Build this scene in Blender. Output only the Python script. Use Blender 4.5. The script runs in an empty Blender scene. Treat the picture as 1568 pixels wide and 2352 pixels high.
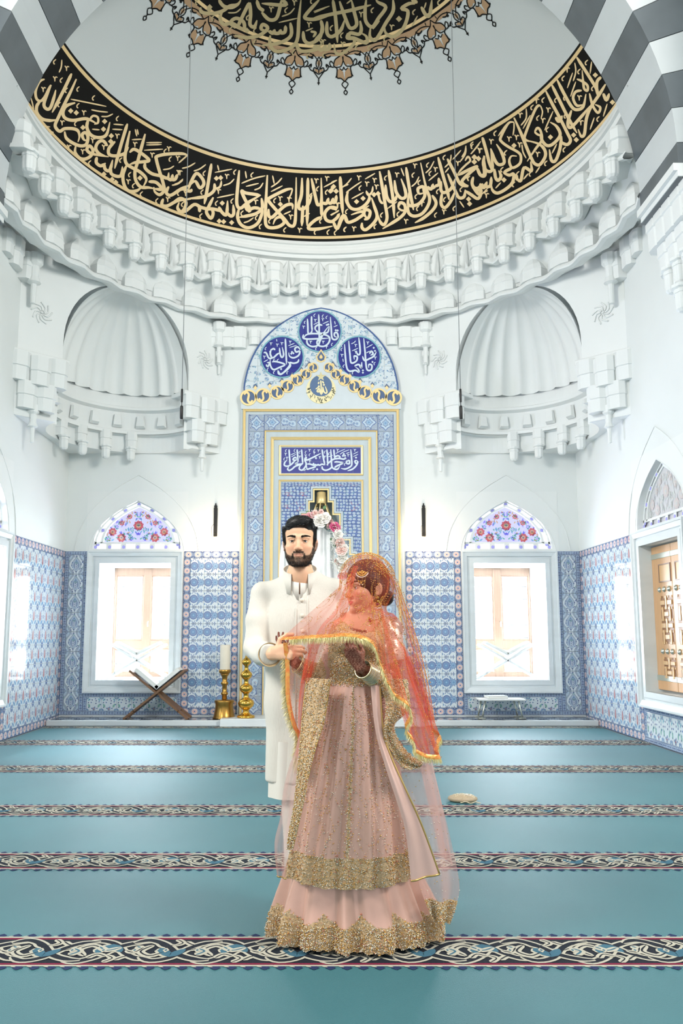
import bpy, bmesh, math, random
import numpy as np
from mathutils import Vector, Matrix
random.seed(7); np.random.seed(7)
S = bpy.context.scene
COL = S.collection
PI = math.pi
# ------------------------------------------------------------------ camera
F, CX, CY, HZ, H = 1829.0, 740.0, 1210.0, 1455.0, 1.31     # focal length and principal point of the photograph (px), horizon, eye height
TH = math.atan((HZ - CY) / F); CT, ST = math.cos(TH), math.sin(TH)
cd = bpy.data.cameras.new('camera'); cam = bpy.data.objects.new('camera', cd); COL.objects.link(cam)
cam.location = (0, 0, H); cam.rotation_euler = (PI / 2 + TH, 0, 0)
cd.sensor_fit = 'VERTICAL'; cd.sensor_height = 36.0; cd.lens = F / 2352 * 36
cd.shift_x = (784 - CX) / 2352; cd.shift_y = -(1176 - CY) / 2352
cd.clip_start = .05; cd.clip_end = 200
S.camera = cam
# ------------------------------------------------------------------ world, lights, exposure
S.view_settings.view_transform = 'Standard'; S.view_settings.look = 'None'
S.view_settings.gamma = 1.0; S.view_settings.use_curve_mapping = False
S.view_settings.exposure = 0.46
w = bpy.data.worlds.new('daylight'); S.world = w; w.use_nodes = True
w.node_tree.nodes['Background'].inputs[0].default_value = (.93, .97, 1, 1)
w.node_tree.nodes['Background'].inputs[1].default_value = 0.9
def area(name, loc, rot, sx, sy, power, col=(1, 1, 1)):
    l = bpy.data.lights.new(name, 'AREA'); l.shape = 'RECTANGLE'; l.size = sx; l.size_y = sy; l.energy = power; l.color = col
    o = bpy.data.objects.new(name, l); COL.objects.link(o); o.location = loc; o.rotation_euler = rot; return o
area('daylight_window_left', (-2.87, 13.35, 1.6), (-PI / 2, 0, 0), 1.3, 2.0, 430, (.93, .97, 1))
area('daylight_window_right', (2.85, 13.35, 1.6), (-PI / 2, 0, 0), 1.3, 2.0, 430, (.93, .97, 1))
area('hall_fill_left', (-6.4, .6, 7.0), (math.radians(74), 0, math.radians(-38)), 3.2, 2.4, 600, (1, .965, .91))  # added fill light out of view, brightens the apse and the couple
area('hall_fill_right', (6.4, .6, 7.0), (math.radians(74), 0, math.radians(38)), 3.2, 2.4, 600, (1, .965, .91))  # second added fill light, mirrors the left one
area('daylight_side_window', (-5.6, 9.25, 1.9), (PI / 2, 0, -PI / 2), 1.5, 2.0, 620, (.95, .98, 1))
S.cycles.max_bounces = 8; S.cycles.transparent_max_bounces = 24
S.cycles.use_denoising = True
# ------------------------------------------------------------------ helpers
def at(x, y, Y):                # the point of the photograph's ray that lies on the plane Y = const
    u, v = (x - CX) / F, (CY - y) / F
    fy, fz = CT - v * ST, ST + v * CT
    t = Y / fy
    return Vector((u * t, Y, H + fz * t))
def at_x(x, y, X):
    u, v = (x - CX) / F, (CY - y) / F
    t = X / u
    return Vector((X, (CT - v * ST) * t, H + (ST + v * CT) * t))
def at_z(x, y, Z=0.0):
    u, v = (x - CX) / F, (CY - y) / F
    t = (Z - H) / (ST + v * CT)
    return Vector((u * t, (CT - v * ST) * t, Z))
def ray(x, y):
    u, v = (x - CX) / F, (CY - y) / F
    return np.array([u, CT - v * ST, ST + v * CT])
MATS = {}
def lin(c):
    return tuple(((v / 255) / 12.92 if v / 255 <= .04045 else ((v / 255 + .055) / 1.055) ** 2.4) for v in c) + (1,)
def mat(name, rgb, rough=.6, metal=0, var=0, scale=8, bump=0, bscale=60, sheen=0, coat=0, spec=None, var_rgb=None, stretch=None, emit=0):
    """plain principled material with optional procedural noise variation and fine relief; rgb is sRGB 0-255"""
    if name in MATS: return MATS[name]
    m = bpy.data.materials.new(name); m.use_nodes = True; n = m.node_tree.nodes; L = m.node_tree.links
    b = n['Principled BSDF']; c = lin(rgb)
    b.inputs['Base Color'].default_value = c; b.inputs['Roughness'].default_value = rough; b.inputs['Metallic'].default_value = metal
    if spec is not None: b.inputs['Specular IOR Level'].default_value = spec
    if sheen: b.inputs['Sheen Weight'].default_value = sheen
    if coat: b.inputs['Coat Weight'].default_value = coat; b.inputs['Coat Roughness'].default_value = .08
    if emit: b.inputs['Emission Color'].default_value = c; b.inputs['Emission Strength'].default_value = emit
    m.diffuse_color = c
    if var or bump:
        tc = n.new('ShaderNodeTexCoord'); src = tc.outputs['Object']
        if stretch:
            mp = n.new('ShaderNodeMapping'); mp.inputs['Scale'].default_value = stretch; L.new(src, mp.inputs[0]); src = mp.outputs[0]
    if var:
        t = n.new('ShaderNodeTexNoise'); t.inputs['Scale'].default_value = scale; t.inputs['Detail'].default_value = 5; L.new(src, t.inputs['Vector'])
        r = n.new('ShaderNodeValToRGB'); r.color_ramp.elements[0].position = .3; r.color_ramp.elements[1].position = .7
        c2 = lin(var_rgb) if var_rgb else tuple(v * (1 - var) for v in c[:3]) + (1,)
        r.color_ramp.elements[0].color = c2; r.color_ramp.elements[1].color = c
        L.new(t.outputs['Fac'], r.inputs[0]); L.new(r.outputs[0], b.inputs['Base Color'])
    if bump:
        t = n.new('ShaderNodeTexNoise'); t.inputs['Scale'].default_value = bscale; t.inputs['Detail'].default_value = 3; L.new(src, t.inputs['Vector'])
        bp = n.new('ShaderNodeBump'); bp.inputs['Strength'].default_value = bump; bp.inputs['Distance'].default_value = .01
        L.new(t.outputs['Fac'], bp.inputs['Height']); L.new(bp.outputs[0], b.inputs['Normal'])
    MATS[name] = m
    return m
def tag(o, label=None, cat=None, group=None, kind=None):
    if label: o['label'] = label
    if cat: o['category'] = cat
    if group: o['group'] = group
    if kind: o['kind'] = kind
    return o
def empty(name, loc=(0, 0, 0), label=None, cat=None, group=None, kind=None, rz=0):
    o = bpy.data.objects.new(name, None); o.location = loc; o.rotation_euler.z = rz; o.empty_display_size = .1
    COL.objects.link(o); return tag(o, label, cat, group, kind)
class MB:
    """collects faces of one mesh"""
    def __init__(s): s.v, s.f, s.m, s.sm = [], [], [], []
    def add(s, vs, fs, mi=0, smooth=False):
        o = len(s.v); s.v.extend(tuple(p) for p in vs)
        for f in fs: s.f.append(tuple(o + i for i in f)); s.m.append(mi); s.sm.append(smooth)
    def box(s, a, b, mi=0):
        (x0, y0, z0), (x1, y1, z1) = a, b
        s.add([(x0, y0, z0), (x1, y0, z0), (x1, y1, z0), (x0, y1, z0), (x0, y0, z1), (x1, y0, z1), (x1, y1, z1), (x0, y1, z1)],
              [(0, 3, 2, 1), (4, 5, 6, 7), (0, 1, 5, 4), (1, 2, 6, 5), (2, 3, 7, 6), (3, 0, 4, 7)], mi)
    def bevbox(s, a, b, t=.004, mi=0):
        """box with chamfered edges"""
        (x0, y0, z0), (x1, y1, z1) = a, b
        bm = bmesh.new(); bmesh.ops.create_cube(bm, size=1)
        for v in bm.verts: v.co = Vector((x0 + (v.co.x + .5) * (x1 - x0), y0 + (v.co.y + .5) * (y1 - y0), z0 + (v.co.z + .5) * (z1 - z0)))
        bmesh.ops.bevel(bm, geom=bm.edges[:], offset=t, segments=1, affect='EDGES'); s.frombm(bm, mi)
    def frombm(s, bm, mi=0, smooth=False):
        bm.verts.index_update()
        s.add([v.co[:] for v in bm.verts], [[v.index for v in f.verts] for f in bm.faces], mi, smooth); bm.free()
    def loft(s, rings, mi=0, closed=True, caps=(False, False), smooth=True):
        n = len(rings[0]); o = []
        for r in rings: o.extend(r)
        fs = []
        for i in range(len(rings) - 1):
            for j in range(n if closed else n - 1):
                k = (j + 1) % n; fs.append((i * n + j, i * n + k, (i + 1) * n + k, (i + 1) * n + j))
        if caps[0]: fs.append(tuple(range(n))[::-1])
        if caps[1]: fs.append(tuple((len(rings) - 1) * n + j for j in range(n)))
        s.add(o, fs, mi, smooth)
    def lathe(s, prof, c=(0, 0, 0), n=24, mi=0, smooth=True, flut=0, nf=0):
        rings = []
        for r, z in prof:
            rings.append([(c[0] + r * (1 + flut * math.cos(nf * 2 * PI * j / n)) * math.cos(2 * PI * j / n), c[1] + r * (1 + flut * math.cos(nf * 2 * PI * j / n)) * math.sin(2 * PI * j / n), c[2] + z) for j in range(n)])
        s.loft(rings, mi, True, (prof[0][0] > 1e-5, prof[-1][0] > 1e-5), smooth)
    def tube(s, pts, r, n=8, mi=0, smooth=True, caps=True):
        pts = [Vector(p) for p in pts]; rr = r if isinstance(r, (list, tuple)) else [r] * len(pts)
        rings = []; up = Vector((0, 0, 1)); prev = None
        for i, p in enumerate(pts):
            d = (pts[min(i + 1, len(pts) - 1)] - pts[max(i - 1, 0)])
            d = d.normalized() if d.length > 1e-9 else Vector((0, 0, 1))
            a = prev if prev is not None else (d.cross(up) if abs(d.dot(up)) < .95 else d.cross(Vector((1, 0, 0))))
            a = (a - d * a.dot(d)); a = a.normalized() if a.length > 1e-9 else d.orthogonal().normalized()
            b = d.cross(a); prev = a
            rings.append([p + a * (rr[i] * math.cos(2 * PI * j / n)) + b * (rr[i] * math.sin(2 * PI * j / n)) for j in range(n)])
        s.loft(rings, mi, True, (caps, caps), smooth)
    def grid(s, P, mi=0, smooth=True, closed=False):
        """P: list of rows of points"""
        s.loft([list(r) for r in P], mi, closed, (False, False), smooth)
    def poly(s, pts, mi=0): s.add(pts, [tuple(range(len(pts)))], mi)
    def prism(s, pts, d, mi=0):
        """closed outline pts extruded by vector d"""
        n = len(pts); d = Vector(d); q = [Vector(p) for p in pts]
        s.add(q + [p + d for p in q], [tuple(range(n))[::-1], tuple(range(n, 2 * n))] + [(i, (i + 1) % n, n + (i + 1) % n, n + i) for i in range(n)], mi)
    def mesh(s, name, mats):
        me = bpy.data.meshes.new(name); me.from_pydata(s.v, [], s.f)
        for m in (mats if isinstance(mats, (list, tuple)) else [mats]): me.materials.append(m)
        me.polygons.foreach_set('material_index', s.m); me.polygons.foreach_set('use_smooth', s.sm); me.update()
        return me
    def build(s, name, mats, parent=None, fix=True, **tags):
        me = s.mesh(name, mats)
        if fix:
            bm = bmesh.new(); bm.from_mesh(me); bmesh.ops.recalc_face_normals(bm, faces=bm.faces); bm.to_mesh(me); bm.free()
        o = bpy.data.objects.new(name, me); COL.objects.link(o); o.parent = parent
        if tags: tag(o, **tags)
        return o
def inst(name, me, parent, loc=(0, 0, 0), rot=None, mw=None, sc=None):
    o = bpy.data.objects.new(name, me); COL.objects.link(o); o.parent = parent
    if mw is not None: o.matrix_basis = mw
    else:
        o.location = loc
        if rot: o.rotation_euler = rot
        if sc: o.scale = sc
    return o
def catmull(pts, n=6, closed=False):
    P = [np.array(p, float) for p in pts]; out = []; N = len(P)
    if N < 3: 
        return [P[0] + (P[-1] - P[0]) * t for t in np.linspace(0, 1, n + 1)]
    rng = range(N if closed else N - 1)
    for i in rng:
        if closed: a, b, c, d = P[i - 1], P[i], P[(i + 1) % N], P[(i + 2) % N]
        else: a, b, c, d = P[max(i - 1, 0)], P[i], P[i + 1], P[min(i + 2, N - 1)]
        for k in range(n):
            t = k / n
            out.append(.5 * (2 * b + (c - a) * t + (2 * a - 5 * b + 4 * c - d) * t * t + (3 * b - a - 3 * c + d) * t ** 3))
    if not closed: out.append(P[-1])
    return out
def interp(t, xs, ys): return float(np.interp(t, xs, ys))
def ribbon2d(pts, w, taper=(.35, .35), n=5, nib=None):
    """a pen stroke in the plane: left and right outline of a smoothed polyline"""
    q = np.array(catmull(pts, n)); d = np.gradient(q, axis=0); L = np.hypot(d[:, 0], d[:, 1]) + 1e-9; d = d / L[:, None]
    nr = np.c_[-d[:, 1], d[:, 0]]; t = np.linspace(0, 1, len(q))
    ww = w * .5 * np.minimum(1, np.minimum(taper[0] + t / .12 * (1 - taper[0]), taper[1] + (1 - t) / .2 * (1 - taper[1])))
    if nib is not None:
        a = np.arctan2(d[:, 1], d[:, 0]); ww = ww * (.55 + .45 * np.abs(np.sin(a - nib)))
    return q + nr * ww[:, None], q - nr * ww[:, None]
# ------------------------------------------------------------------ the building
XW, YB = 3.96, 12.2
AX, AY, AZ, DA, DB = 0.0, 8.62, 7.6, 3.59, 2.92            # half dome: axis, spring height, radius, rise
M_WALL = mat('white_limestone', (226, 231, 230), .55, var=.035, scale=1.3, bump=.03, bscale=18)
M_PLAST = mat('white_carved_plaster', (229, 233, 232), .6, var=.03, scale=2)
M_DOME = mat('painted_dome_plaster', (206, 213, 214), .8, var=.03, scale=.8)
M_MARB = mat('white_marble', (220, 227, 229), .32, var=.10, scale=2.2, stretch=(1, 1, 3))
M_DARK = mat('dark_grey_marble', (104, 112, 117), .4, var=.28, scale=1.6, stretch=(1, 1.6, 1))
M_LIGHT = mat('light_grey_marble', (204, 210, 212), .4, var=.08, scale=1.4)
M_GREYM = mat('pale_blue_grey_marble', (190, 203, 209), .3, var=.09, scale=3, stretch=(4, 4, .7))
M_GOLD = mat('gilding', (238, 212, 152), .35, .35)
M_GOLDP = mat('gold_paint', (232, 204, 150), .45, 0)
M_BLACK = mat('black_paint', (14, 14, 13), .65, spec=.2)
M_WHITEG = mat('white_glaze', (222, 231, 235), .12, coat=.5)
def quadwall(name, x0, x1, z0, z1, holes, mw, m, th=.35):
    """wall plate in its own plane with rectangular openings, closed at the openings by its thickness"""
    xs = sorted({x0, x1, *[h[0] for h in holes], *[h[1] for h in holes]}); zs = sorted({z0, z1, *[h[2] for h in holes], *[h[3] for h in holes]})
    b = MB(); inh = lambda x, z: any(h[0] < x < h[1] and h[2] < z < h[3] for h in holes)
    for i in range(len(xs) - 1):
        for j in range(len(zs) - 1):
            if not inh((xs[i] + xs[i + 1]) / 2, (zs[j] + zs[j + 1]) / 2):
                for y in (0, th): b.add([(xs[i], y, zs[j]), (xs[i + 1], y, zs[j]), (xs[i + 1], y, zs[j + 1]), (xs[i], y, zs[j + 1])], [(0, 1, 2, 3)])
    for a, c, d, e in holes:
        b.loft([[(a, y, d), (c, y, d), (c, y, e), (a, y, e)] for y in (0, th)], smooth=False)
    o = b.build(name, m, fix=False, kind='structure'); o.matrix_basis = mw; return o
MW_BACK = Matrix.Translation((0, YB, 0))
MW_RIGHT = Matrix(((0, 1, 0, XW), (-1, 0, 0, 0), (0, 0, 1, 0), (0, 0, 0, 1)))
MW_LEFT = Matrix(((0, -1, 0, -XW), (1, 0, 0, 0), (0, 0, 1, 0), (0, 0, 0, 1)))
WC = 2.86                                                   # window centre on the back wall
WS = 9.25                                                   # window centre (world y) on the side walls
OW, OZ0, OZ1 = .545, .614, 2.377                            # half opening, sill, head
def holes_at(c): return [(c - OW, c + OW, OZ0, OZ1), (c - .74, c + .74, 2.60, 3.36)]
wall_back = quadwall('wall_back', -XW, XW, 0, 7.3, holes_at(-WC) + holes_at(WC) + [(-.66, .66, .08, 3.62)], MW_BACK, M_WALL)
wall_right = quadwall('wall_right', -YB, -6.2, 0, 9, holes_at(-WS), MW_RIGHT, M_WALL)
wall_left = quadwall('wall_left', 6.2, YB, 0, 9, holes_at(WS), MW_LEFT, M_WALL)
b = MB(); b.box((-14, -14, -.2), (14, 14, -.006)); b.build('floor', mat('floor_screed', (120, 130, 135), .8), kind='structure')
# hall around the camera: side walls, roof (the rear stays open to the daylight of the hall)
b = MB(); b.box((-9.3, -11, 0), (-9, 7.55, 11.2)); b.build('wall_hall_left', M_WALL, kind='structure')
b = MB(); b.box((9, -11, 0), (9.3, 7.55, 11.2)); b.build('wall_hall_right', M_WALL, kind='structure')
b = MB(); b.box((-9.3, -11, 11), (9.3, 13.2, 11.3)); b.build('ceiling_hall', M_DOME, kind='structure')
# front wall of the apse: everything outside the big striped arch
RI, YN, YF, ZA = 3.60, 7.5, 8.45, 6.14
b = MB(); N = 48
inn = [(4.9 * math.cos(t), 4.9 * math.sin(t)) for t in np.linspace(0, PI, N)]
out = []
for cx_, sx_ in inn:
    k = min(9.2 / max(abs(cx_), 1e-6), 5.0 / max(sx_, 1e-6)); out.append((cx_ * k, sx_ * k))
b.loft([[(x, YN + .02, ZA + z) for x, z in inn], [(x, YN + .02, ZA + z) for x, z in out]], closed=False, smooth=False)
for sg in (-1, 1): b.add([(sg * XW, YN + .02, 0), (sg * 9.2, YN + .02, 0), (sg * 9.2, YN + .02, ZA), (sg * XW, YN + .02, ZA)], [(0, 1, 2, 3)])
b.build('wall_front', M_WALL, fix=False, kind='structure')
# striped arch: alternate dark and light voussoirs
arch = empty('trim_1', (0, 0, ZA), 'great arch of grey and white striped marble in front of the half dome', kind='structure')
NV = 31; da = math.radians(188.6 / NV)
for k in range(NV):
    a0, a1 = math.radians(-4.3) + k * da, math.radians(-4.3) + (k + 1) * da
    g = .0012; dark = k % 2 == 0; dr = random.uniform(-.004, .004)
    rings = []
    for y in (YN + random.uniform(-.004, .004), YF):
        rings.append([(r * math.cos(a), y, r * math.sin(a)) for r, a in ((RI + dr, a0 + g), (RI + dr, (a0 + a1) / 2), (RI + dr, a1 - g), (5.0, a1 - g), (5.0, a0 + g))])
    b = MB(); b.loft(rings, caps=(True, True), smooth=False)
    b.build('voussoir', M_DARK if dark else M_LIGHT, arch)
# joints backing behind the voussoirs
# half dome
def dome(phi, z, off=0.0):
    """point of the dome surface at azimuth phi (0 = back) and height z above the spring; off = distance inside the surface"""
    r = (DA - off) * math.sqrt(max(0, 1 - (z / DB) ** 2)); return (AX + r * math.sin(phi), AY + r * math.cos(phi), AZ + z)
b = MB(); rows = []
for z in [DB * math.sin(t) for t in np.linspace(0, PI / 2 - .01, 28)]:
    rows.append([dome(p, z) for p in np.linspace(-1.75, 1.75, 72)])
b.grid(rows); ceiling = b.build('ceiling', M_DOME, fix=False, kind='structure')
# cornice under the dome
b = MB(); prof = [(3.60, 7.60), (3.52, 7.585), (3.51, 7.53), (3.545, 7.52), (3.53, 7.47), (3.47, 7.44), (3.475, 7.40), (3.43, 7.385), (3.42, 7.33), (3.455, 7.32), (3.47, 7.27), (3.62, 7.25)]
b.grid([[(r * math.sin(p), AY + r * math.cos(p), z) for p in np.linspace(-1.72, 1.72, 90)] for r, z in prof], smooth=False)
cornice = b.build('trim_2', M_PLAST, fix=False, kind='structure')
# drum behind the stalactites
def wall_r(phi):
    """distance from the dome axis to the flat faces (back, sides, diagonals) at azimuth phi"""
    s, c = abs(math.sin(phi)), math.cos(phi); r = 9.0
    if c > 1e-6: r = min(r, (YB - AY) / c)
    if s > 1e-6: r = min(r, XW / s)
    d = nD[0] * s + nD[1] * c
    if d > 1e-6: r = min(r, dD / d)
    return r
QA, QB = Vector((3.96, 9.95)), Vector((1.62, 12.2))          # ends of the diagonal squinch wall (right-hand side)
nD = Vector((QA.y - QB.y, QB.x - QA.x)).normalized(); nD = -nD if nD.dot(QA - Vector((0, AY))) < 0 else nD
dD = nD.dot(QA - Vector((0, AY)))
b = MB(); rows = []
for z, t in ((7.3, 0), (6.95, .02), (6.72, .2), (6.52, .6), (6.37, 1)):
    rows.append([((3.56 * (1 - t) + max(3.56, wall_r(p) - .01) * t) * math.sin(p), AY + min(YB - AY - .012, (3.56 * (1 - t) + max(3.56, wall_r(p) - .01) * t) * math.cos(p)), z) for p in np.linspace(-1.7, 1.7, 121)])
b.grid(rows); b.build('trim_3', M_PLAST, fix=False, kind='structure')
# stalactite cornice: brackets with hanging buds, spikes between them and a wavy ledge
muq = empty('trim_4', (0, AY, 0), 'white carved stalactite cornice under the half dome', kind='structure')
def octo(hw, y0, z, d):      # half octagon in plan: front edge at -d
    return [(-hw, y0, z), (-hw, -d * .55, z), (-hw * .52, -d, z), (hw * .52, -d, z), (hw, -d * .55, z), (hw, y0, z)]
b = MB(); b.loft([octo(.15, .12, -.03, .18), octo(.145, .12, .02, .17), octo(.125, .12, .035, .14), octo(.120, .12, .17, .125), octo(.138, .12, .185, .145), octo(.138, .12, .30, .145), octo(.12, .12, .34, .12)], closed=False, smooth=False)
b.poly(octo(.15, .12, -.03, .18)); b.poly(octo(.12, .12, .34, .12)[::-1])
me_br = b.mesh('muqarnas_bracket', M_PLAST)
b = MB(); b.lathe([(.105, .01), (.105, -.02), (.078, -.032), (.088, -.05), (.086, -.07), (.078, -.075), (.078, -.17), (.070, -.225), (.045, -.25), (0, -.26)], (0, -.06, 0), 32, flut=.055, nf=8, smooth=False)
me_bud = b.mesh('muqarnas_pendant', M_PLAST)
b = MB(); b.add([(-.085, -.02, 0), (.085, -.02, 0), (0, .03, .52), (0, .06, .06), (-.15, -.01, .24), (.15, -.01, .24), (0, -.02, .0)], [(0, 3, 4), (3, 1, 5), (4, 3, 2), (3, 5, 2)])
b.add([(-.028, .01, .02), (.028, .01, .02), (0, -.025, .15), (0, .02, .55)], [(0, 2, 3), (2, 1, 3), (0, 1, 2)])
me_spk = b.mesh('muqarnas_spike', M_PLAST)
R1, Z1 = 3.42, 6.80; stp = math.radians(7.9); ph0 = math.radians(-4.9)
def place(me, nm, phi, r, z, sc=1):
    return inst(nm, me, muq, mw=Matrix.Translation((r * math.sin(phi), r * math.cos(phi), z)) @ Matrix.Rotation(-phi, 4, 'Z') @ Matrix.Scale(sc, 4))
for k in range(-11, 13):
    ph = ph0 + k * stp
    if abs(ph) < 1.62:
        place(me_br, 'muqarnas_bracket', ph, R1 + .06, Z1); place(me_bud, 'muqarnas_pendant', ph, R1 + .01, Z1)
    if abs(ph + stp / 2) < 1.6: place(me_spk, 'muqarnas_spike', ph + stp / 2, R1 + .05, Z1 - .10, 1.05)
def ledge(rf, z0, z1, dpt, ph_a, ph_b, per, p0, amp, name, ylim=None, dip=.02):
    b = MB(); rows = [[] for _ in range(6)]
    for p in np.linspace(ph_a, ph_b, int(abs(ph_b - ph_a) / per * 8) + 1):
        u = ((p - p0) / per) % 1.0; u = abs(u - .5) * 2                # 1 at the brackets, 0 between
        r = rf(p) + amp * (1 - u) ; dz = -dip * (1 - u)
        for i, (rr, zz) in enumerate(((r + dpt, z0 + .05 + dz), (r + .06, z0 + dz - .005), (r, z0 + dz), (r - .012, z0 + .02 + dz), (r, z0 + .05 + dz), (r + .03, z1 + dz))):
            y = rr * math.cos(p)
            if ylim: y = min(y, ylim)
            rows[i].append((rr * math.sin(p), y, zz))
    b.grid(rows, smooth=False); b.build(name, M_PLAST, muq, fix=False)
ledge(lambda p: R1 - .015, Z1 - .05, Z1 + .05, .20, -1.62, 1.62, stp, ph0, .05, 'muqarnas_ledge', None, .10)
# second tier, lower and farther out
def r2(p): return min(3.72, (YB - AY - .03) / max(.2, math.cos(p)))
b = MB(); b.loft([octo(.19, .16, 0, .12), octo(.185, .16, .13, .11), octo(.19, .16, .14, .118), octo(.16, .16, .22, .10), octo(.03, .16, .36, .03)], closed=False, smooth=False); b.poly(octo(.19, .16, 0, .12))
me_b2 = b.mesh('muqarnas_cell', M_PLAST)
for k in range(-11, 12):
    ph = ph0 + (k + .5) * stp
    if .22 < abs(ph) < 1.6:
        place(me_b2, 'muqarnas_cell', ph, r2(ph) - .02, 6.27)
for pa, pb in ((-1.62, -.19), (.19, 1.62)): ledge(lambda p: r2(p) - .15, 6.20, 6.28, .22, pa, pb, stp, ph0 + stp / 2, .05, 'muqarnas_ledge', YB - AY - .005)
# bunches of cells that bring the eight corners down to the walls
b = MB(); b.loft([octo(.135, .1, 0, .10), octo(.135, .1, .19, .105), octo(.145, .1, .20, .12), octo(.145, .1, .40, .12)], closed=False, smooth=False); b.poly(octo(.135, .1, 0, .10)); b.poly(octo(.145, .1, .40, .12)[::-1])
me_c = b.mesh('corbel_cell', M_PLAST)
b = MB(); b.lathe([(.085, .1), (.082, 0), (.05, -.03), (.046, -.14), (.07, -.2), (.03, -.22), (.026, -.42), (0, -.43)], (0, 0, 0), 10, smooth=False)
me_p = b.mesh('corbel_pendant', M_PLAST)
def cells(parent, mw, lst, nm='corbel_cell', me=None):
    for x, y, z, s, rz in lst:
        inst(nm, me or me_c, parent, mw=mw @ Matrix.Translation((x, y, z)) @ Matrix.Rotation(rz, 4, 'Z') @ Matrix.Scale(s, 4))
TM = Matrix.Translation((0, -AY, 0))
for sg in (-1, 1):
    mwb = TM @ Matrix.Translation((sg * 1.63, YB - .01, 0))
    cells(muq, mwb, [(-.30, 0, 5.80, .85, 0), (.30, 0, 5.80, .85, 0), (-.10, -.03, 5.80, .8, 0), (.12, -.03, 5.8, .8, 0), (-.52, 0, 5.86, .6, 0), (.55, 0, 5.86, .6, 0)])
    inst('corbel_pendant', me_p, muq, mw=mwb @ Matrix.Translation((0, -.10, 6.06)) @ Matrix.Scale(1.25, 4))
    inst('corbel_pendant', me_p, muq, mw=mwb @ Matrix.Translation((0, -.06, 5.66)) @ Matrix.Scale(.7, 4))
    mws = TM @ Matrix.Translation((sg * (XW - .01), 9.95, 0)) @ Matrix.Rotation(-sg * PI / 2, 4, 'Z')
    cells(muq, mws, [(-.30, 0, 5.95, .95, 0), (.30, 0, 5.95, .95, 0), (0, -.05, 5.9, .9, 0), (-.55, 0, 6.0, .75, 0), (.55, 0, 6.0, .75, 0)])
    inst('corbel_pendant', me_p, muq, mw=mws @ Matrix.Translation((0, -.16, 6.14)) @ Matrix.Scale(1.3, 4))
    # capital of stalactites under the springing of the striped arch
    mwc = TM @ Matrix.Translation((sg * (XW - .02), 7.95, 0)) @ Matrix.Rotation(-sg * PI / 2, 4, 'Z')
    lst = []
    for j, yy in enumerate(np.linspace(-.42, .42, 5)):
        lst += [(yy, -.16, 5.55, 1.15, 0)]
    for yy in (-.33, -.11, .11, .33): lst += [(yy, -.10, 5.22, 1.05, 0)]
    for yy in (-.2, 0.02, .22): lst += [(yy, -.04, 4.92, .95, 0)]
    cells(muq, mwc, lst)
    for yy, zz in ((-.22, 5.22), (0, 5.22), (.22, 5.22), (0, 4.92)):
        inst('muqarnas_pendant', me_bud, muq, mw=mwc @ Matrix.Translation((yy, -.09, zz)) @ Matrix.Scale(1.1, 4))
    b = MB(); b.box((-.47, -.40, 5.94), (.47, .03, 6.02)); b.box((-.47, -.36, 5.88), (.47, .03, 5.94))
    b.build('impost_slab', M_PLAST, muq).matrix_basis = mwc
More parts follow.
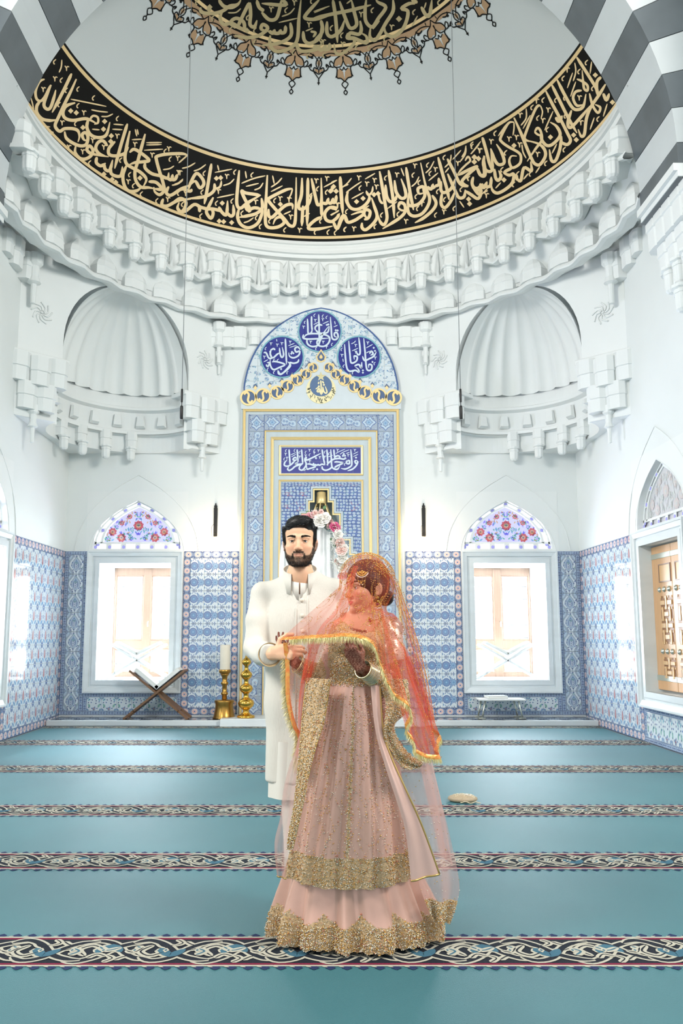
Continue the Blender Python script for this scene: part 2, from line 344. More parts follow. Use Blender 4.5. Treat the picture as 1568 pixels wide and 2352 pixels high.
# ------------------------------------------------------------------ corner squinches with scalloped shells
def squinch(sg, num):
    e = empty('trim_%d' % num, kind='structure')
    A, B = Vector((sg * QA.x, QA.y)), Vector((sg * QB.x, QB.y)); d = (B - A); L = d.length; d.normalize()
    n = Vector((-d.y, d.x)); n = n if n.dot(Vector((sg, 1))) > 0 else -n          # towards the corner
    def W(s, q, z): p = A + d * s + n * q; return (p.x, p.y, z)
    sc, a, zs, rise = L * .505, 1.02, 5.2, 1.12
    arc = [(sc - a, 4.78)] + [(sc - a * math.cos(t), zs + rise * math.sin(t) ** .92) for t in np.linspace(0, PI, 30)] + [(sc + a, 4.78)]
    out = []
    for i, (s, z) in enumerate(arc):
        t = i / (len(arc) - 1)
        if i == 0: out.append((0, 4.9))
        elif i == len(arc) - 1: out.append((L, 4.9))
        else:
            tt = (i - 1) / (len(arc) - 3)
            P = [(0, 5.1), (0, 6.6), (L, 6.6), (L, 5.1)]; Ls = [1.5, L, 1.5]; q = tt * sum(Ls)
            for k in range(3):
                if q <= Ls[k] + 1e-6: f = q / Ls[k]; out.append((P[k][0] + (P[k + 1][0] - P[k][0]) * f, P[k][1] + (P[k + 1][1] - P[k][1]) * f)); break
                q -= Ls[k]
    b = MB(); b.loft([[W(s, 0, z) for s, z in out], [W(s, 0, z) for s, z in arc], [W(s, .12, z) for s, z in arc]], closed=False, smooth=False)
    b.build('squinch_wall', M_PLAST, e, fix=False)
    # recessed inner arch and scalloped conch
    nfl = 11; rows = []
    a2, r2_ = a - .004, rise - .004
    for el in np.linspace(0, PI / 2, 18):
        row = []
        for t in np.linspace(0, PI, nfl * 8 + 1):
            u = (t / PI * nfl) % 1.0; sca = 1 + (.085 * abs(math.sin(PI * t / PI * nfl)) - .03) * math.cos(el) ** .5
            c_ = math.cos(el)
            row.append(W(sc - a2 * c_ * math.cos(t) * (sca if .25 < t < 2.9 else 1), .03 + .93 * c_ * math.sin(t) * sca, zs - .2 + (r2_ + .2) * math.sin(el)))
        rows.append(row)
    b = MB(); b.grid(rows); b.build('scalloped_shell', M_PLAST, e, fix=False)
    # plain drum below the flutes, lip, frieze, second tier
    def arcrow(rr, z, q0=.10): return [W(sc - rr * math.cos(t), q0 + rr * .86 * math.sin(t), z) for t in np.linspace(0, PI, 41)]
    b = MB(); b.grid([arcrow(a2 * 1.05, 5.02), arcrow(a2 * 1.04, 4.82), arcrow(a2 * .98, 4.80), arcrow(a2 * .98, 4.76), arcrow(a2 * 1.06, 4.73), arcrow(a2 * 1.07, 4.45), arcrow(a2 * 1.0, 4.43), arcrow(a2 * 1.0, 4.38), arcrow(a2 * 1.10, 4.36), arcrow(a2 * 1.10, 4.1)], smooth=False)
    b.build('shell_base', M_PLAST, e, fix=False)
    b = MB(); b.add([(-.075, 0, 0), (.075, 0, 0), (.05, 0, .2), (-.05, 0, .2), (-.06, -.06, .03), (.06, -.06, .03), (.045, -.05, .19), (-.045, -.05, .19)], [(4, 5, 6, 7), (0, 1, 5, 4), (1, 2, 6, 5), (2, 3, 7, 6), (3, 0, 4, 7)])
    me = b.mesh('frieze_cell', M_PLAST)
    b = MB(); b.add([(-.09, 0, 0), (.09, 0, 0), (0, -.05, .0), (0, 0, .5)], [(0, 2, 3), (2, 1, 3), (0, 1, 2)]); 
    for i in range(9):
        t = PI * (i + .5) / 9; p = W(sc - a2 * 1.05 * math.cos(t), .10 + a2 * 1.05 * .86 * math.sin(t), 4.48)
        c = W(sc, .10, 4.48); ang = math.atan2(p[1] - c[1], p[0] - c[0])
        inst('frieze_cell', me, e, mw=Matrix.Translation(p) @ Matrix.Rotation(ang - PI / 2, 4, 'Z'))
    for t in (.32, .44, .56, .68):
        t *= PI; p = W(sc - a2 * 1.06 * math.cos(t), .10 + a2 * 1.06 * .86 * math.sin(t), 4.16)
        c = W(sc, .10, 4.16); ang = math.atan2(p[1] - c[1], p[0] - c[0]); mw = Matrix.Translation(p) @ Matrix.Rotation(ang - PI / 2, 4, 'Z')
        inst('corbel_cell', me_c, e, mw=mw @ Matrix.Scale(.62, 4)); inst('corbel_pendant', me_bud, e, mw=mw @ Matrix.Scale(.8, 4))
    # soffits that close the corner
    for z, rr, nm in ((4.37, 1.0, 'corner_soffit'), (4.1, 1.07, 'corner_soffit')):
        arcp = [W(sc - a2 * rr, -.02, z)] + arcrow(a2 * rr, z) + [W(sc + a2 * rr, -.02, z)]; n_ = len(arcp); wl = []
        for i in range(n_):
            u_ = i / (n_ - 1) * 2; P_, Q_, f_ = ((sg * XW, QA.y), (sg * XW, YB), u_) if u_ < 1 else ((sg * XW, YB), (sg * QB.x, YB), u_ - 1)
            wl.append((P_[0] + (Q_[0] - P_[0]) * f_, P_[1] + (Q_[1] - P_[1]) * f_, z))
        b = MB(); b.grid([arcp, wl], smooth=False); b.build(nm, M_PLAST, e, fix=False)
    for s_ in (0, 1):
        p0, p1 = (W(-.02, -.01, 0), arcrow(a2 * 1.0, 0)[0]) if s_ == 0 else (W(L + .02, -.01, 0), arcrow(a2 * 1.0, 0)[-1]); b = MB()
        b.add([(p0[0], p0[1], 4.1), (p1[0], p1[1], 4.1), (p1[0], p1[1], 4.95), (p0[0], p0[1], 4.95)], [(0, 1, 2, 3)]); b.build('squinch_cheek', M_PLAST, e, fix=False)
    # hanging corbels at both feet
    ang = math.atan2(d.y, d.x)
    for s0, wallrot, far in ((.28, 0, 0), (L - .28, 0, 0)):
        base = Matrix.Translation(W(s0, .05, 0)) @ Matrix.Rotation(math.atan2(n.y, n.x) - PI / 2, 4, 'Z')
        for x, y, z, s in ((-.26, -.06, 4.55, .95), (0, -.10, 4.52, .95), (.26, -.06, 4.55, .95), (-.14, -.05, 4.2, .9), (.12, -.05, 4.2, .9), (0, .0, 4.2, .9)):
            inst('corbel_cell', me_c, e, mw=base @ Matrix.Translation((x, y, z)) @ Matrix.Scale(s, 4))
        b = MB(); b.bevbox((-.42, -.12, 4.90), (.42, .25, 4.97), .01); o = b.build('corbel_slab', M_PLAST, e); o.matrix_basis = base
        inst('corbel_pendant', me_p, e, mw=base @ Matrix.Translation((-.02, -.03, 4.18)) @ Matrix.Scale(.95, 4))
    # carved rosettes in the spandrels
    for s0 in (.30, L - .30):
        b = MB(); 
        for k in range(9):
            a0 = k * 2 * PI / 9; pts = catmull([(.03 * math.cos(a0), .03 * math.sin(a0)), (.09 * math.cos(a0 + .35), .09 * math.sin(a0 + .35)), (.15 * math.cos(a0 + 1.0), .15 * math.sin(a0 + 1.0))], 3)
            b.tube([(x, -.004, z) for x, z in pts], .010, 5)
        b.lathe([(.025, -.01), (.02, .012), (0, .016)], (0, 0, 0), 10)
        base = Matrix.Translation(W(s0, -.004, 5.55)) @ Matrix.Rotation(math.atan2(n.y, n.x) - PI / 2, 4, 'Z')
        b.build('carved_rosette', M_PLAST, e).matrix_basis = base
squinch(-1, 5); squinch(1, 6)
# ------------------------------------------------------------------ windows
M_WOOD = mat('light_oak', (158, 128, 108), .45, var=.16, scale=3, stretch=(14, 14, 1.2))
M_WOODP = mat('pale_maple_inlay', (226, 184, 132), .4, var=.10, scale=3, stretch=(10, 10, 1.5))
M_STEEL = mat('brushed_steel', (205, 208, 196), .3, .8)
M_IRON = mat('grey_iron', (110, 118, 124), .5, .5)
def glass(name, rgb, gloss=.06, rough=.05):
    m = bpy.data.materials.new(name); m.use_nodes = True; n = m.node_tree.nodes; L = m.node_tree.links
    for x in list(n): 
        if x.type != 'OUTPUT_MATERIAL': n.remove(x)
    t = n.new('ShaderNodeBsdfTransparent'); t.inputs[0].default_value = lin(rgb); g = n.new('ShaderNodeBsdfGlossy'); g.inputs['Roughness'].default_value = rough
    mx = n.new('ShaderNodeMixShader'); mx.inputs[0].default_value = gloss; L.new(t.outputs[0], mx.inputs[1]); L.new(g.outputs[0], mx.inputs[2]); L.new(mx.outputs[0], n['Material Output'].inputs[0])
    m.diffuse_color = lin(rgb); return m
G_CLEAR = glass('clear_glass', (250, 252, 255))
G_COL = {k: glass(k + '_glass', c) for k, c in dict(white=(250, 250, 255), lavender=(214, 212, 248), violet=(176, 172, 240), red=(238, 128, 120), green=(150, 220, 180), amber=(248, 215, 160), pink=(246, 190, 196), teal=(160, 215, 220)).items()}
def ogive(hw, rise, n=10):
    """pointed arch outline, left foot to right foot, in the plane (x, z), with the foot at z = 0"""
    P = [(-hw, 0), (-hw * .93, rise * .27), (-hw * .74, rise * .54), (-hw * .40, rise * .80), (0, rise)]
    q = [tuple(p) for p in catmull(P, n)]
    return q + [(-x, z) for x, z in q[-2::-1]]
def frame_rect(b, x0, x1, z0, z1, prof, mi=0):
    """mitred frame around the opening x0..x1, z0..z1; prof = [(distance outwards, y)]"""
    b.loft([[(x0 - d, y, z0 - d), (x1 + d, y, z0 - d), (x1 + d, y, z1 + d), (x0 - d, y, z1 + d)] for d, y in prof], mi, smooth=False)
def disc(c, r, n=10): return [(c[0] + r * math.cos(2 * PI * i / n), c[1] + r * math.sin(2 * PI * i / n)) for i in range(n)]
def petal(c, a, r0, r1, w, n=6):
    ca, sa = math.cos(a), math.sin(a); o = []
    for t in list(np.linspace(0, 1, n)): o.append((r0 + (r1 - r0) * t, w * math.sin(PI * t ** .8)))
    for t in list(np.linspace(1, 0, n))[1:-1]: o.append((r0 + (r1 - r0) * t, -w * math.sin(PI * t ** .8)))
    return [(c[0] + x * ca - y * sa, c[1] + x * sa + y * ca) for x, y in o]
def flat(b, P, y, mi=0): b.add([(x, y, z) for x, z in P], [tuple(range(len(P)))], mi)
def lunette(parent, x, z0, hw, rise, lit=True):
    """stained glass tympanum: plaster plate with a pointed opening, glass pieces in plaster tracery"""
    og = ogive(hw, rise); n = len(og)
    outer = og + [(hw, -.09), (-hw, -.09)]
    rect = []
    for i, (px, pz) in enumerate(outer):
        if i < n:
            t = i / (n - 1)
            if t < .2: rect.append((-.78, -.12 + (t / .2) * .96))
            elif t <= .8: rect.append((-.78 + (t - .2) / .6 * 1.56, .84))
            else: rect.append((.78, .84 - (t - .8) / .2 * .96))
        else: rect.append(((.78, -.12), (-.78, -.12))[i - n])
    cx = lambda P, y: [(x + p[0], y, z0 + p[1]) for p in P]
    b = MB(); b.loft([cx(rect, -.004), cx(outer, -.004), cx(outer, .10)], closed=True, smooth=False); b.build('lunette_surround', M_PLAST, parent)
    # border: two thin ribs and blocks that leave small clear panes and violet roundels between them
    Y = .095; inner = [(p[0] * .80, p[1] * .80 + .055) for p in og]
    b = MB()
    for k0, k1, dz0, dz1 in ((1.0, .965, 0, .004), (.86, .80, .04, .055)):
        b.loft([[(x + p[0] * k0, Y - .02, z0 + p[1] * k0 + dz0) for p in og], [(x + p[0] * k1, Y - .02, z0 + p[1] * k1 + dz1) for p in og], [(x + p[0] * k1, Y + .03, z0 + p[1] * k1 + dz1) for p in og]], closed=False, smooth=False)
    b.box((x - hw, Y - .02, z0 - .09), (x + hw, Y + .03, z0 - .065)); b.box((x - hw, Y - .02, z0 + .03), (x + hw, Y + .03, z0 + .06))
    NB = 9; Lg = np.cumsum([0] + [math.dist(og[i], og[i + 1]) for i in range(n - 1)])
    def arcpt(s, k, dz): return (np.interp(s, Lg, [p[0] for p in og]) * k, np.interp(s, Lg, [p[1] for p in og]) * k + dz)
    dots = []
    for j in range(NB):
        s = Lg[-1] * (j + .0) / (NB - 1) ; hwid = .042
        s0, s1 = max(0, s - hwid), min(Lg[-1], s + hwid)
        q = [arcpt(s0, .965, .004), arcpt(s1, .965, .004), arcpt(s1, .86, .04), arcpt(s0, .86, .04)]
        b.add([(x + p[0], Y - .015, z0 + p[1]) for p in q], [(0, 1, 2, 3)]); c = arcpt(s, .915, .022); dots.append(c)
    for j in range(7):
        xx = -hw + (j) * hw / 3; b.add([(x + xx - .04, Y - .015, z0 - .07), (x + xx + .04, Y - .015, z0 - .07), (x + xx + .04, Y - .015, z0 + .035), (x + xx - .04, Y - .015, z0 + .035)], [(0, 1, 2, 3)]); dots.append((xx * .97, -.017))
    b.build('plaster_tracery', M_PLAST, parent, fix=False)
    b = MB(); flat(b, [(x + p[0], z0 + p[1]) for p in outer], Y + .005); b.build('border_pane', G_COL['white'] if lit else mat('unlit_lunette_glass', (206, 206, 212), .3), parent)  # opaque grey pane where no daylight comes from behind
    for c in dots:
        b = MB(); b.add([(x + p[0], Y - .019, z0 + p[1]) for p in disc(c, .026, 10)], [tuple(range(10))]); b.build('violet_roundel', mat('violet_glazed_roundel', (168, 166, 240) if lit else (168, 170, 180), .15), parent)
    # flower field: leaded pieces of coloured glass
    cols = ['lavender', 'violet', 'red', 'green', 'amber', 'pink', 'teal', 'white']
    ms = [G_COL[c] for c in cols] if lit else [mat('unlit_glass_' + c, tuple(int(200 + (v - 200) * .10) for v in lin255(c)), .3) for c in cols]  # unlit copies: missing backlight is put into greyed glass colours
    b = MB(); inn = [(p[0] * .80, p[1] * .80 + .055) for p in og]; flat(b, [(x + p[0], z0 + p[1]) for p in inn], Y - .003, 0)
    rnd = random.Random(3)
    cn = [0]
    def f(P, mi, l):
        cn[0] += 1; b.add([(x + p[0], Y - .004 - l * .0014 - cn[0] * 4e-6, z0 + p[1]) for p in P], [tuple(range(len(P)))], mi)
    def inside(px, pz, m=.03):
        return pz > .075 and pz < np.interp(abs(px), [0, hw * .32, hw * .59, hw * .745, hw * .8], [rise * .8 + .04, rise * .65 + .04, rise * .44 + .04, rise * .22 + .04, .0]) - m
    # scattered small leaves then flowers
    for k in range(150):
        px, pz = rnd.uniform(0, hw * .8), rnd.uniform(.06, rise * .85)
        if inside(px, pz, .035):
            a = rnd.uniform(0, PI); mi = rnd.choice([1, 1, 3, 0, 7, 7, 6, 4])
            for s in (-1, 1): f([(s * q[0], q[1]) for q in petal((px, pz), a, 0, rnd.uniform(.04, .07), .013, 4)], mi, 1)
    for (px, pz, r, mi, npet) in ((0, .32, .085, 2, 9), (.26, .13, .075, 2, 8), (.40, .22, .07, 2, 8), (.14, .46, .045, 2, 7), (.26, .36, .045, 2, 7), (.12, .14, .04, 3, 6), (.1, .26, .04, 3, 6), (.34, .30, .035, 1, 6), (.47, .11, .05, 3, 6)):
        for s in ((-1, 1) if px else (1,)):
            for k in range(npet): f(petal((s * px, pz), 2 * PI * k / npet + .3, r * .35, r, r * .33, 4), mi, 2)
            f(disc((s * px, pz), r * .5, 8), 4 if mi == 2 else 7, 3); f(disc((s * px, pz), r * .22, 6), 1, 4)
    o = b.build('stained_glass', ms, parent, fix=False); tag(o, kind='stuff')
    # relief grooves of the blind arches around it
    for k, zz in ((1.32, .02), (1.72, .05)):
        og2 = ogive(hw * (1.09 if k < 1.5 else 1.42), rise * (1.15 if k < 1.5 else 1.72)); pts = [(x + p[0], -.004, z0 - .1 + p[1]) for p in og2]
        b = MB(); b.tube(pts, .006, 5); b.build('arch_moulding', M_PLAST, parent)
def lin255(c): return dict(white=(250, 250, 255), lavender=(214, 212, 248), violet=(176, 172, 240), red=(238, 128, 120), green=(150, 220, 180), amber=(248, 215, 160), pink=(246, 190, 196), teal=(160, 215, 220))[c]
def window(num, mw, xc, style):
    e = empty('window_%d' % num, kind='structure'); e.matrix_basis = mw
    x0, x1 = xc - OW, xc + OW
    b = MB(); frame_rect(b, x0, x1, OZ0, OZ1, [(0, .02), (0, -.055), (.07, -.055), (.075, -.04), (.10, -.04), (.105, -.065), (.16, -.075), (.165, -.085), (.187, -.085), (.19, 0)])
    b.build('marble_frame', M_MARB, e, fix=False)
    b = MB(); b.loft([[(x0 + .004, y, OZ0 + .004), (x1 - .004, y, OZ0 + .004), (x1 - .004, y, OZ1 - .004), (x0 + .004, y, OZ1 - .004)] for y in (-.02, .92)], smooth=False)
    b.build('reveal', M_MARB, e, fix=False)
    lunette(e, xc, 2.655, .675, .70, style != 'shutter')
    if style == 'shutter': return e
    D = .90
    # oak window: outer frame, post, rails
    px = .065; top = 2.36; zb = (.66, 1.06, 1.20, 2.25)
    for nm, xa, xb, za, zc in (('stile', x0 - .05, x0 + .03, .6, top + .05), ('stile', x1 - .03, x1 + .05, .6, top + .05), ('mullion', xc - px, xc + px, .6, top), ('rail', x0, x1, 2.25, top + .05), ('rail', x0, x1, 1.06, 1.20), ('rail', x0, x1, .6, .68)):
        b = MB(); b.bevbox((xa, D - (.05 if nm != 'rail' else .04), za), (xb, D + .05, zc), .008); b.build(nm, M_WOOD, e)
    for s0, s1 in ((x0 + .03, xc - px), (xc + px, x1 - .03)):
        for z0, z1 in ((.68, 1.06), (1.20, 2.25)):
            b = MB(); b.box((s0, D + .005, z0), (s1, D + .012, z1)); b.build('pane', G_CLEAR, e)
            b = MB(); frame_rect(b, s0 + .02, s1 - .02, z0 + .02, z1 - .02, [(0, D + .01), (0, D - .03), (.02, D - .035), (.02, D + .01)]); b.build('sash', M_WOOD, e)
    for zz in np.arange(.82, 2.3, .21):
        b = MB(); b.tube([(x0 - .1, D + .16, zz), (x1 + .1, D + .16, zz)], .009, 6)
        for xx in np.arange(x0 + .12, x1, .17): b.lathe([(0, -.022), (.02, -.01), (.02, .01), (0, .022)], (xx, D + .16, zz), 8)
        b.build('grille_bar', M_IRON, e)
    for xx in np.arange(x0 + .12, x1, .17):
        b = MB(); b.tube([(xx, D + .16, .55), (xx, D + .16, 2.45)], .008, 6); b.build('grille_bar', M_IRON, e)
    b = MB(); b.tube([(xc + .03, D - .05, 1.50), (xc + .03, D - .10, 1.50), (xc + .03, D - .10, 1.42)], .009, 6); b.build('handle', M_STEEL, e)
    b = MB(); b.box((x0 - .1, .88, .5), (x1 + .1, 1.2, .6)); b.build('outer_sill', M_MARB, e)
    return e
window(1, MW_BACK, -WC, 'open'); window(2, MW_BACK, WC, 'open'); window(3, MW_LEFT, WS, 'open')
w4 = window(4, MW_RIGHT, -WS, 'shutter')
# closed oak shutters with interlaced strap work in the right-hand window
def shutter(parent, xc):
    e = parent; x0, x1 = xc - OW, xc + OW; D = .10
    for s, xa, xb in ((0, x0 + .0, xc - .003), (1, xc + .003, x1)):
        leaf = empty('shutter_leaf'); leaf.parent = e
        b = MB(); b.bevbox((xa, D, OZ0 + .03), (xb, D + .05, OZ1 - .02), .006); b.build('shutter_board', mat('honey_oak', (216, 170, 124), .42, var=.12, scale=3, stretch=(14, 14, 1.2)), leaf)
        for zz in (OZ0 + .17, OZ1 - .14):
            b = MB(); b.bevbox((xa + .0, D - .008, zz - .032), (xb, D, zz + .032), .003); b.build('steel_band', M_STEEL, leaf)
        pxa, pxb = xa + .22 - (.10 if s else 0), xb - .03 - (.06 if s else 0)
        b = MB(); frame_rect(b, pxa, pxb, 1.93, 2.12, [(0, D - .004), (0, D - .012), (.014, D - .012), (.014, D)]); b.build('panel_bead', M_WOOD, leaf)
        b = MB(); b.box((pxa, D - .005, 1.93), (pxb, D, 2.12)); b.build('inlay_panel', M_WOODP, leaf)
        for zz in (1.83, 1.10):
            for k in range(3):
                b = MB(); b.lathe([(.034, 0), (.034, .008), (.022, .022), (.008, .03), (0, .031)], (0, 0, 0), 14); o = b.build('stud', M_STEEL, leaf); o.matrix_basis = Matrix.Translation((pxa - .02 + k * .13, D, zz)) @ Matrix.Rotation(PI / 2, 4, 'X')
        # strap work: blocks laid over and under each other around small square holes
        for za, zb_, ny in ((1.20, 1.74, 4), (.80, 1.02, 2)):
            u = (pxb - pxa) / 3; v = (zb_ - za) / ny
            b = MB(); b.box((pxa - .012, D - .002, za - .012), (pxb + .012, D, zb_ + .012)); b.build('strapwork_ground', mat('dark_oak_ground', (150, 106, 70), .5), leaf)
            for i in range(3):
                for j in range(ny):
                    cx_, cz_ = pxa + (i + .5) * u, za + (j + .5) * v
                    if (i + j) % 2: q = (u * .62, v * .20)
                    else: q = (u * .20, v * .62)
                    b = MB(); b.bevbox((cx_ - q[0], D - .014, cz_ - q[1]), (cx_ + q[0], D - .002, cz_ + q[1]), .004); b.build('strapwork_block', M_WOODP, leaf)
            for i in range(4):
                for j in range(ny + 1):
                    cx_, cz_ = pxa + i * u, za + j * v
                    b = MB(); b.box((cx_ - u * .1, D - .008, cz_ - v * .1), (cx_ + u * .1, D - .001, cz_ + v * .1)); b.build('strapwork_peg', M_WOODP, leaf)
shutter(w4, -WS)
# ------------------------------------------------------------------ glazed tiles: every tile is a small slab with its painted motifs
TC = dict(white=(214, 225, 231), pale=(178, 202, 220), sky=(138, 178, 210), blue=(96, 136, 184), cobalt=(66, 94, 158), navy=(46, 62, 118), slate=(120, 140, 176),
          turq=(110, 172, 190), green=(120, 172, 158), red=(172, 84, 88), rose=(226, 178, 178), grey=(150, 166, 186), cream=(226, 218, 200), royal=(52, 56, 140), gold=(205, 175, 115))
def tmat(c): return mat('glaze_' + c, TC[c] if c in ('royal', 'gold') else tuple(int(v + (225 - v) * .14) for v in TC[c]), .07, coat=.6, var=.05, scale=6)  # most glazes paled, putting the window haze into their colour
GL = list(TC); 
def gi(c): return GL.index(c)
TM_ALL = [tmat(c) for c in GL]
class Tile:
    """a tile w x h (front at y = -t) with motifs painted on its face"""
    def __init__(s, w, h, base, t=.012):
        s.w, s.h, s.t = w, h, t; s.b = MB(); g, c = .0012, .0022; w1, h1 = w - g, h - g
        o = [(g, 0, g), (w1, 0, g), (w1, 0, h1), (g, 0, h1)]; m = [(g, -t + c, g), (w1, -t + c, g), (w1, -t + c, h1), (g, -t + c, h1)]
        f = [(g + c, -t, g + c), (w1 - c, -t, g + c), (w1 - c, -t, h1 - c), (g + c, -t, h1 - c)]
        s.b.loft([o, m, f], gi(base), caps=(False, True), smooth=False); s.n = 0
    def clip(s, P):
        m = .003
        for ax, lo, hi in ((0, m, s.w - m), (1, m, s.h - m)):
            for lim, sgn in ((lo, 1), (hi, -1)):
                o = []
                for i in range(len(P)):
                    a, b = P[i - 1], P[i]; ia, ib = (a[ax] - lim) * sgn >= 0, (b[ax] - lim) * sgn >= 0
                    if ia != ib:
                        t = (lim - a[ax]) / (b[ax] - a[ax]); o.append((a[0] + (b[0] - a[0]) * t, a[1] + (b[1] - a[1]) * t))
                    if ib: o.append(b)
                P = o
                if len(P) < 3: return []
        return P
    def f(s, P, c, l=1):
        P = s.clip([tuple(p) for p in P])
        if len(P) > 2: s.b.add([(x, -s.t - .0004 * l - .000015 * s.n, z) for x, z in P], [tuple(range(len(P)))], gi(c)); s.n += 1
        return s
    def quad_strip(s, L, R, c, l):
        for i in range(len(L) - 1): s.f([L[i], L[i + 1], R[i + 1], R[i]], c, l)
    def stroke(s, pts, w, c, l=1, n=4, taper=(.4, .4)):
        L, R = ribbon2d(pts, w, taper, n); s.quad_strip(L, R, c, l); return s
    def disc(s, x, z, r, c, l=1, n=10): return s.f(disc((x, z), r, n), c, l)
    def ring(s, x, z, r0, r1, c, l=1, n=14):
        a, b_ = disc((x, z), r0, n), disc((x, z), r1, n); s.quad_strip(a + a[:1], b_ + b_[:1], c, l); return s
    def flower(s, x, z, r, n, c, l=1, ir=.3, w=.36, a0=0):
        for k in range(n): s.f(petal((x, z), a0 + 2 * PI * k / n, r * ir, r, r * w, 4), c, l)
        return s
    def leaf(s, x, z, a, L, w, c, l=1): return s.f(petal((x, z), a, 0, L, w, 4), c, l)
    def star(s, x, z, r0, r1, n, c, l=1, a0=0):
        return s.f([(x + (r0 if k % 2 else r1) * math.cos(a0 + PI * k / n), z + (r0 if k % 2 else r1) * math.sin(a0 + PI * k / n)) for k in range(2 * n)], c, l)
    def mesh(s, name='tile'): return s.b.mesh(name, TM_ALL)
def lay(parent, me, x0, z0, nx, nz, w, h, mw=None, name='tile', y=0.0):
    for i in range(nx):
        for j in range(nz):
            M = Matrix.Translation((x0 + i * w, y - random.uniform(0, .0012), z0 + j * h))
            inst(name, me, parent, mw=M if mw is None else mw @ M)
ZT0, ZT1 = .10, 2.565                                        # tile dado
# A: white field with blue rosettes and spiky flowers
w, h = .226, .262
t = Tile(w, h, 'white')
for cx_, cz_ in ((w * .28, h * .5),):
    t.disc(cx_, cz_, .066, 'slate', 1, 16).ring(cx_, cz_, .054, .065, 'cobalt', 2, 16).disc(cx_, cz_, .042, 'blue', 2, 12).disc(cx_, cz_, .014, 'sky', 3, 8)
t.star(w * .79, h * .5, .040, .072, 10, 'cobalt', 1).star(w * .79, h * .5, .028, .054, 10, 'sky', 2).disc(w * .79, h * .5, .020, 'blue', 3, 8)
for zz in (0, h):
    t.flower(w * .28, zz, .034, 6, 'slate', 1).disc(w * .28, zz, .012, 'navy', 2, 6)
    t.star(w * .8, zz, .012, .04, 4, 'cobalt', 1); t.disc(w * .8, zz, .009, 'pale', 2, 6)
for sx in (-1, 1):
    for sz in (-1, 1):
        t.stroke([(w * .28 + sx * .045, h * .5 + sz * .095), (w * .28 + sx * .072, h * .5 + sz * .06), (w * .28 + sx * .068, h * .5 + sz * .02)], .024, 'blue', 1)
        t.stroke([(w * .28 + sx * .016, h * .5 + sz * .10), (w * .28 + sx * .028, h * .5 + sz * .082)], .010, 'cobalt', 1)
        t.leaf(w * .54, h * .5 + sz * .05, sz * 1.57, .05, .009, 'slate', 1)
        t.disc(w * .54 + sx * .022, h * .5 + sz * .118, .008, 'navy', 1, 6)
T_A = t.mesh()
# border with pale roundels on slate
w, h = .105, .131
t = Tile(w, h, 'slate'); t.disc(w * .5, h * .5, .042, 'cream', 1, 12).flower(w * .5, h * .5, .040, 6, 'rose', 2).disc(w * .5, h * .5, .012, 'cobalt', 3, 6)
for sx in (0, w):
    for sz in (0, h): t.disc(sx, sz, .03, 'navy', 1, 8).disc(sx, sz, .016, 'pale', 2, 6)
t.f([(0, 0), (.006, 0), (.006, h), (0, h)], 'navy', 3).f([(w - .006, 0), (w, 0), (w, h), (w - .006, h)], 'navy', 3)
T_BV = t.mesh()
t = Tile(h, w, 'slate'); t.disc(h * .5, w * .5, .042, 'cream', 1, 12).flower(h * .5, w * .5, .040, 6, 'rose', 2).disc(h * .5, w * .5, .012, 'cobalt', 3, 6)
for sx in (0, h):
    for sz in (0, w): t.disc(sx, sz, .03, 'navy', 1, 8).disc(sx, sz, .016, 'pale', 2, 6)
t.f([(0, 0), (h, 0), (h, .006), (0, .006)], 'navy', 3).f([(0, w - .006), (h, w - .006), (h, w), (0, w)], 'navy', 3)
T_BH = t.mesh()
# narrow dark border
w, h = .06, .12
def narrow(w, h):
    t = Tile(w, h, 'slate'); n = 3
    for k in range(n):
        c = ((w * .5, h * (k + .5) / n) if h > w else (w * (k + .5) / n, h * .5)); t.flower(c[0], c[1], .021, 5, 'pale', 1).disc(c[0], c[1], .008, 'cobalt', 2, 6)
        c = ((w * .5, h * k / n) if h > w else (w * k / n, h * .5)); t.disc(c[0], c[1], .010, 'navy', 1, 6)
    return t.mesh()
T_NV, T_NH = narrow(.06, .12), narrow(.12, .06)
# ogee panel: white wavy bands around oval medallions
w, h = .225, .293
t = Tile(w, h, 'grey')
def wavy(ph): return [(w * .5 + (w * (.16 + .17 * math.cos(2 * PI * z / h + ph))), z) for z in np.linspace(0, h, 13)]
for sg in (1, -1):
    L = [(w * .5 + sg * w * (.235 - .165 * math.cos(2 * PI * z / h)) - .013, z) for z in np.linspace(0, h, 15)]; R = [(x + .026, z) for x, z in L]
    t.quad_strip(L, R, 'white', 2)
for k in range(40):
    x, z = random.uniform(0, w), random.uniform(0, h); t.leaf(x, z, random.uniform(0, 6.28), .03, .007, random.choice(['cobalt', 'slate', 'navy', 'green']), 1)
t.f(petal((w * .5, h * .16), PI / 2, 0, h * .68, .058, 7), 'pale', 2).f(petal((w * .5, h * .20), PI / 2, 0, h * .60, .046, 7), 'slate', 3)
for k in range(5): t.flower(w * .5, h * (.32 + .09 * k), .022, 5, random.choice(['white', 'sky', 'green']), 4).disc(w * .5, h * (.32 + .09 * k), .007, 'navy', 5, 6)
for zz in (0, h):
    t.f(petal((w * 0, zz - h * .3), PI / 2, 0, h * .6, .05, 6), 'pale', 3).f(petal((w, zz - h * .3), PI / 2, 0, h * .6, .05, 6), 'pale', 3)
    t.flower(0, zz, .04, 6, 'slate', 4).flower(w, zz, .04, 6, 'slate', 4)
T_O = t.mesh()
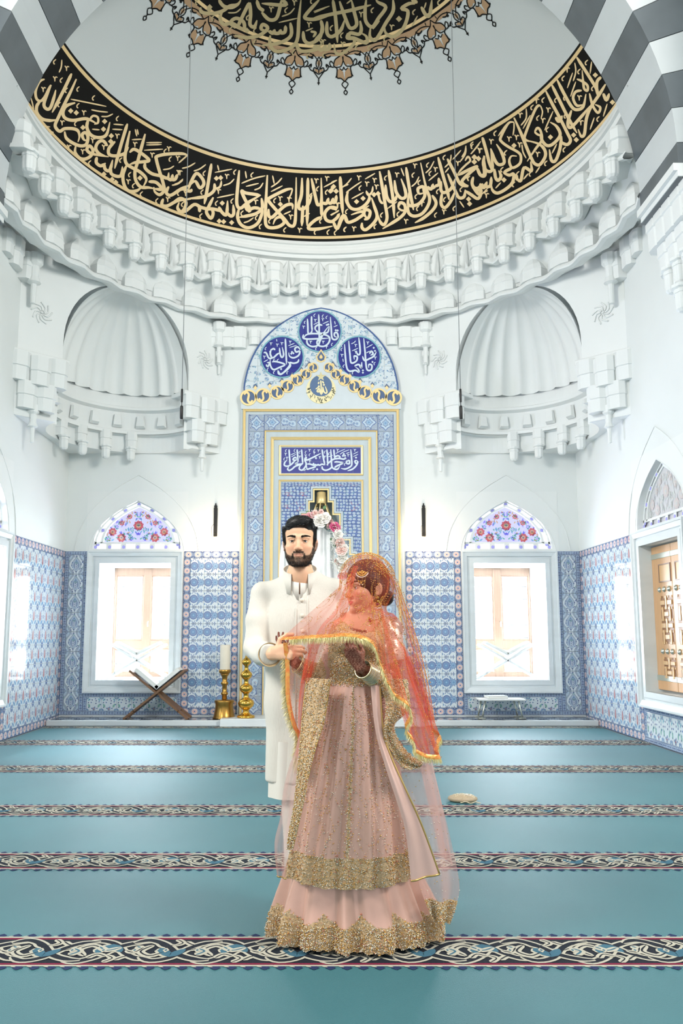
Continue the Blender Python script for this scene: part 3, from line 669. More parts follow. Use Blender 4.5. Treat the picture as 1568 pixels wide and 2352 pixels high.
# C: side walls: tall red leaves between pairs of blue leaves
w, h = .252, .252
t = Tile(w, h, 'white')
def cmot(cx_, cz_):
    t.f(petal((cx_, cz_ - .085), PI / 2, 0, .17, .030, 7), 'grey', 2).f(petal((cx_, cz_ - .07), PI / 2, 0, .14, .023, 7), 'red', 3).f(petal((cx_, cz_ - .04), PI / 2, 0, .08, .009, 5), 'rose', 4)
    for s in (-1, 1):
        t.f(petal((cx_ + s * .015, cz_ - .105), PI / 2 - s * 1.05, 0, .105, .024, 6), 'sky', 2).f(petal((cx_ + s * .03, cz_ - .095), PI / 2 - s * 1.05, 0, .07, .010, 5), 'blue', 3)
        t.stroke([(cx_ + s * .01, cz_ - .12), (cx_ + s * .06, cz_ - .03), (cx_ + s * .05, cz_ + .06), (cx_ + s * .01, cz_ + .12)], .009, 'slate', 1)
        for k in range(4): t.leaf(cx_ + s * .055, cz_ - .05 + k * .035, PI / 2 - s * (.6 - k * .1), .035, .008, 'cobalt' if k % 2 else 'slate', 1)
cmot(w * .5, h * .52)
for sx in (0, w):
    for sz in (0, h): t.flower(sx, sz, .055, 8, 'slate', 1).flower(sx, sz, .03, 6, 'cobalt', 2).disc(sx, sz, .012, 'pale', 3, 6)
    t.flower(sx, h * .5, .03, 6, 'blue', 1).disc(sx, h * .5, .010, 'rose', 2, 6)
T_C = t.mesh()
# D: panels under the windows: scattered dark spots, leaves and buds
w, h = .24, .215
t = Tile(w, h, 'white')
for k in range(16):
    a = k * 2.4; r = .022 + .021 * math.sqrt(k) ; t.leaf(w * .5 + r * math.cos(a), h * .5 + r * math.sin(a) * .8, a + .8, .026, .0095, 'cobalt' if k % 3 else 'navy', 1)
for s in (-1, 1):
    t.leaf(w * .5 + s * .06, h * .22, PI / 2 - s * .5, .08, .016, 'green', 2); t.leaf(w * .5 + s * .1, h * .7, PI / 2 + s * .7, .06, .012, 'turq', 2)
t.flower(w * .5, h * .15, .03, 6, 'slate', 2).disc(w * .5, h * .15, .01, 'red', 3, 6)
for sx in (0, w): t.flower(sx, h, .045, 8, 'slate', 1).flower(sx, h, .028, 5, 'turq', 2); t.flower(sx, 0, .045, 8, 'blue', 1).disc(sx, 0, .02, 'pale', 2, 8)
T_D = t.mesh()
def fit(parent, me_t, x0, x1, z0, z1, w, h, mw, name='tile', y=0.0):
    """fill a rectangle with whole tiles, stretched a few percent so that they close exactly"""
    nx, nz = max(1, round((x1 - x0) / w)), max(1, round((z1 - z0) / h)); sx, sz = (x1 - x0) / nx / w, (z1 - z0) / nz / h
    for i in range(nx):
        for j in range(nz):
            inst(name, me_t, parent, mw=mw @ Matrix.Translation((x0 + i * w * sx, y - random.uniform(0, .0012), z0 + j * h * sz)) @ Matrix.Diagonal((sx, 1, sz, 1)))
I4 = Matrix.Identity(4)
def bordered(parent, x0, x1, z0, z1, mw, inner, wi, hi, wide=True, sides=(1, 1, 1, 1)):
    bw = .105 if wide else .06; bl = .131 if wide else .12; V, Hh = (T_BV, T_BH) if wide else (T_NV, T_NH)
    l, r, bo, to = [bw * s for s in sides]
    fit(parent, inner, x0 + l, x1 - r, z0 + bo, z1 - to, wi, hi, mw)
    if sides[0]: fit(parent, V, x0, x0 + bw, z0 + bo, z1 - to, bw, bl, mw)
    if sides[1]: fit(parent, V, x1 - bw, x1, z0 + bo, z1 - to, bw, bl, mw)
    if sides[3]: fit(parent, Hh, x0, x1, z1 - bw, z1, bl, bw, mw)
    if sides[2]: fit(parent, Hh, x0, x1, z0, z0 + bw, bl, bw, mw)
FO = .735                                                    # half width of the marble window frames
for sg in (-1, 1):
    xi, xo = WC - FO, WC + FO
    a, c = sorted((sg * 1.275, sg * xi)); bordered(wall_back, a, c, ZT0, ZT1, I4, T_A, .226, .262)
    a, c = sorted((sg * xo, sg * (XW - .012))); bordered(wall_back, a, c, ZT0, ZT1, I4, T_O, .225, .293, False)
    a, c = sorted((sg * xi, sg * xo)); bordered(wall_back, a, c, ZT0, OZ0 - .19, I4, T_D, .24, .215, False)
for wall, s in ((wall_right, -1), (wall_left, 1)):
    far, near = s * (YB - .012), s * (WS + FO)
    a, c = sorted((far, near)); bordered(wall, a, c, .0, ZT1, I4, T_C, .252, .252, True, (1, 1, 1, 1))
    a, c = sorted((s * (WS + FO), s * (WS - FO))); bordered(wall, a, c, 0, OZ0 - .19, I4, T_D, .24, .215, False)
    a, c = sorted((s * (WS - FO), s * 7.6)); bordered(wall, a, c, .0, ZT1, I4, T_C, .252, .252, True, (1, 1, 1, 1))
# marble step along the back wall
b = MB(); b.bevbox((-XW + .02, 11.62, .0), (-1.45, YB - .002, .08), .008); b.bevbox((1.45, 11.62, 0), (XW - .02, YB - .002, .08), .008)
b.bevbox((-1.45, 11.52, 0), (1.45, YB - .002, .11), .008)
step = b.build('trim_7', M_MARB, kind='structure')
pat = [(0, 'grey'), (1, 'navy')]
M_STEPG, M_STEPN = mat('polished_grey_marble', (150, 160, 166), .12, var=.15), mat('polished_black_marble', (48, 54, 62), .1)
for sg in (-1, 1):
    for k in range(15):
        xa = 1.50 + k * .16
        for j in range(3):
            b = MB(); ya = 11.68 + j * .165; b.bevbox((sg * (xa + .08) - .078, ya, .078), (sg * (xa + .08) + .078, ya + .16, .0835), .002); b.build('marble_tile', M_STEPG if (k + j) % 2 else M_STEPN, step)
# ------------------------------------------------------------------ lettering: pen strokes written as small polylines ("width: x,y x,y ...")
def strokes(txt):
    out = []
    for ln in txt.split(';'):
        ln = ln.strip()
        if not ln: continue
        w = None
        if ':' in ln: w, ln = ln.split(':'); w = float(w)
        out.append((w, [tuple(float(v) for v in p.split(',')) for p in ln.split()]))
    return out
def pts(txt): return [tuple(float(v) for v in p.split(',')) for p in txt.split()]
def write(b, to3d, main, w0, dots='', dsz=20, dashes='', dw=12, ticks='', vees='', ms=1.0, mi=0, rot=0.0):
    """main letters, square dots, dashes and small vowel marks; to3d maps the sheet's coordinates to space"""
    cnt = [0]
    def lift(p): return (p[0], p[1] - 4e-5 * cnt[0], p[2])
    def strip(L, R):
        cnt[0] += 1; b.grid([[lift(to3d(*p)) for p in L], [lift(to3d(*p)) for p in R]], mi, False)
    for w, p in strokes(main): strip(*ribbon2d(p, (w or w0) * .86, (.45, .3), 5))
    for p in pts(dots):
        r = dsz; cnt[0] += 1; b.poly([lift(to3d(p[0] + r * math.cos(a + rot), p[1] + r * math.sin(a + rot))) for a in (0, PI / 2, PI, 3 * PI / 2)], mi)
    for w, p in strokes(dashes): strip(*ribbon2d(p, dw, (.5, .5), 4))
    for x, y in pts(ticks):
        q = [(x + 14 * ms, y - 24 * ms), (x - 8 * ms, y - 4 * ms), (x - 6 * ms, y + 16 * ms), (x + 4 * ms, y + 18 * ms)]; strip(*ribbon2d(q, 11 * ms, (.4, .6), 4))
    for x, y in pts(vees):
        strip(*ribbon2d([(x - 18 * ms, y - 20 * ms), (x - 4 * ms, y), (x - 2 * ms, y + 28 * ms)], 11 * ms, (.6, .4), 4))
        strip(*ribbon2d([(x - 2 * ms, y + 4 * ms), (x + 6 * ms, y - 14 * ms), (x + 22 * ms, y - 8 * ms)], 10 * ms, (.6, .5), 4))
def dome_hit(x, y, off=.012):
    """where the photograph's ray meets the inside of the half dome"""
    sc = np.array([1 / (DA - off), 1 / (DA - off), 1 / (DB - off)]); o = np.array([-AX, -AY, H - AZ]) * sc; r = ray(x, y) * sc
    a, b_, c = r @ r, 2 * r @ o, o @ o - 1; d = max(b_ * b_ - 4 * a * c, 0); t = (-b_ + math.sqrt(d)) / 2 / a
    return o + r * t
def dome_pt(x, y, off=.012):
    u = dome_hit(x, y, off); return (AX + u[0] * (DA - off), AY + u[1] * (DA - off), AZ + u[2] * (DB - off))
def alpha_at(y): return math.acos(min(1, max(-1, dome_hit(735, y, 0)[2])))
def dome_a(phi, al, off=.006): return (AX + (DA - off) * math.sin(al) * math.sin(phi), AY + (DA - off) * math.sin(al) * math.cos(phi), AZ + (DB - off) * math.cos(al))
def dome_ring(name, a0, a1, m, off, parent, p0=-1.70, p1=1.70, n=90, k=5):
    b = MB(); b.grid([[dome_a(p, a, off) for p in np.linspace(p0, p1, n)] for a in np.linspace(a0, a1, k)]); return b.build(name, m, parent, fix=False)
band = dome_ring('inscription_band', alpha_at(386.5), PI / 2 - .002, M_BLACK, .006, ceiling)
dome_ring('gold_line', alpha_at(392), alpha_at(399.5), M_GOLDP, .010, band, k=3)
dome_ring('gold_line', alpha_at(543), alpha_at(549.5), M_GOLDP, .010, band, k=3)
SH = [((40, 80), 3.92), ((400, 360), 3.92), ((760, 330), 4.3556), ((1060, 80), 4.1263)]
def sheet(i, off=.012):
    (ox, oy), sc = SH[i]; return lambda x, y: dome_pt(ox + x / sc, oy + y / sc, off)
b = MB()
write(b, sheet(0), """488,348 440,450 380,570 312,700; 530,398 480,510 420,630 370,740 340,810 355,850 385,868 425,845 500,845 545,865 558,915 545,965; 28:245,400 200,420 165,500 170,570 205,597 245,560 290,470 303,450;
303,450 250,580 240,640 270,670 300,650 330,560 345,495; 205,598 175,640 175,700 220,755 290,772 350,765; 520,612 440,640 410,700 430,750 500,770 600,755 650,765 715,800; 24:650,765 680,730 722,742 725,790 690,805; 640,755 625,830 660,900 730,925 800,900 832,785;
425,870 440,930 500,975 570,1000 620,985 635,920 612,880 583,900 600,945 640,950; 525,1000 520,1060 560,1110 610,1118 660,1090 680,1040 650,1000 625,1030 655,1065 740,1085 822,1098; 812,1000 770,955 725,970 705,1020 730,1065 790,1090; 880,960 825,1020 825,1075 880,1090 960,1070 1000,1010;
990,800 950,930 910,1070 875,1205; 715,1100 710,1150 750,1180 795,1155; 780,1160 790,1210 830,1220 857,1125; 840,1190 845,1250 900,1275 935,1260 945,1185; 1012,865 980,1020 968,1110 985,1165 1040,1200 1110,1240 1160,1300 1130,1370; 1150,892 1120,1000 1080,1150 1058,1230 1065,1310 1110,1370 1180,1375 1230,1385;
1010,1060 1050,1030 1120,1070 1185,1128 1140,1142 1060,1150 1010,1168; 985,1170 950,1260 960,1350 1000,1405 1070,1405 1120,1370; 1530,1085 1480,1070 1340,1075 1255,1095 1250,1120 1270,1200 1310,1330 1320,1400 1280,1440 1235,1410 1228,1370; 16:1530,1085 1490,1120 1450,1155; 1150,1150 1150,1200 1210,1250 1290,1270 1350,1290 1362,1240;
1350,1290 1385,1305 1398,1255; 1390,1305 1420,1300 1440,1255; 1180,1322 1250,1330 1300,1390 1225,1385; 1362,1365 1340,1420 1380,1445 1470,1390 1560,1350; 1312,1475 1300,1530 1350,1540 1450,1490 1560,1480; 14:120,560 140,640 140,690 100,690 95,650 135,690""", 34,
 '480,685 530,702 785,780 775,850 590,835 845,910 840,960 778,1255 852,1302 885,1328 1103,1290', 25,
 '480,580 640,612 800,645; 665,675 740,690 815,697; 755,735 810,735 860,712; 865,805 955,812; 855,850 945,855; 672,850 740,856; 212,822 295,830; 1030,945 1120,940; 1160,972 1300,970; 1160,992 1298,988; 1140,1040 1310,1030; 1310,1215 1370,1205 1410,1180; 1390,1355 1440,1345 1490,1310; 375,340 395,290 400,225; 1060,850 1075,915; 1078,850 1088,900; 185,750 180,795', 13,
 '335,245 395,410 545,490 440,502 685,570 900,755 650,1155 1115,1435 1255,1495 375,630 525,800 545,640 930,1130 1375,1120 1010,1260 1045,1360 1330,1050', '445,300 235,490 600,700 405,790 680,950 900,910 465,1010 590,1050 780,1010 1215,1080 1445,1110 1000,1320 1465,1240 1355,1480 340,395 1060,985 1365,1025 305,890')
write(b, sheet(1), """0,330 70,290 140,310 160,290; 130,290 150,230 200,150 255,200 265,250 230,280 190,220 150,250; 335,62 315,180 290,330 270,428; 362,240 360,300 310,345 240,365 120,378; 24:360,280 385,285 415,265 425,215;
0,400 60,375 105,410 90,470 60,495 30,460 45,410; 35,495 100,490 180,430 240,455 300,470 350,470 420,490 455,520; 352,365 310,450 290,500 330,555 350,500 312,450; 400,450 430,500 470,520 480,395; 470,500 510,535 535,510 530,430; 225,440 230,500;
585,122 572,260 562,400 575,455 605,460 640,430 700,390 780,345; 600,298 640,325 720,338 778,348; 600,300 630,370 680,470 665,500; 785,372 792,460 740,510 660,532 585,545; 585,460 570,540 600,610 670,640 750,600 790,510 797,460; 640,430 660,480 720,460 790,472;
838,165 825,400 820,560 830,620 870,640 940,630 990,590 960,542 912,560 890,610; 1065,288 1000,300 860,370 848,395 900,460 990,560 1040,620 1085,600 1095,400 1098,185; 16:1065,290 1050,340 1025,385; 850,470 850,530 880,545 930,500 1000,440 1060,430 1065,475;
1150,190 1145,340 1120,430 1130,470 1180,460 1220,400 1240,340; 1158,440 1148,625; 1203,190 1200,400 1195,622; 1235,195 1262,320 1285,420 1302,432 1325,400 1322,190; 1322,400 1328,540; 1335,415 1370,420 1390,370; 1385,415 1415,415 1432,370; 1425,415 1450,405 1460,345;
1475,460 1400,458 1355,510 1370,570 1430,580 1490,510; 1330,540 1270,570 1215,620 1215,650 1300,650 1425,625; 1492,180 1502,350 1515,505; 1440,620 1470,645 1500,560 1530,530 1568,590; 24:1565,310 1545,390 1568,440""", 34,
 '380,195 418,190 405,580 445,585 517,593 432,418 955,428 1430,275 1405,310 1457,312', 24,
 '70,105 130,90 190,55; 175,130 230,110 285,70; 365,142 520,112; 385,370 540,338; 605,240 720,195 820,172; 645,268 760,240; 720,300 770,280 800,235; 870,275 930,235 970,190; 870,315 975,262; 1345,275 1460,215; 985,520 1050,490; 625,595 670,580 715,548; 1405,525 1480,490; 440,260 500,240 540,200; 1165,540 1220,510; 0,250 40,235 80,200; 1515,270 1568,250; 390,75 402,125; 640,130 650,195; 885,170 900,245', 13,
 '270,150 545,140 700,165 250,320 40,330 520,400 380,420 240,535 610,510 740,550 775,630 995,660 1230,350 1370,320 1270,680 1385,680 1450,685 1535,655 905,395 1318,580 1290,290 75,430 860,580', '105,330 40,140 475,175 400,310 735,405 1035,385 1050,540 1130,660 1375,195 1470,430 955,375 1280,215')
write(b, sheet(2), """92,328 105,520 117,705; 0,640 40,650 60,660; 0,790 60,740 80,700; 20,775 60,850 100,770 130,715; 130,718 165,785 230,770 280,740 330,700 300,680 200,712; 330,760 375,740 390,680 350,660 328,700 370,762; 165,500 160,580 200,645 270,655 345,610 385,540 350,470; 24:350,480 375,515 410,480 418,425;
310,790 310,840 350,860 430,790 460,720 430,620 405,540; 485,275 510,420 540,600 560,740 530,810 490,780 465,700; 575,265 600,420 620,560 632,745; 545,410 555,520 590,580 640,560 660,500; 28:470,490 490,570 520,602; 635,365 650,480 700,545 745,530 740,460 700,350;
670,640 690,592 735,610 740,680 690,740 600,800 515,852; 24:670,640 700,665 735,668; 750,235 775,400 800,540 825,665; 780,485 770,600 810,622 880,600 935,530 930,470 918,430 870,450 880,500 930,492; 770,610 775,690 830,725 910,700 970,620 985,540 950,440 895,190; 960,430 1000,455 1022,400; 1005,450 1045,425; 1040,425 1080,405 1075,340;
1010,515 1050,590 1020,660 930,740 838,792; 1070,135 1120,320 1160,460 1180,562; 1100,375 1098,460 1130,490 1200,450 1242,350; 1162,150 1230,280 1290,400 1372,432; 1165,300 1240,470 1280,540 1330,530 1342,460; 1110,490 1100,600 1140,640 1200,570 1242,470;
24:1340,172 1370,130 1392,170 1350,210 1300,260 1260,312; 1470,222 1380,260 1268,318; 1470,225 1390,290 1312,370 1330,410 1375,422; 1340,470 1400,510 1470,550 1497,480 1420,430 1410,355; 1410,430 1460,450 1520,400; 1490,420 1520,440 1547,400; 1460,245 1490,310 1530,325 1542,280 1525,120""", 37,
 '255,580 320,548 430,510 470,500 1375,555 1385,602 1430,135 1475,152 1430,182 25,430 2,470 50,475', 27,
 '340,355 440,297; 150,490 230,430 305,380; 205,552 325,487; 315,660 380,620; 110,440 160,400 205,345; 805,430 850,390 880,330; 945,295 990,250 1030,175; 975,372 1070,292; 1140,290 1180,240; 1215,160 1300,65; 1135,240 1190,180 1200,110; 1290,180 1340,110 1350,40; 1395,105 1480,10; 565,650 660,580; 1510,500 1568,470; 0,720 80,665; 0,390 60,365; 700,245 730,325; 1285,575 1330,640', 14,
 '545,345 820,315 965,215 990,300 290,445 155,680 140,860 505,715 440,830 670,705 850,530 865,650 1065,480 1045,715 1135,560 1230,650 1300,460 1375,350 1410,30 880,390 1130,140', '280,340 360,400 455,430 840,220 1045,255 70,610 750,775 1130,680 910,600 1490,65 435,365 660,310 230,850 1270,195', 1.1)
write(b, sheet(3), """195,970 230,1090 275,1270; 215,1145 205,1230 240,1290 290,1270 275,1075; 275,1080 310,1180 350,1230 402,1210 380,1120 328,1035; 140,1250 180,1330 215,1310 200,1205; 310,1270 320,1350 345,1380 372,1340 350,1285; 110,1345 100,1420 160,1510 182,1470 110,1440; 170,1410 210,1450 240,1390; 225,1440 270,1430 280,1345;
30:495,828 440,840 370,970 375,1010 440,1060 530,1110 560,1150 550,1220 480,1260 450,1200 470,1150 522,1150; 16:495,830 495,890 485,955; 395,1310 450,1330 492,1320 480,1400 420,1460 340,1500 290,1470 278,1400; 400,1315 420,1290 480,1262; 495,785 560,930 620,1080 660,1170 690,1220 740,1230 792,1150 780,1080 720,1030 608,1000;
30:745,668 700,700 610,920 598,990 660,1012; 16:745,670 765,730 750,795; 28:690,920 720,882 750,920 757,1000 700,1080 620,1200; 24:690,920 720,945 752,955; 530,1370 560,1380 590,1260 660,1290 652,1200; 510,1320 530,1385; 750,930 760,1000 810,1050 870,1030 932,950 900,870 838,828;
795,530 860,660 930,790 1000,930 1030,1000 1000,1040 950,1020 938,970; 852,472 930,630 1010,790 1092,932; 903,425 970,560 1040,680 1090,710 1150,680 1177,560; 30:1137,528 1080,540 1055,600 1090,670 1150,662; 890,780 920,822 952,765; 945,960 930,1080 890,1190 850,1190 830,1085;
1040,715 1005,830 1030,880 1120,790 1222,668; 28:1090,420 1140,440 1190,480 1190,530 1160,510 1150,440 1140,335; 1088,212 1190,370 1275,510 1285,570; 1320,400 1280,450 1282,570; 1362,468 1300,570 1220,690 1180,800 1162,940 1130,960 1103,895; 28:1210,555 1240,670 1290,740 1312,690 1262,660; 1340,555 1370,620 1397,555""", 35,
 '1265,382 400,1375 840,970 1060,950 1085,995 495,1050 122,1160 158,1172 120,1205 1427,640', 26,
 '345,960 425,845; 90,1130 180,1010; 560,860 610,790 610,700; 580,890 650,762; 785,905 865,725; 1000,505 1050,360; 1055,440 1080,350 1070,265; 1030,585 1080,445; 1340,775 1378,655; 1215,900 1255,785; 700,1310 740,1250; 585,1370 630,1315; 855,1125 900,1035; 320,1455 370,1400; 195,1510 245,1455; 1215,370 1230,255; 570,1040 580,1110 610,1170; 0,1160 30,1110 40,1050', 14,
 '95,1040 315,935 665,690 770,620 890,620 960,415 1110,350 1180,265 720,790 810,900 980,770 970,1090 795,1220 650,1320 530,1320 490,1420 415,1120 60,1350 1290,800 975,600 1240,510 380,1280', '170,1095 555,760 710,625 820,710 1000,330 1115,595 720,1130 1130,830 235,1520 450,985 520,970 770,810 550,1040 280,1010', 1.1)
b.build('lettering', mat('gilt_lettering', (236, 210, 160), .45, 0), band, fix=False)['kind'] = 'stuff'
# round inscription in the crown of the dome with its painted lace border
med = dome_ring('crown_inscription', .02, math.radians(37.7), M_BLACK, .006, ceiling, k=14)
dome_ring('gold_line', math.radians(36.25), math.radians(37.0), M_GOLDP, .010, med, k=3)
SH += [((320, 0), 3.5636), ((720, 0), 3.5636)]
b = MB()
write(b, sheet(4), """780,290 880,308 980,290 1050,232 1010,200 998,240 1060,257; 1060,252 1090,272 1110,240; 1095,270 1140,272 1160,240; 1150,270 1190,262 1195,208; 1235,185 1240,290 1150,350 1000,372; 1070,290 1070,370 1120,420 1220,400 1290,330 1305,150 1322,0; 1280,330 1300,400 1350,420 1450,402 1480,365; 1470,400 1500,402 1530,370; 1520,400 1550,400 1568,365;
905,20 910,120 905,200 940,220 962,165; 680,90 660,150 690,200 760,192 850,240 852,180 790,150 740,190 785,232; 900,20 850,120 798,232; 500,60 510,100 600,110 680,90 740,50 800,40 830,0; 650,0 690,50 760,60 820,20; 1000,100 1060,160 1120,150 1150,60 1162,0; 1170,0 1195,42 1000,28; 1020,90 980,60 960,0; 1470,0 1370,110 1358,150 1440,157 1568,122; 24:1400,258 1442,268 1420,305; 1340,255 1350,330 1400,355 1480,300 1492,175""", 34,
 '880,250 575,58 570,78', 24, '1140,185 1290,150; 1360,255 1420,230; 1430,105 1530,60; 725,105 790,102 830,70; 1165,135 1230,110 1270,65', 12, '600,150 745,245 945,250 885,145 1200,85 1260,430 1380,460 1510,450 940,350 470,20 1410,10', '1080,75 1390,200 1490,350 1270,20')
write(b, sheet(5), """0,150 150,115 300,85 470,40; 158,0 180,150 195,350; 212,10 260,150 300,230 352,200 330,90 310,0; 60,165 70,260 0,342; 110,175 110,270 150,300 220,250 252,165; 380,170 390,240 370,280 300,270 290,310 330,312 430,352 432,300 388,270; 30:280,270 275,312 330,320 320,370 230,440 180,430 168,355; 430,0 420,100 430,180 480,220 530,150 590,60 530,20 510,0;
650,0 650,90 590,190 540,280 500,330 460,300 468,215; 830,30 780,30 720,70 770,90 760,170 720,250 650,300 590,270 578,205; 850,22 800,0; 880,55 920,125 950,120 967,0; 0,400 20,380 60,412 90,380; 75,405 120,402 132,352""", 34, '698,155', 26, '485,240 540,170; 800,222 850,130; 905,70 920,20; 0,95 130,50; 270,30 310,0', 12, '145,230 230,290 480,85 350,390 585,320 820,100 1025,20 455,390', '80,340 240,360 390,115 640,220')
b.build('lettering', mat('dull_gilt_lettering', (190, 172, 128), .4, .2), med, fix=False)['kind'] = 'stuff'
dome_ring('tan_ring', math.radians(37.7), math.radians(39.0), mat('tan_paint', (178, 146, 112), .6), .006, ceiling, k=3)
M_TAN = mat('tan_paint', (178, 146, 112), .6)
def lace(phi0):
    def to(x, y, off): return dome_a(phi0 + math.radians(x / 3.5636 / 6.9), math.radians(37.6 + (y - 560) / 3.5636 / 9.1), off)
    b = MB()
    for s in (-1, 1):
        def fil(txt, off=.007): b.poly([to(s * x, y, off) for x, y in pts(txt)], 0)
        def lin_(txt, w, tp=(.8, .8)):
            L, R = ribbon2d([(s * x, y) for x, y in pts(txt)], w, tp, 4); b.grid([[to(*p, .010) for p in L], [to(*p, .010) for p in R]], 1, False)
        fil('0,570 24,606 40,602 74,632 86,676 58,682 38,670 20,690 0,650'); fil('8,730 40,698 62,726 64,768 40,774 18,780 0,800')
        lin_('0,566 26,604 72,630 88,678 60,700 64,768 30,778 0,806', 10); lin_('0,640 22,684 62,690', 8); lin_('0,690 14,715 36,700', 8); lin_('4,610 0,650', 7)
        lin_('0,800 26,826 2,858', 8); lin_('0,872 14,890 0,912', 8); lin_('0,850 0,880', 7); lin_('60,745 75,770', 10)
        fil('223,626 240,655 223,690'); fil('223,735 180,706 200,700 223,715'); fil('223,735 266,706 246,700 223,715')
        if s == 1:
            for q in (-1, 1):
                L, R = ribbon2d([(223 + q * x, y) for x, y in pts('0,606 22,640 24,670 8,700 40,690 46,715 24,745 0,775')], 9, (.8, .8), 4); b.grid([[to(*p, .010) for p in L], [to(*p, .010) for p in R]], 1, False)
            for t_ in ('223,640 223,690', '223,700 223,735', '223,770 223,825', '212,808 234,808'):
                L, R = ribbon2d(pts(t_), 9, (.8, .8), 4); b.grid([[to(*p, .010) for p in L], [to(*p, .010) for p in R]], 1, False)
        lin_('30,604 80,585 130,582 180,600 215,640', 8); lin_('110,600 140,612 165,602 172,586', 11, (.4, .6)); lin_('150,620 170,615', 12)
        lin_('88,690 130,682 150,708 188,722 222,742', 9); lin_('92,660 112,640 124,660 104,690', 9, (.5, .5)); lin_('130,682 155,665 150,690', 12, (.3, .6)); lin_('60,585 55,560', 8)
        fil('0,560 223,560 180,592 130,575 80,578 30,598 0,570', .0065)
    b.build('lace_motif', [M_TAN, M_BLACK], ceiling, fix=False)
for k in range(-5, 5): lace(math.radians(-10.35 + 18.1 * (k + 1)))
# ------------------------------------------------------------------ the prayer niche on the back wall
YM = YB - .07                                                # front plane of its marble body
mih = empty('mihrab', (0, YB, 0), 'tall blue tiled prayer niche with gilded mouldings on the back wall', 'niche')
MC = 737.0
def mz(py): return at(MC, py, YM).z
def mx(px, py): return at(px, py, YM).x - at(MC, py, YM).x
def MP(x, y, d=0.0):
    """pixel of the photograph -> point on the niche's front plane, in the niche's own frame; d = distance proud of it"""
    p = at(x, y, YM); return (p.x, -.07 - d, p.z)
XO = at(MC, 1000, YM).x
def hwid(px, py=1000): return px / F * YM / (CT - (CY - py) / F * ST)
STEPS = [(1122, 19), (1150, 30), (1179, 46), (1237, 69), (1271, 79)]     # stepped head of the niche: upper edge (px), half width (px)
b = MB(); W2, zt, z0 = hwid(184), mz(905), .11
def bx(x0, x1, za, zb, mi=0): b.box((XO + x0, -.07, za), (XO + x1, -.002, zb), mi)
bx(-W2, W2, mz(1122), zt)
for i, (py, hw_) in enumerate(STEPS):
    zb_ = mz(STEPS[i + 1][0]) if i + 1 < len(STEPS) else z0; h_ = hwid(hw_, py)
    bx(-W2, -h_, zb_, mz(py)); bx(h_, W2, zb_, mz(py))
b.build('marble_body', M_GREYM, mih)
def uframe(name, px, py, wpx, proud, m=M_GOLD):
    h1, h0, z1 = hwid(px, py), hwid(px - wpx, py), mz(py); z0_ = mz(py + wpx); b = MB()
    pr = [(h1, z1, 0), (h1, z1, .5), ((h1 * .7 + h0 * .3), z1 * .7 + z0_ * .3, 1), ((h1 * .3 + h0 * .7), z1 * .3 + z0_ * .7, .55), (h0, z0_, .7), (h0, z0_, 0)]
    b.loft([[(XO - h, -.07 - proud * d, .11), (XO - h, -.07 - proud * d, z), (XO + h, -.07 - proud * d, z), (XO + h, -.07 - proud * d, .11)] for h, z, d in pr], closed=False, smooth=False)
    return b.build(name, m, mih, fix=False)
uframe('gilded_moulding', 179, 939.5, 6, .035); uframe('gilded_moulding', 129.5, 988.5, 3, .02)
uframe('gilded_moulding', 115, 1004, 6.5, .03); uframe('gilded_moulding', 97, 1102, 4, .02)
b = MB(); frame_rect(b, XO - hwid(91), XO + hwid(91), mz(1087.5), mz(1028), [(-.002, -.07), (-.002, -.075), (.012, -.08), (.012, -.072)], 1); frame_rect(b, XO - hwid(92), XO + hwid(92), mz(1088), mz(1027), [(0, -.07), (.005, -.095), (.02, -.098), (.028, -.085), (.03, -.07)], 0); b.build('gilded_moulding', [M_GOLD, M_GREYM], mih, fix=False)
# stepped mouldings around the niche head
def stepline(d):
    P = []
    for i, (py, hw_) in enumerate(STEPS):
        zb_ = mz(STEPS[i + 1][0]) if i + 1 < len(STEPS) else z0
        h_ = hwid(hw_, py) + d; P += [(h_, mz(py) + d), (h_, (zb_ + d) if i + 1 < len(STEPS) else zb_)]
    return [(-x, z) for x, z in P[::-1]] + P
for d0, d1, pr, m in ((.0, .028, .022, M_GREYM), (-.028, -.006, .012, M_GOLD)):
    b = MB(); b.loft([[(XO + x, y, z) for x, z in stepline(d)] for d, y in ((d0, -.07), (d0, -.07 - pr), (d1, -.07 - pr), (d1, -.07))], closed=False, smooth=False); b.build('niche_moulding', m, mih, fix=False)
# hollow of the niche
b = MB(); hn = hwid(79, 1271); rows = []
for z in (.11, 3.6): rows.append([(XO + hn * 1.03 * math.cos(t), -.05 + .30 * math.sin(t), z) for t in np.linspace(PI, 0, 25)])
b.grid(rows); b.add([p for p in rows[1]], [tuple(range(25))]); b.build('niche_hollow', M_GREYM, mih, fix=False)
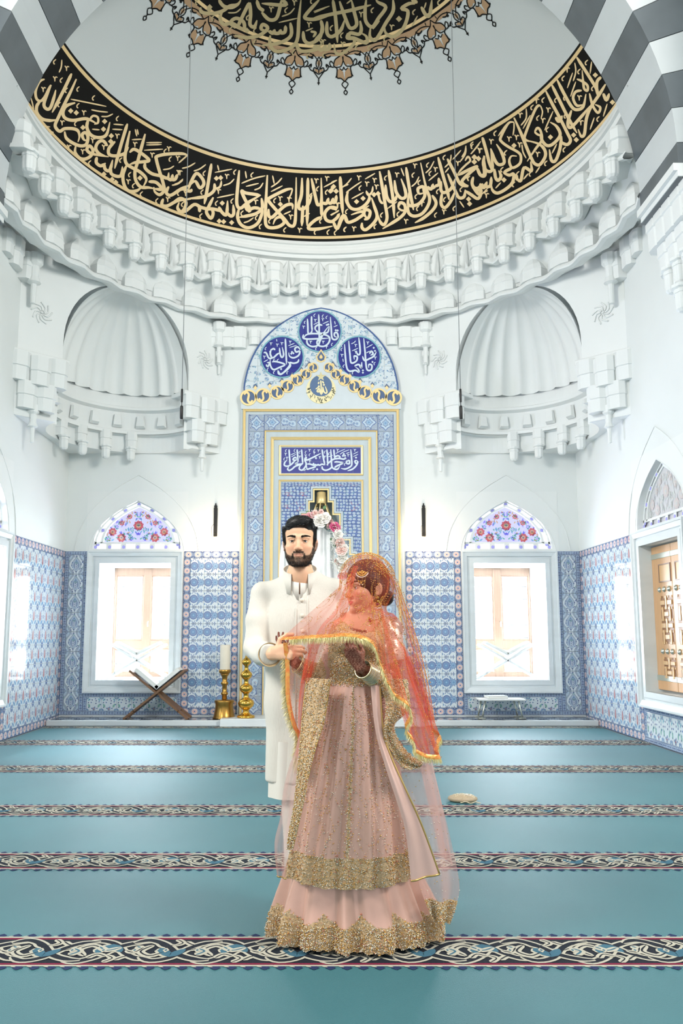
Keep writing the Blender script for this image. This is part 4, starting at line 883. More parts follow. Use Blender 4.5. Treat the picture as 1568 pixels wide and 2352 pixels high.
# tiled border of the frame: lotus and paisley tiles
w, h = .262, .272
def border_tile(kind, w, h):
    t = Tile(w, h, 'grey'); rr = random.Random(5 + kind)
    for k in range(46): t.leaf(rr.uniform(0, w), rr.uniform(0, h), rr.uniform(0, 6.28), .034, .0055, rr.choice(['cobalt', 'slate', 'navy', 'navy', 'pale']), 1)
    for k in range(9): t.flower(rr.uniform(.02, w - .02), rr.uniform(.02, h - .02), .013, 5, 'pale', 2)
    for e in (.010, w - .010): t.f([(e - .004, 0), (e + .004, 0), (e + .004, h), (e - .004, h)], 'cobalt', 2)
    if kind == 0:
        P = [(x * w, z * h) for x, z in ((.50, .06), (.64, .20), (.80, .28), (.72, .42), (.86, .56), (.68, .70), (.5, .92), (.32, .70), (.14, .56), (.28, .42), (.20, .28), (.36, .20))]
        q = [tuple(p) for p in catmull(P, 3, True)]; cx_, cz_ = w * .5, h * .47
        fan = lambda q, c, l, k=1.0: [t.f([(cx_, cz_), (cx_ + (q[i - 1][0] - cx_) * k, cz_ + (q[i - 1][1] - cz_) * k), (cx_ + (q[i][0] - cx_) * k, cz_ + (q[i][1] - cz_) * k)], c, l) for i in range(len(q))]
        fan(q, 'cobalt', 3, 1.06); fan(q, 'pale', 4, .94); fan(q, 'slate', 5, .60); fan(q, 'sky', 6, .42); t.disc(cx_, cz_, .016, 'blue', 7, 8)
    else:
        q = [tuple(p) for p in catmull([(x * w, z * h) for x, z in ((.30, .10), (.52, .04), (.66, .2), (.60, .42), (.72, .62), (.76, .86), (.56, .95), (.38, .82), (.42, .60), (.26, .40), (.20, .24))], 3, True)]
        for k, c, l in ((1.06, 'cobalt', 3), (.92, 'pale', 4)):
            n2 = len(q) // 2
            cxs = [(q[i][0] + q[-i - 1][0]) / 2 for i in range(len(q))]; czs = [(q[i][1] + q[-i - 1][1]) / 2 for i in range(len(q))]
            for i in range(n2 - 1):
                A_, B_, C_, D_ = q[i], q[i + 1], q[-i - 2], q[-i - 1]
                t.f([(A_[0] + (D_[0] - A_[0]) * (1 - k) / 2, A_[1] + (D_[1] - A_[1]) * (1 - k) / 2), (B_[0] + (C_[0] - B_[0]) * (1 - k) / 2, B_[1]), (C_[0] + (B_[0] - C_[0]) * (1 - k) / 2, C_[1]), (D_[0] + (A_[0] - D_[0]) * (1 - k) / 2, D_[1])], c, l)
        for x, z in ((.42, .2), (.45, .38), (.56, .55), (.58, .74)): t.flower(w * x, h * z, .026, 5, 'slate', 5).disc(w * x, h * z, .011, 'blue', 6, 7)
    return t.mesh()
TB = [border_tile(0, w, h), border_tile(1, w, h)]
xa, xb, za = hwid(129.5), hwid(167), mz(952); zb_ = mz(989); RT = Matrix.Translation((XO, -.066, 0))
nz = 17; hh = (za - .11) / nz; sw, sh = (xb - xa) / w, hh / h
for s in (-1, 1):
    for j in range(nz):
        inst('tile', TB[j % 2], mih, mw=RT @ Matrix.Translation((xa if s > 0 else -xb, 0, .11 + j * hh)) @ Matrix.Diagonal((sw, 1, sh, 1)))
nx = 7; ww = 2 * xa / nx; hz_ = za - zb_
for i in range(nx):
    inst('tile', TB[i % 2], mih, mw=RT @ Matrix.Translation((-xa + i * ww, 0, za)) @ Matrix.Rotation(PI / 2, 4, 'Y') @ Matrix.Diagonal((hz_ / w, 1, ww / h, 1)))
# blue panel with white blossoms around the niche head
w, h = .2, .2
blue_tiles = []
for v in range(3):
    t = Tile(w, h, 'cobalt'); rr = random.Random(20 + v)
    for k in range(5): t.stroke([(rr.uniform(0, w), rr.uniform(0, h)) for _ in range(3)], .006, rr.choice(['turq', 'red', 'navy']), 1)
    for i in range(4):
        for j in range(4):
            x, z = (i + .5) * w / 4 + rr.uniform(-.008, .008), (j + .5) * h / 4 + rr.uniform(-.008, .008); t.flower(x, z, .0205, 6, 'pale', 2, .2, .42).disc(x, z, .015, 'pale', 3, 8).disc(x, z, .009, 'slate', 4, 6).disc(x, z, .004, 'cream', 5, 5)
    blue_tiles.append(t.mesh())
zl = [mz(1108)] + [mz(py) + .03 for py, _ in STEPS] + [z0]; hl = [0] + [hwid(a_, p_) + .03 for p_, a_ in STEPS]; HB = hwid(90)
def patch(x0, x1, za, zb):
    nx, nz = max(1, round((x1 - x0) / w)), max(1, round((zb - za) / h))
    for i in range(nx):
        for j in range(nz): inst('tile', random.choice(blue_tiles), mih, mw=RT @ Matrix.Translation((x0 + (x1 - x0) * i / nx, 0, za + (zb - za) * j / nz)) @ Matrix.Diagonal(((x1 - x0) / nx / w, 1, (zb - za) / nz / h, 1)))
patch(-HB, HB, zl[1], zl[0])
for i in range(1, len(zl) - 1):
    if HB - hl[i] > .02: patch(-HB, -hl[i], zl[i + 1], zl[i]); patch(hl[i], HB, zl[i + 1], zl[i])
# pointed tiled top
def convclip(P, C):
    """clip polygon P by the convex outline C (anticlockwise)"""
    for i in range(len(C)):
        a, c = C[i - 1], C[i]; o = []
        side = lambda p: (c[0] - a[0]) * (p[1] - a[1]) - (c[1] - a[1]) * (p[0] - a[0])
        for j in range(len(P)):
            p, q = P[j - 1], P[j]; sp, sq = side(p), side(q)
            if (sp >= 0) != (sq >= 0): t = sp / (sp - sq); o.append((p[0] + (q[0] - p[0]) * t, p[1] + (q[1] - p[1]) * t))
            if sq >= 0: o.append(q)
        P = o
        if len(P) < 3: return []
    return P
half = [(562 - 737, 905), (562 - 737, 882), (574 - 737, 835), (597 - 737, 791), (631 - 737, 755), (670 - 737, 729), (705 - 737, 714.5), (0, 708)]
og = [(hwid(a_, y) * 1.0, mz(y)) for a_, y in half]; og = [tuple(p) for p in catmull(og, 3)]
ogv = og + [(-x, z) for x, z in og[-2::-1]]                  # left foot, apex, right foot
poly_ccw = ogv[::-1]
b = MB(); b.loft([[(XO + x * k, y, z + dz) for x, z in ogv] for k, dz, y in ((1.012, .012, -.002), (1.012, .012, -.072), (.995, -.006, -.072), (.99, -.008, -.055))], closed=False, smooth=False); b.build('arch_edge', mat('blue_glaze_edge', (74, 100, 150), .2), mih, fix=False)
class LTile(Tile):
    def __init__(s, outline, base):
        s.poly = outline; s.t = .012; s.b = MB(); cx_ = sum(p[0] for p in outline) / len(outline); cz_ = sum(p[1] for p in outline) / len(outline)
        sh_ = lambda d: [(cx_ + (x - cx_) * (1 - d / max(.02, math.hypot(x - cx_, z - cz_))), cz_ + (z - cz_) * (1 - d / max(.02, math.hypot(x - cx_, z - cz_)))) for x, z in outline]
        s.inn = sh_(.003); s.b.loft([[(x, 0, z) for x, z in sh_(.001)], [(x, -.010, z) for x, z in sh_(.001)], [(x, -.012, z) for x, z in s.inn]], gi(base), caps=(False, True), smooth=False); s.n = 0
    def clip(s, P): return convclip(P, s.inn)
rr = random.Random(11)
def scroll(t, x0, z0_, x1, z1):
    for k in range(7):
        x, z = rr.uniform(x0, x1), rr.uniform(z0_, z1); r = rr.uniform(.03, .05); a0 = rr.uniform(0, 6.28); sg = rr.choice((-1, 1))
        t.stroke([(x + r * (1 - .12 * q) * math.cos(a0 + sg * q * .8), z + r * (1 - .12 * q) * math.sin(a0 + sg * q * .8)) for q in range(7)], .007, rr.choice(['blue', 'sky', 'cobalt']), 1, 2)
        t.flower(x, z, .02, 5, rr.choice(['sky', 'blue', 'turq']), 2).disc(x, z, .008, 'white', 3, 6)
    for k in range(16): t.leaf(rr.uniform(x0, x1), rr.uniform(z0_, z1), rr.uniform(0, 6.28), .035, .008, rr.choice(['sky', 'blue', 'slate', 'turq']), 1)
G = .25
def cells_of(outline, base, deco, d, g=G, name='tile'):
    xs_, zs_ = [p[0] for p in outline], [p[1] for p in outline]
    for i in range(math.floor(min(xs_) / g), math.ceil(max(xs_) / g)):
        for j in range(math.floor((min(zs_)) / g), math.ceil(max(zs_) / g)):
            c = convclip([(i * g, j * g), (i * g + g, j * g), (i * g + g, j * g + g), (i * g, j * g + g)], outline)
            if len(c) > 2 and max(p[0] for p in c) - min(p[0] for p in c) > .01:
                t = LTile(c, base); deco(t, i * g, j * g, i * g + g, j * g + g); o = inst(name, t.mesh(), mih, (XO, -.055 - d, 0))
cells_of(poly_ccw, 'white', scroll, 0)
# three blue roundels with white writing
RS = (5.2267, 590, 700)
def cw(s, ox, oy, d): return lambda x, y: MP(ox + x / s, oy + y / s, d)
M_LET = mat('white_lettering_glaze', (206, 220, 232), .2)
def roundel(cx_, cy_, rpx, letters):
    c = MP(cx_, cy_); r = hwid(rpx, cy_); circ = [(c[0] - XO + r * .94 * math.cos(a), c[2] + r * .94 * math.sin(a)) for a in np.linspace(0, 2 * PI, 29)[:-1]]
    cells_of(circ, 'royal', lambda *a: None, .012, .26)
    b = MB(); ring = lambda k, y: [(c[0] + r * k * math.cos(a), y, c[2] + r * k * math.sin(a)) for a in np.linspace(0, 2 * PI, 37)[:-1]]
    b.loft([ring(1.0, -.06), ring(1.0, -.081), ring(.94, -.081), ring(.93, -.066)], smooth=False); rim = b.build('roundel_rim', tmat('turq'), mih, fix=False)
    b = MB(); write(b, cw(*RS, .0125), *letters); b.build('lettering', M_LET, rim, fix=False)['kind'] = 'stuff'
roundel(734.5, 761, 50.5, ("""605,170 610,260 615,345 650,340 668,280; 655,140 655,240 662,320; 740,118 745,250 748,400 750,480; 785,250 740,243 700,270 700,310; 700,300 740,340 800,345 850,330 868,260; 560,360 553,400 600,415 720,412 860,405; 560,402 600,360 700,350 820,365 870,400 860,460 810,500 750,497 720,450 780,370 830,300 862,260;
600,410 605,470 660,505 730,490 760,430 800,350; 880,150 890,280 900,400 940,422 972,390 960,340 930,345 932,382 970,395""", 24, '855,240 838,246 945,310 967,312', 15, '680,242 735,213; 790,232 862,200; 920,270 967,248; 930,200 940,240', 10, '575,215 790,140 900,480 710,530 690,130 835,155', '560,270 700,190 790,180 645,450 835,510 795,450', .8))
roundel(647.6, 820, 50.5, ("""340,410 348,560 355,722; 270,520 280,600 300,635 320,600 302,510; 170,535 160,600 190,640 240,600 270,580; 170,545 200,530 218,548; 80,580 110,580 140,640 175,640 150,560; 520,545 490,510 455,530 470,570 512,560 500,610 440,640 390,620 382,575; 180,690 230,685 335,720 260,760 200,782 165,740 158,655; 250,790 290,835 400,740 368,685; 110,720 130,745 152,700 120,700; 400,700 380,750 300,832 260,830 250,790; 390,692 440,705 490,690 502,655""", 24,
 '420,570 437,585 412,590 290,775', 14, '375,497 450,465; 390,517 478,490; 80,690 132,662; 235,415 240,445', 10, '105,530 205,670 130,780 205,815 365,820 250,672', '170,470 300,468 400,450 90,630 245,485', .8))
roundel(824, 820, 50.5, ("""1050,475 1060,620 1075,750 1110,800 1180,790 1220,812 1217,780 1180,750; 1100,435 1115,600 1130,700 1190,680 1202,630 1165,620 1168,662; 1220,395 1235,520 1235,590 1210,602 1190,560; 1280,405 1295,560 1310,740 1330,790 1370,782 1377,730 1342,720 1340,762; 1265,620 1290,672 1350,650 1400,620 1432,568; 1350,592 1370,560 1392,590 1360,612; 1168,740 1220,720 1250,762 1257,690""", 24,
 '1400,520 1415,557 1385,690 1270,790 1270,818', 14, '1140,557 1212,525; 1310,522 1388,478; 1130,472 1160,460 1185,435; 1310,582 1352,560; 1030,650 1035,690', 10, '1020,490 1015,540 1150,820 1040,740 1410,710', '1020,610 1185,490 1330,460 1185,570 1420,640', .8))
# inscription plaque
b = MB()
pq = lambda px, py: (MP(px, py)[0] - XO, MP(px, py)[2])
x0_, zt_ = pq(647, 1028); x1_, zb2 = pq(827, 1087.5); x0_, x1_ = -hwid(91), hwid(91)
cells_of([(x0_, zb2), (x1_, zb2), (x1_, zt_), (x0_, zt_)], 'royal', lambda *a: None, .005, (x1_ - x0_) / 4.999)
b = MB()
write(b, cw(7.84, 640, 1015, .006), """185,135 195,280 205,432; 330,135 340,260 347,372; 410,135 420,260 434,402; 780,135 800,280 832,422; 865,135 875,260 882,432; 935,135 945,300 955,440 1000,490 1060,490 1102,430; 990,135 1000,240 1012,302; 1295,135 1310,300 1310,420 1250,470 1190,490 1118,478; 320,302 290,280 255,320 300,332 322,310; 300,330 220,410 150,440 100,420 110,370 152,325; 440,390 380,402 300,400 342,368; 400,410 300,440 240,490 190,515 160,490 182,445;
500,322 480,290 470,330 495,400 470,460 420,510 370,490 380,440 432,398; 500,265 505,330 755,208; 510,402 560,400 640,430 652,452 560,480 510,490 500,415; 620,380 640,420 672,400; 660,415 690,420 720,400; 710,415 740,420 780,402 822,420; 780,440 790,490 850,512 930,480 952,438; 860,420 930,350 1000,310 1090,300 1170,312 1200,290 1212,312; 1010,272 1060,250 1100,270 1078,302; 1000,372 1040,360 1152,380 1080,420 1020,450 1008,482; 1250,352 1220,350 1225,390 1270,392 1270,340 1238,328; 1400,332 1370,350 1390,390 1422,370 1400,330; 1420,360 1400,420 1330,490 1236,522""", 34,
 '1170,220 1155,252 1192,252 1390,285 690,495 670,295', 22, '1025,212 1090,175 1192,133; 1100,227 1160,185 1268,143; 1340,222 1428,178; 1340,267 1428,223; 215,237 308,193; 225,272 312,223; 1210,212 1272,188; 600,512 642,490; 445,522 492,495; 890,272 972,243', 13, '130,160 100,310 285,155 375,190 485,190 555,235 640,160 830,185 905,215 1190,405', '150,290 380,270 485,250 555,150 640,200 740,280 830,270 1370,150 1250,240 560,350 125,220 715,160 1060,150', 1.1)
b.build('lettering', M_LET, mih, fix=False)['kind'] = 'stuff'
# pale gable with the gilded chain
chain = [(570.6, 914.3, 17), (604.3, 910.4, 16), (636.5, 902.6, 14.5), (660.6, 888.4, 13.5), (683.2, 874, 12.5), (702.9, 861, 11), (719, 845.6, 10.5)]
top = [(552, 905), (570, 893), (604, 888), (634, 882), (658, 870), (681, 857), (700, 846), (716, 832), (737, 812)]
Pz = [(px - MC, py) for px, py in top]; lp = [(hwid(a_, y), mz(y)) for a_, y in Pz]
gab = [(-W2, mz(940))] + lp + [(-x, z) for x, z in lp[-2::-1]] + [(W2, mz(940))]
b = MB(); b.prism([(XO + x, -.068, z) for x, z in gab], (0, -.022, 0)); b.build('marble_gable', mat('pale_marble_gable', (205, 215, 220), .35, var=.05), mih)
M_NAVYG = mat('slate_blue_enamel', (82, 104, 140), .3)
def spath(c, r, s, flip):                                     # S-shaped band
    return [(c[0] + s * r * x, c[2] + r * z * flip) for x, z in ((-.62, .42), (-.25, .78), (.05, .45), (0, 0), (-.05, -.45), (.25, -.78), (.62, -.42))]
for s in (-1, 1):
    for i, (px, py, r_) in enumerate(chain):
        p = MP(MC - (MC - px) * (1 if s < 0 else -1), py); c = (p[0], 0, p[2]); r = hwid(r_, py) * 1.1; b = MB()
        ring = lambda k, y: [(c[0] + r * k * math.cos(a), y, c[2] + r * k * math.sin(a)) for a in np.linspace(0, 2 * PI, 25)[:-1]]
        b.loft([ring(1.02, -.085), ring(1.02, -.104), ring(.80, -.104), ring(.78, -.094)], 0, smooth=False); b.add(ring(.80, -.095), [tuple(range(24))], 1)
        L, R = ribbon2d(spath(c, r * .86, 1, (1 if i % 2 else -1) * s), r * .26, (.9, .9), 4); b.loft([[(x, -.095, z) for x, z in L], [(x, -.105, z) for x, z in L], [(x, -.105, z) for x, z in R], [(x, -.095, z) for x, z in R]], 0, False, smooth=False)
        b.build('gilded_ring', [M_GOLD, M_NAVYG], mih, fix=False)
        if i < 6:
            q = chain[i + 1]; dxp, dyp = (px + q[0]) / 2 - 1, (py + q[1]) / 2 - (r_ + q[2]) * .62; p = MP(MC - (MC - dxp) * (1 if s < 0 else -1), dyp); d = hwid(5, dyp)
            b = MB(); b.prism([(p[0] + d * x * 1.9, -.080, p[2] + d * z * 2.1) for x, z in ((0, 1), (1, -.4), (.7, -1.2), (-.7, -1.2), (-1, -.4))], (0, -.008, 0), 1); b.prism([(p[0] + d * x * .85, -.088, p[2] + d * z * 1.15) for x, z in ((0, 1), (1, 0), (0, -1), (-1, 0))], (0, -.008, 0), 0); b.build('gilded_lozenge', [M_GOLD, M_NAVYG], mih)
p = MP(MC, 822); r = hwid(10, 822)
b = MB(); tear = [(0, 1.6), (.5, .8), (.95, .1), (.7, -.7), (0, -1.0), (-.7, -.7), (-.95, .1), (-.5, .8)]
for k, y, mi in ((1.25, .0, 0), (.9, .008, 1), (.42, .014, 0)): b.prism([(p[0] + r * x * k, -.085 - y, p[2] + r * z * k) for x, z in tear], (0, -.012, 0), mi)
b.build('gilded_finial', [M_GOLD, M_NAVYG], mih)
# crescent, star and disc with the short white-gold writing
MS = (15.68, 690, 840); c1, c2 = cw(*MS, 0)(735, 740), cw(*MS, 0)(735, 872); r1, r2c = hwid(395 / 15.68, 888), hwid(528 / 15.68, 896)
M_GOLDL = mat('pale_gilding', (232, 222, 176), .4, .3)
b = MB(); b.prism([(c2[0] + r2c * math.cos(a), -.086, c2[2] + r2c * math.sin(a)) for a in np.linspace(0, 2 * PI, 49)[:-1]], (0, -.01, 0)); cres = b.build('gilded_crescent', M_GOLDL, mih)
rr = random.Random(2); b = MB()
for k in range(46):
    a = PI * (1.02 + .96 * rr.random()); q = rr.uniform(.15, .85); cc = (c1[0] * (1 - q) + c2[0] * q, c1[2] * (1 - q) + c2[2] * q); rad = r1 * (1 - q) + r2c * q
    x, z = cc[0] + rad * math.cos(a), cc[1] + rad * math.sin(a); t2 = rr.uniform(0, PI); l = rr.uniform(.012, .03)
    L, R = ribbon2d([(x - l * math.cos(t2), z - l * math.sin(t2)), (x + .008, z), (x + l * math.cos(t2), z + l * math.sin(t2))], .009, (.3, .3), 3); b.grid([[(x, -.0975, z) for x, z in L], [(x, -.0975, z) for x, z in R]], 0, False)
b.build('crescent_script', mat('dark_olive_paint', (84, 92, 84), .5), cres, fix=False)['kind'] = 'stuff'
b = MB(); b.prism([(c1[0] + r1 * math.cos(a), -.094, c1[2] + r1 * math.sin(a)) for a in np.linspace(0, 2 * PI, 41)[:-1]], (0, -.008, 0)); edisc = b.build('enamel_disc', mat('steel_blue_enamel', (86, 112, 148), .35), mih)
sc_ = cw(*MS, 0)(735, 420); rs = hwid(200 / 15.68, 868); b = MB()
P = [(sc_[0] + (rs if k % 2 == 0 else rs * .42) * math.sin(PI * k / 5), sc_[2] + (rs if k % 2 == 0 else rs * .42) * math.cos(PI * k / 5)) for k in range(10)]
b.add([(x, -.100, z) for x, z in P] + [(sc_[0], -.116, sc_[2])], [(i, (i + 1) % 10, 10) for i in range(10)]); b.build('gilded_star', M_GOLDL, mih, fix=False)
b = MB(); write(b, cw(*MS, .036), "725,550 738,700 745,850 742,1090; 690,860 700,960 745,1040 795,960 800,780; 800,790 830,930 900,1015 950,960 885,765; 690,820 620,900 600,950 650,965 685,890; 640,690 660,605; 780,580 840,665", 62, '660,770 840,715', 45, '540,870 665,785', 36)
b.build('lettering', M_GOLDL, edisc, fix=False)['kind'] = 'stuff'
# ------------------------------------------------------------------ carpet: turquoise pile with woven border bands
def carpet_mat(name, rgb, rgb2, rough=.95, sheen=.08):
    m = mat(name, rgb, rough, var=.2, scale=1.1, var_rgb=rgb2, sheen=sheen, spec=.2); n = m.node_tree.nodes; L = m.node_tree.links; b = n['Principled BSDF']
    b.inputs['Sheen Roughness'].default_value = .3; b.inputs['Sheen Tint'].default_value = (.55, .9, 1, 1)
    tc = n.new('ShaderNodeTexCoord'); t = n.new('ShaderNodeTexNoise'); t.inputs['Scale'].default_value = 350; L.new(tc.outputs['Object'], t.inputs['Vector'])
    bp = n.new('ShaderNodeBump'); bp.inputs['Strength'].default_value = .5; bp.inputs['Distance'].default_value = .006; L.new(t.outputs['Fac'], bp.inputs['Height']); L.new(bp.outputs[0], b.inputs['Normal'])
    return m
CP_T = carpet_mat('turquoise_pile', (52, 110, 118), (42, 97, 106), .56, .2)
CP_T.node_tree.nodes['Principled BSDF'].inputs['Specular IOR Level'].default_value = .5
CP = [carpet_mat('dark_navy_pile', (28, 30, 44), (24, 26, 36)), carpet_mat('cream_pile', (196, 192, 178), (180, 176, 160)), carpet_mat('crimson_pile', (140, 30, 66), (128, 26, 58)), carpet_mat('blue_teal_pile', (70, 112, 130), (60, 100, 120)), carpet_mat('navy_pile', (38, 50, 92), (34, 44, 82)), CP_T]
carpet = empty('carpet', (0, 0, 0), 'wall to wall turquoise prayer carpet with dark woven border bands', 'carpet')
b = MB(); b.box((-XW + .05, -3, -.004), (XW - .05, 11.61, .0)); 
b.build('pile', CP_T, carpet)
PW = .50                                                     # pattern repeat of the bands
def motif_mesh(hh):
    """one repeat of the woven band, hh deep (towards +y), a few tenths of a millimetre above the pile"""
    b = MB(); e = .0016
    cnt = [0]
    def fl(P, mi, l=1):
        cnt[0] += 1; b.add([(x, y, e + .0004 * l + 3e-6 * cnt[0]) for x, y in P], [tuple(range(len(P)))], mi)
    def st(pp, w, mi, l=2, tp=(.4, .4)):
        L, R = ribbon2d([(x * PW, y * hh) for x, y in pp], w, tp, 4)
        for i in range(len(L) - 1): fl([L[i], L[i + 1], R[i + 1], R[i]], mi, l)
    a, c = .13, .87
    fl([(0, a * hh), (PW, a * hh), (PW, c * hh), (0, c * hh)], 0, 0)
    for y0, y1, mi in ((a - .02, a + .012, 1), (c - .012, c + .02, 1), (a + .02, a + .055, 2), (c - .055, c - .02, 2)): fl([(0, y0 * hh), (PW, y0 * hh), (PW, y1 * hh), (0, y1 * hh)], mi, 1)
    n = 8
    for k in range(n):
        for yc, s in ((a - .05, -1), (c + .05, 1)):
            x = (k + .5) * PW / n; r = PW / n * .33; y = yc * hh
            fl([(x, y + s * .06 * hh), (x - r, y + s * .01 * hh), (x - r * .6, y - s * .03 * hh), (x + r * .6, y - s * .03 * hh), (x + r, y + s * .01 * hh)], 4, 1)
            st([((x - PW / n * .5) / PW, yc - s * .025), ((x - PW / n * .18) / PW, yc - s * .01)], .006, 1, 2)
    W_ = .026
    for s in (1, -1):
        m = lambda P: [(x, .5 + s * (y - .5)) for x, y in P]
        o = 0 if s == 1 else .5
        sh_ = lambda P: [((x + o), y) for x, y in P]
        for P, w, mi in (([(-.04, .30), (.08, .22), (.22, .34), (.36, .60), (.50, .72), (.62, .74)], .040, 0), ([(.06, .66), (.17, .76), (.31, .68), (.43, .44), (.55, .30), (.68, .26)], .036, 0),
                         ([(.20, .44), (.30, .62), (.40, .46)], .052, 3), ([(.13, .36), (.05, .52), (.14, .64), (.24, .54)], .022, 0), ([(.38, .26), (.46, .36), (.56, .34)], .020, 0), ([(.06, .42), (.0, .55), (-.07, .50)], .018, 0), ([(.50, .62), (.56, .52), (.49, .44)], .026, 3), ([(.30, .20), (.36, .30), (.30, .38)], .016, 0), ([(.66, .70), (.72, .60), (.80, .66)], .018, 0), ([(.70, .40), (.78, .50), (.88, .42)], .024, 3)):
            q = sh_(m(P)); st(q, w + .014, 1, 2); st(q, w - .010 if w > .03 else w * .35, mi, 3, (.1, .1))
    for x, y in ((.25, .5), (.75, .5), (.5, .5), (.0, .5)):
        fl([(x * PW + .014 * q[0], y * hh + .019 * q[1] * hh / .3) for q in ((0, 1), (1, 0), (0, -1), (-1, 0))], 1, 4); fl([(x * PW + .006 * q[0], y * hh + .008 * q[1] * hh / .3) for q in ((0, 1), (1, 0), (0, -1), (-1, 0))], 3, 5)
    return b.mesh('border_repeat', CP)
BANDS = [(3.318, 3.715), (4.632, 5.045), (5.955, 6.395), (7.78, 8.24), (9.64, 10.15), (11.35, 11.60)]
for i, (ya, yb) in enumerate(BANDS):
    hh = yb - ya; me = motif_mesh(hh); wd = XW - .06 if ya > 7.4 else 4.3 if ya > 5 else 2.6
    n = round(2 * wd / PW); sx = 2 * wd / n / PW
    for k in range(n): inst('border_repeat', me, carpet, (-wd + k * PW * sx, ya, 0), sc=(sx, 1, 1))
# ------------------------------------------------------------------ smaller things standing in the apse
M_BRASS = mat('aged_brass', (176, 134, 66), .28, .9, var=.15, scale=9)
M_GOLDB = mat('polished_gold_brass', (214, 168, 74), .16, .95)
M_BROWN = mat('brown_walnut', (128, 92, 62), .5, var=.25, scale=4, stretch=(3, 12, 12))
M_WHITEW = mat('white_painted_wood', (222, 224, 222), .45, var=.03)
M_PAPER = mat('book_pages', (232, 232, 226), .8); M_COVER = mat('pale_grey_book_cover', (196, 202, 204), .5)
M_BLK = mat('black_metal', (26, 27, 28), .45, .3)
M_CANDLE = mat('ivory_wax', (222, 214, 196), .55, var=.04)
def rehal(label, cx_, y, z, w, hgt, dep, cross, m, th=.03):
    """folding X shaped book stand: two interlocked boards; w = foot spread, hgt = height, cross = height of the joint"""
    e = empty('book_stand', (cx_, y, z), label, 'book stand')
    tw = w * .86
    for s in (-1, 1):
        b = MB(); p0, p1 = Vector((s * -w / 2, 0, 0)), Vector((s * tw / 2, 0, hgt)); jx = 0.0
        d = (p1 - p0).normalized(); n = Vector((-d.z, 0, d.x)) * th / 2
        tj = cross / hgt
        def seg(t0, t1, y0, y1):
            a, c = p0.lerp(p1, t0), p0.lerp(p1, t1)
            b.loft([[a - n + Vector((0, y0, 0)), a + n + Vector((0, y0, 0)), c + n + Vector((0, y0, 0)), c - n + Vector((0, y0, 0))], [a - n + Vector((0, y1, 0)), a + n + Vector((0, y1, 0)), c + n + Vector((0, y1, 0)), c - n + Vector((0, y1, 0))]], caps=(True, True), smooth=False)
        seg(tj + .02, 1, -dep / 2, dep / 2)                   # upper board carries the book
        k = dep / 6
        for i in range(6):                                    # interlocking fingers at the joint
            if (i % 2 == 0) == (s > 0): seg(tj - .08, tj + .03, -dep / 2 + i * k + .003, -dep / 2 + (i + 1) * k - .003)
        seg(.16, tj - .05, -dep / 2, dep / 2)
        seg(0, .17, -dep / 2, -dep / 2 + dep * .3); seg(0, .17, dep / 2 - dep * .3, dep / 2)   # cut-out foot
        b.build('board', m, e)
    return e, tw, hgt, cross
def open_book(label, cx_, y, z, ang, half, dep, th, m=M_PAPER):
    """book lying open in a V"""
    e = empty('book', (cx_, y, z), label, 'book', 'open books on the stands')
    for s in (-1, 1):
        d = Vector((s * math.cos(ang), 0, math.sin(ang))); n = Vector((-s * math.sin(ang), 0, math.cos(ang)))
        def sl(o0, o1, l0, l1, y0, y1, nm, mm):
            b = MB(); P = [d * l0 + n * o0, d * l1 + n * o0, d * l1 + n * o1, d * l0 + n * o1]
            if s < 0: P = P[::-1]
            b.loft([[p + Vector((0, y0, 0)) for p in P], [p + Vector((0, y1, 0)) for p in P]], caps=(True, True), smooth=False); b.build(nm, mm, e)
        sl(.0, .006, 0, half, -dep / 2, dep / 2, 'cover', M_COVER); sl(.007, th, .004, half - .01, -dep / 2 + .008, dep / 2 - .008, 'pages', m)
        sl(th + .001, th + .004, .004, half - .02, -dep / 2 + .012, dep / 2 - .012, 'leaf', m)
    return e
rehal('large brown wooden folding book stand on the marble step in front of the left window', at(361, 1655, 11.9).x, 11.93, .084, .93, .69, .34, .36, M_BROWN)
open_book('thick open white book lying on the large brown book stand', at(361, 1655, 11.9).x, 11.92, .50, math.radians(39), .44, .30, .055)
p = at(315, 1560, 12.55)
rehal('white folding book stand standing in the left window recess', p.x, 12.62, OZ0 + .005, .96, .52, .30, .31, M_WHITEW)
open_book('open book on the white stand in the left window recess', p.x, 12.57, OZ0 + .365, math.radians(27), .40, .26, .035)
p = at(1165, 1560, 12.55)
rehal('white folding book stand standing in the right window recess', p.x, 12.62, OZ0 + .005, .96, .52, .30, .31, M_WHITEW)
open_book('open book on the white stand in the right window recess', p.x, 12.57, OZ0 + .365, math.radians(27), .40, .26, .035)
# low folding table with a book
p = at(1149, 1650, 11.9); e = empty('folding_table', (p.x, 11.92, .084), 'low white folding table on the marble step under the right window', 'table')
b = MB(); b.bevbox((-.34, -.2, .26), (.34, .2, .285), .006); b.build('tabletop', M_WHITEW, e)
for s in (-1, 1):
    for yy in (-.15, .15):
        b = MB(); b.tube([(s * .24, yy, .262), (s * .27, yy, .12), (s * .29, yy, .02)], .013, 8); b.tube([(s * .29 - .05, yy, .010), (s * .29 + .05, yy, .010)], .0095, 8); b.build('leg', M_STEEL, e)
    b = MB(); b.tube([(s * .27, -.15, .12), (s * .27, .15, .12)], .008, 6); b.build('stretcher', M_STEEL, e)
e = empty('book', (p.x - .06, 11.90, .370), 'closed white book lying askew on the low folding table', 'book', rz=.12)
b = MB(); b.bevbox((-.15, -.11, 0), (.15, .11, .004), .001); b.bevbox((-.15, -.11, .036), (.15, .11, .040), .001); b.build('cover', M_COVER, e)
b = MB(); b.box((-.143, -.105, .0042), (.145, .105, .0358)); b.build('pages', M_PAPER, e)
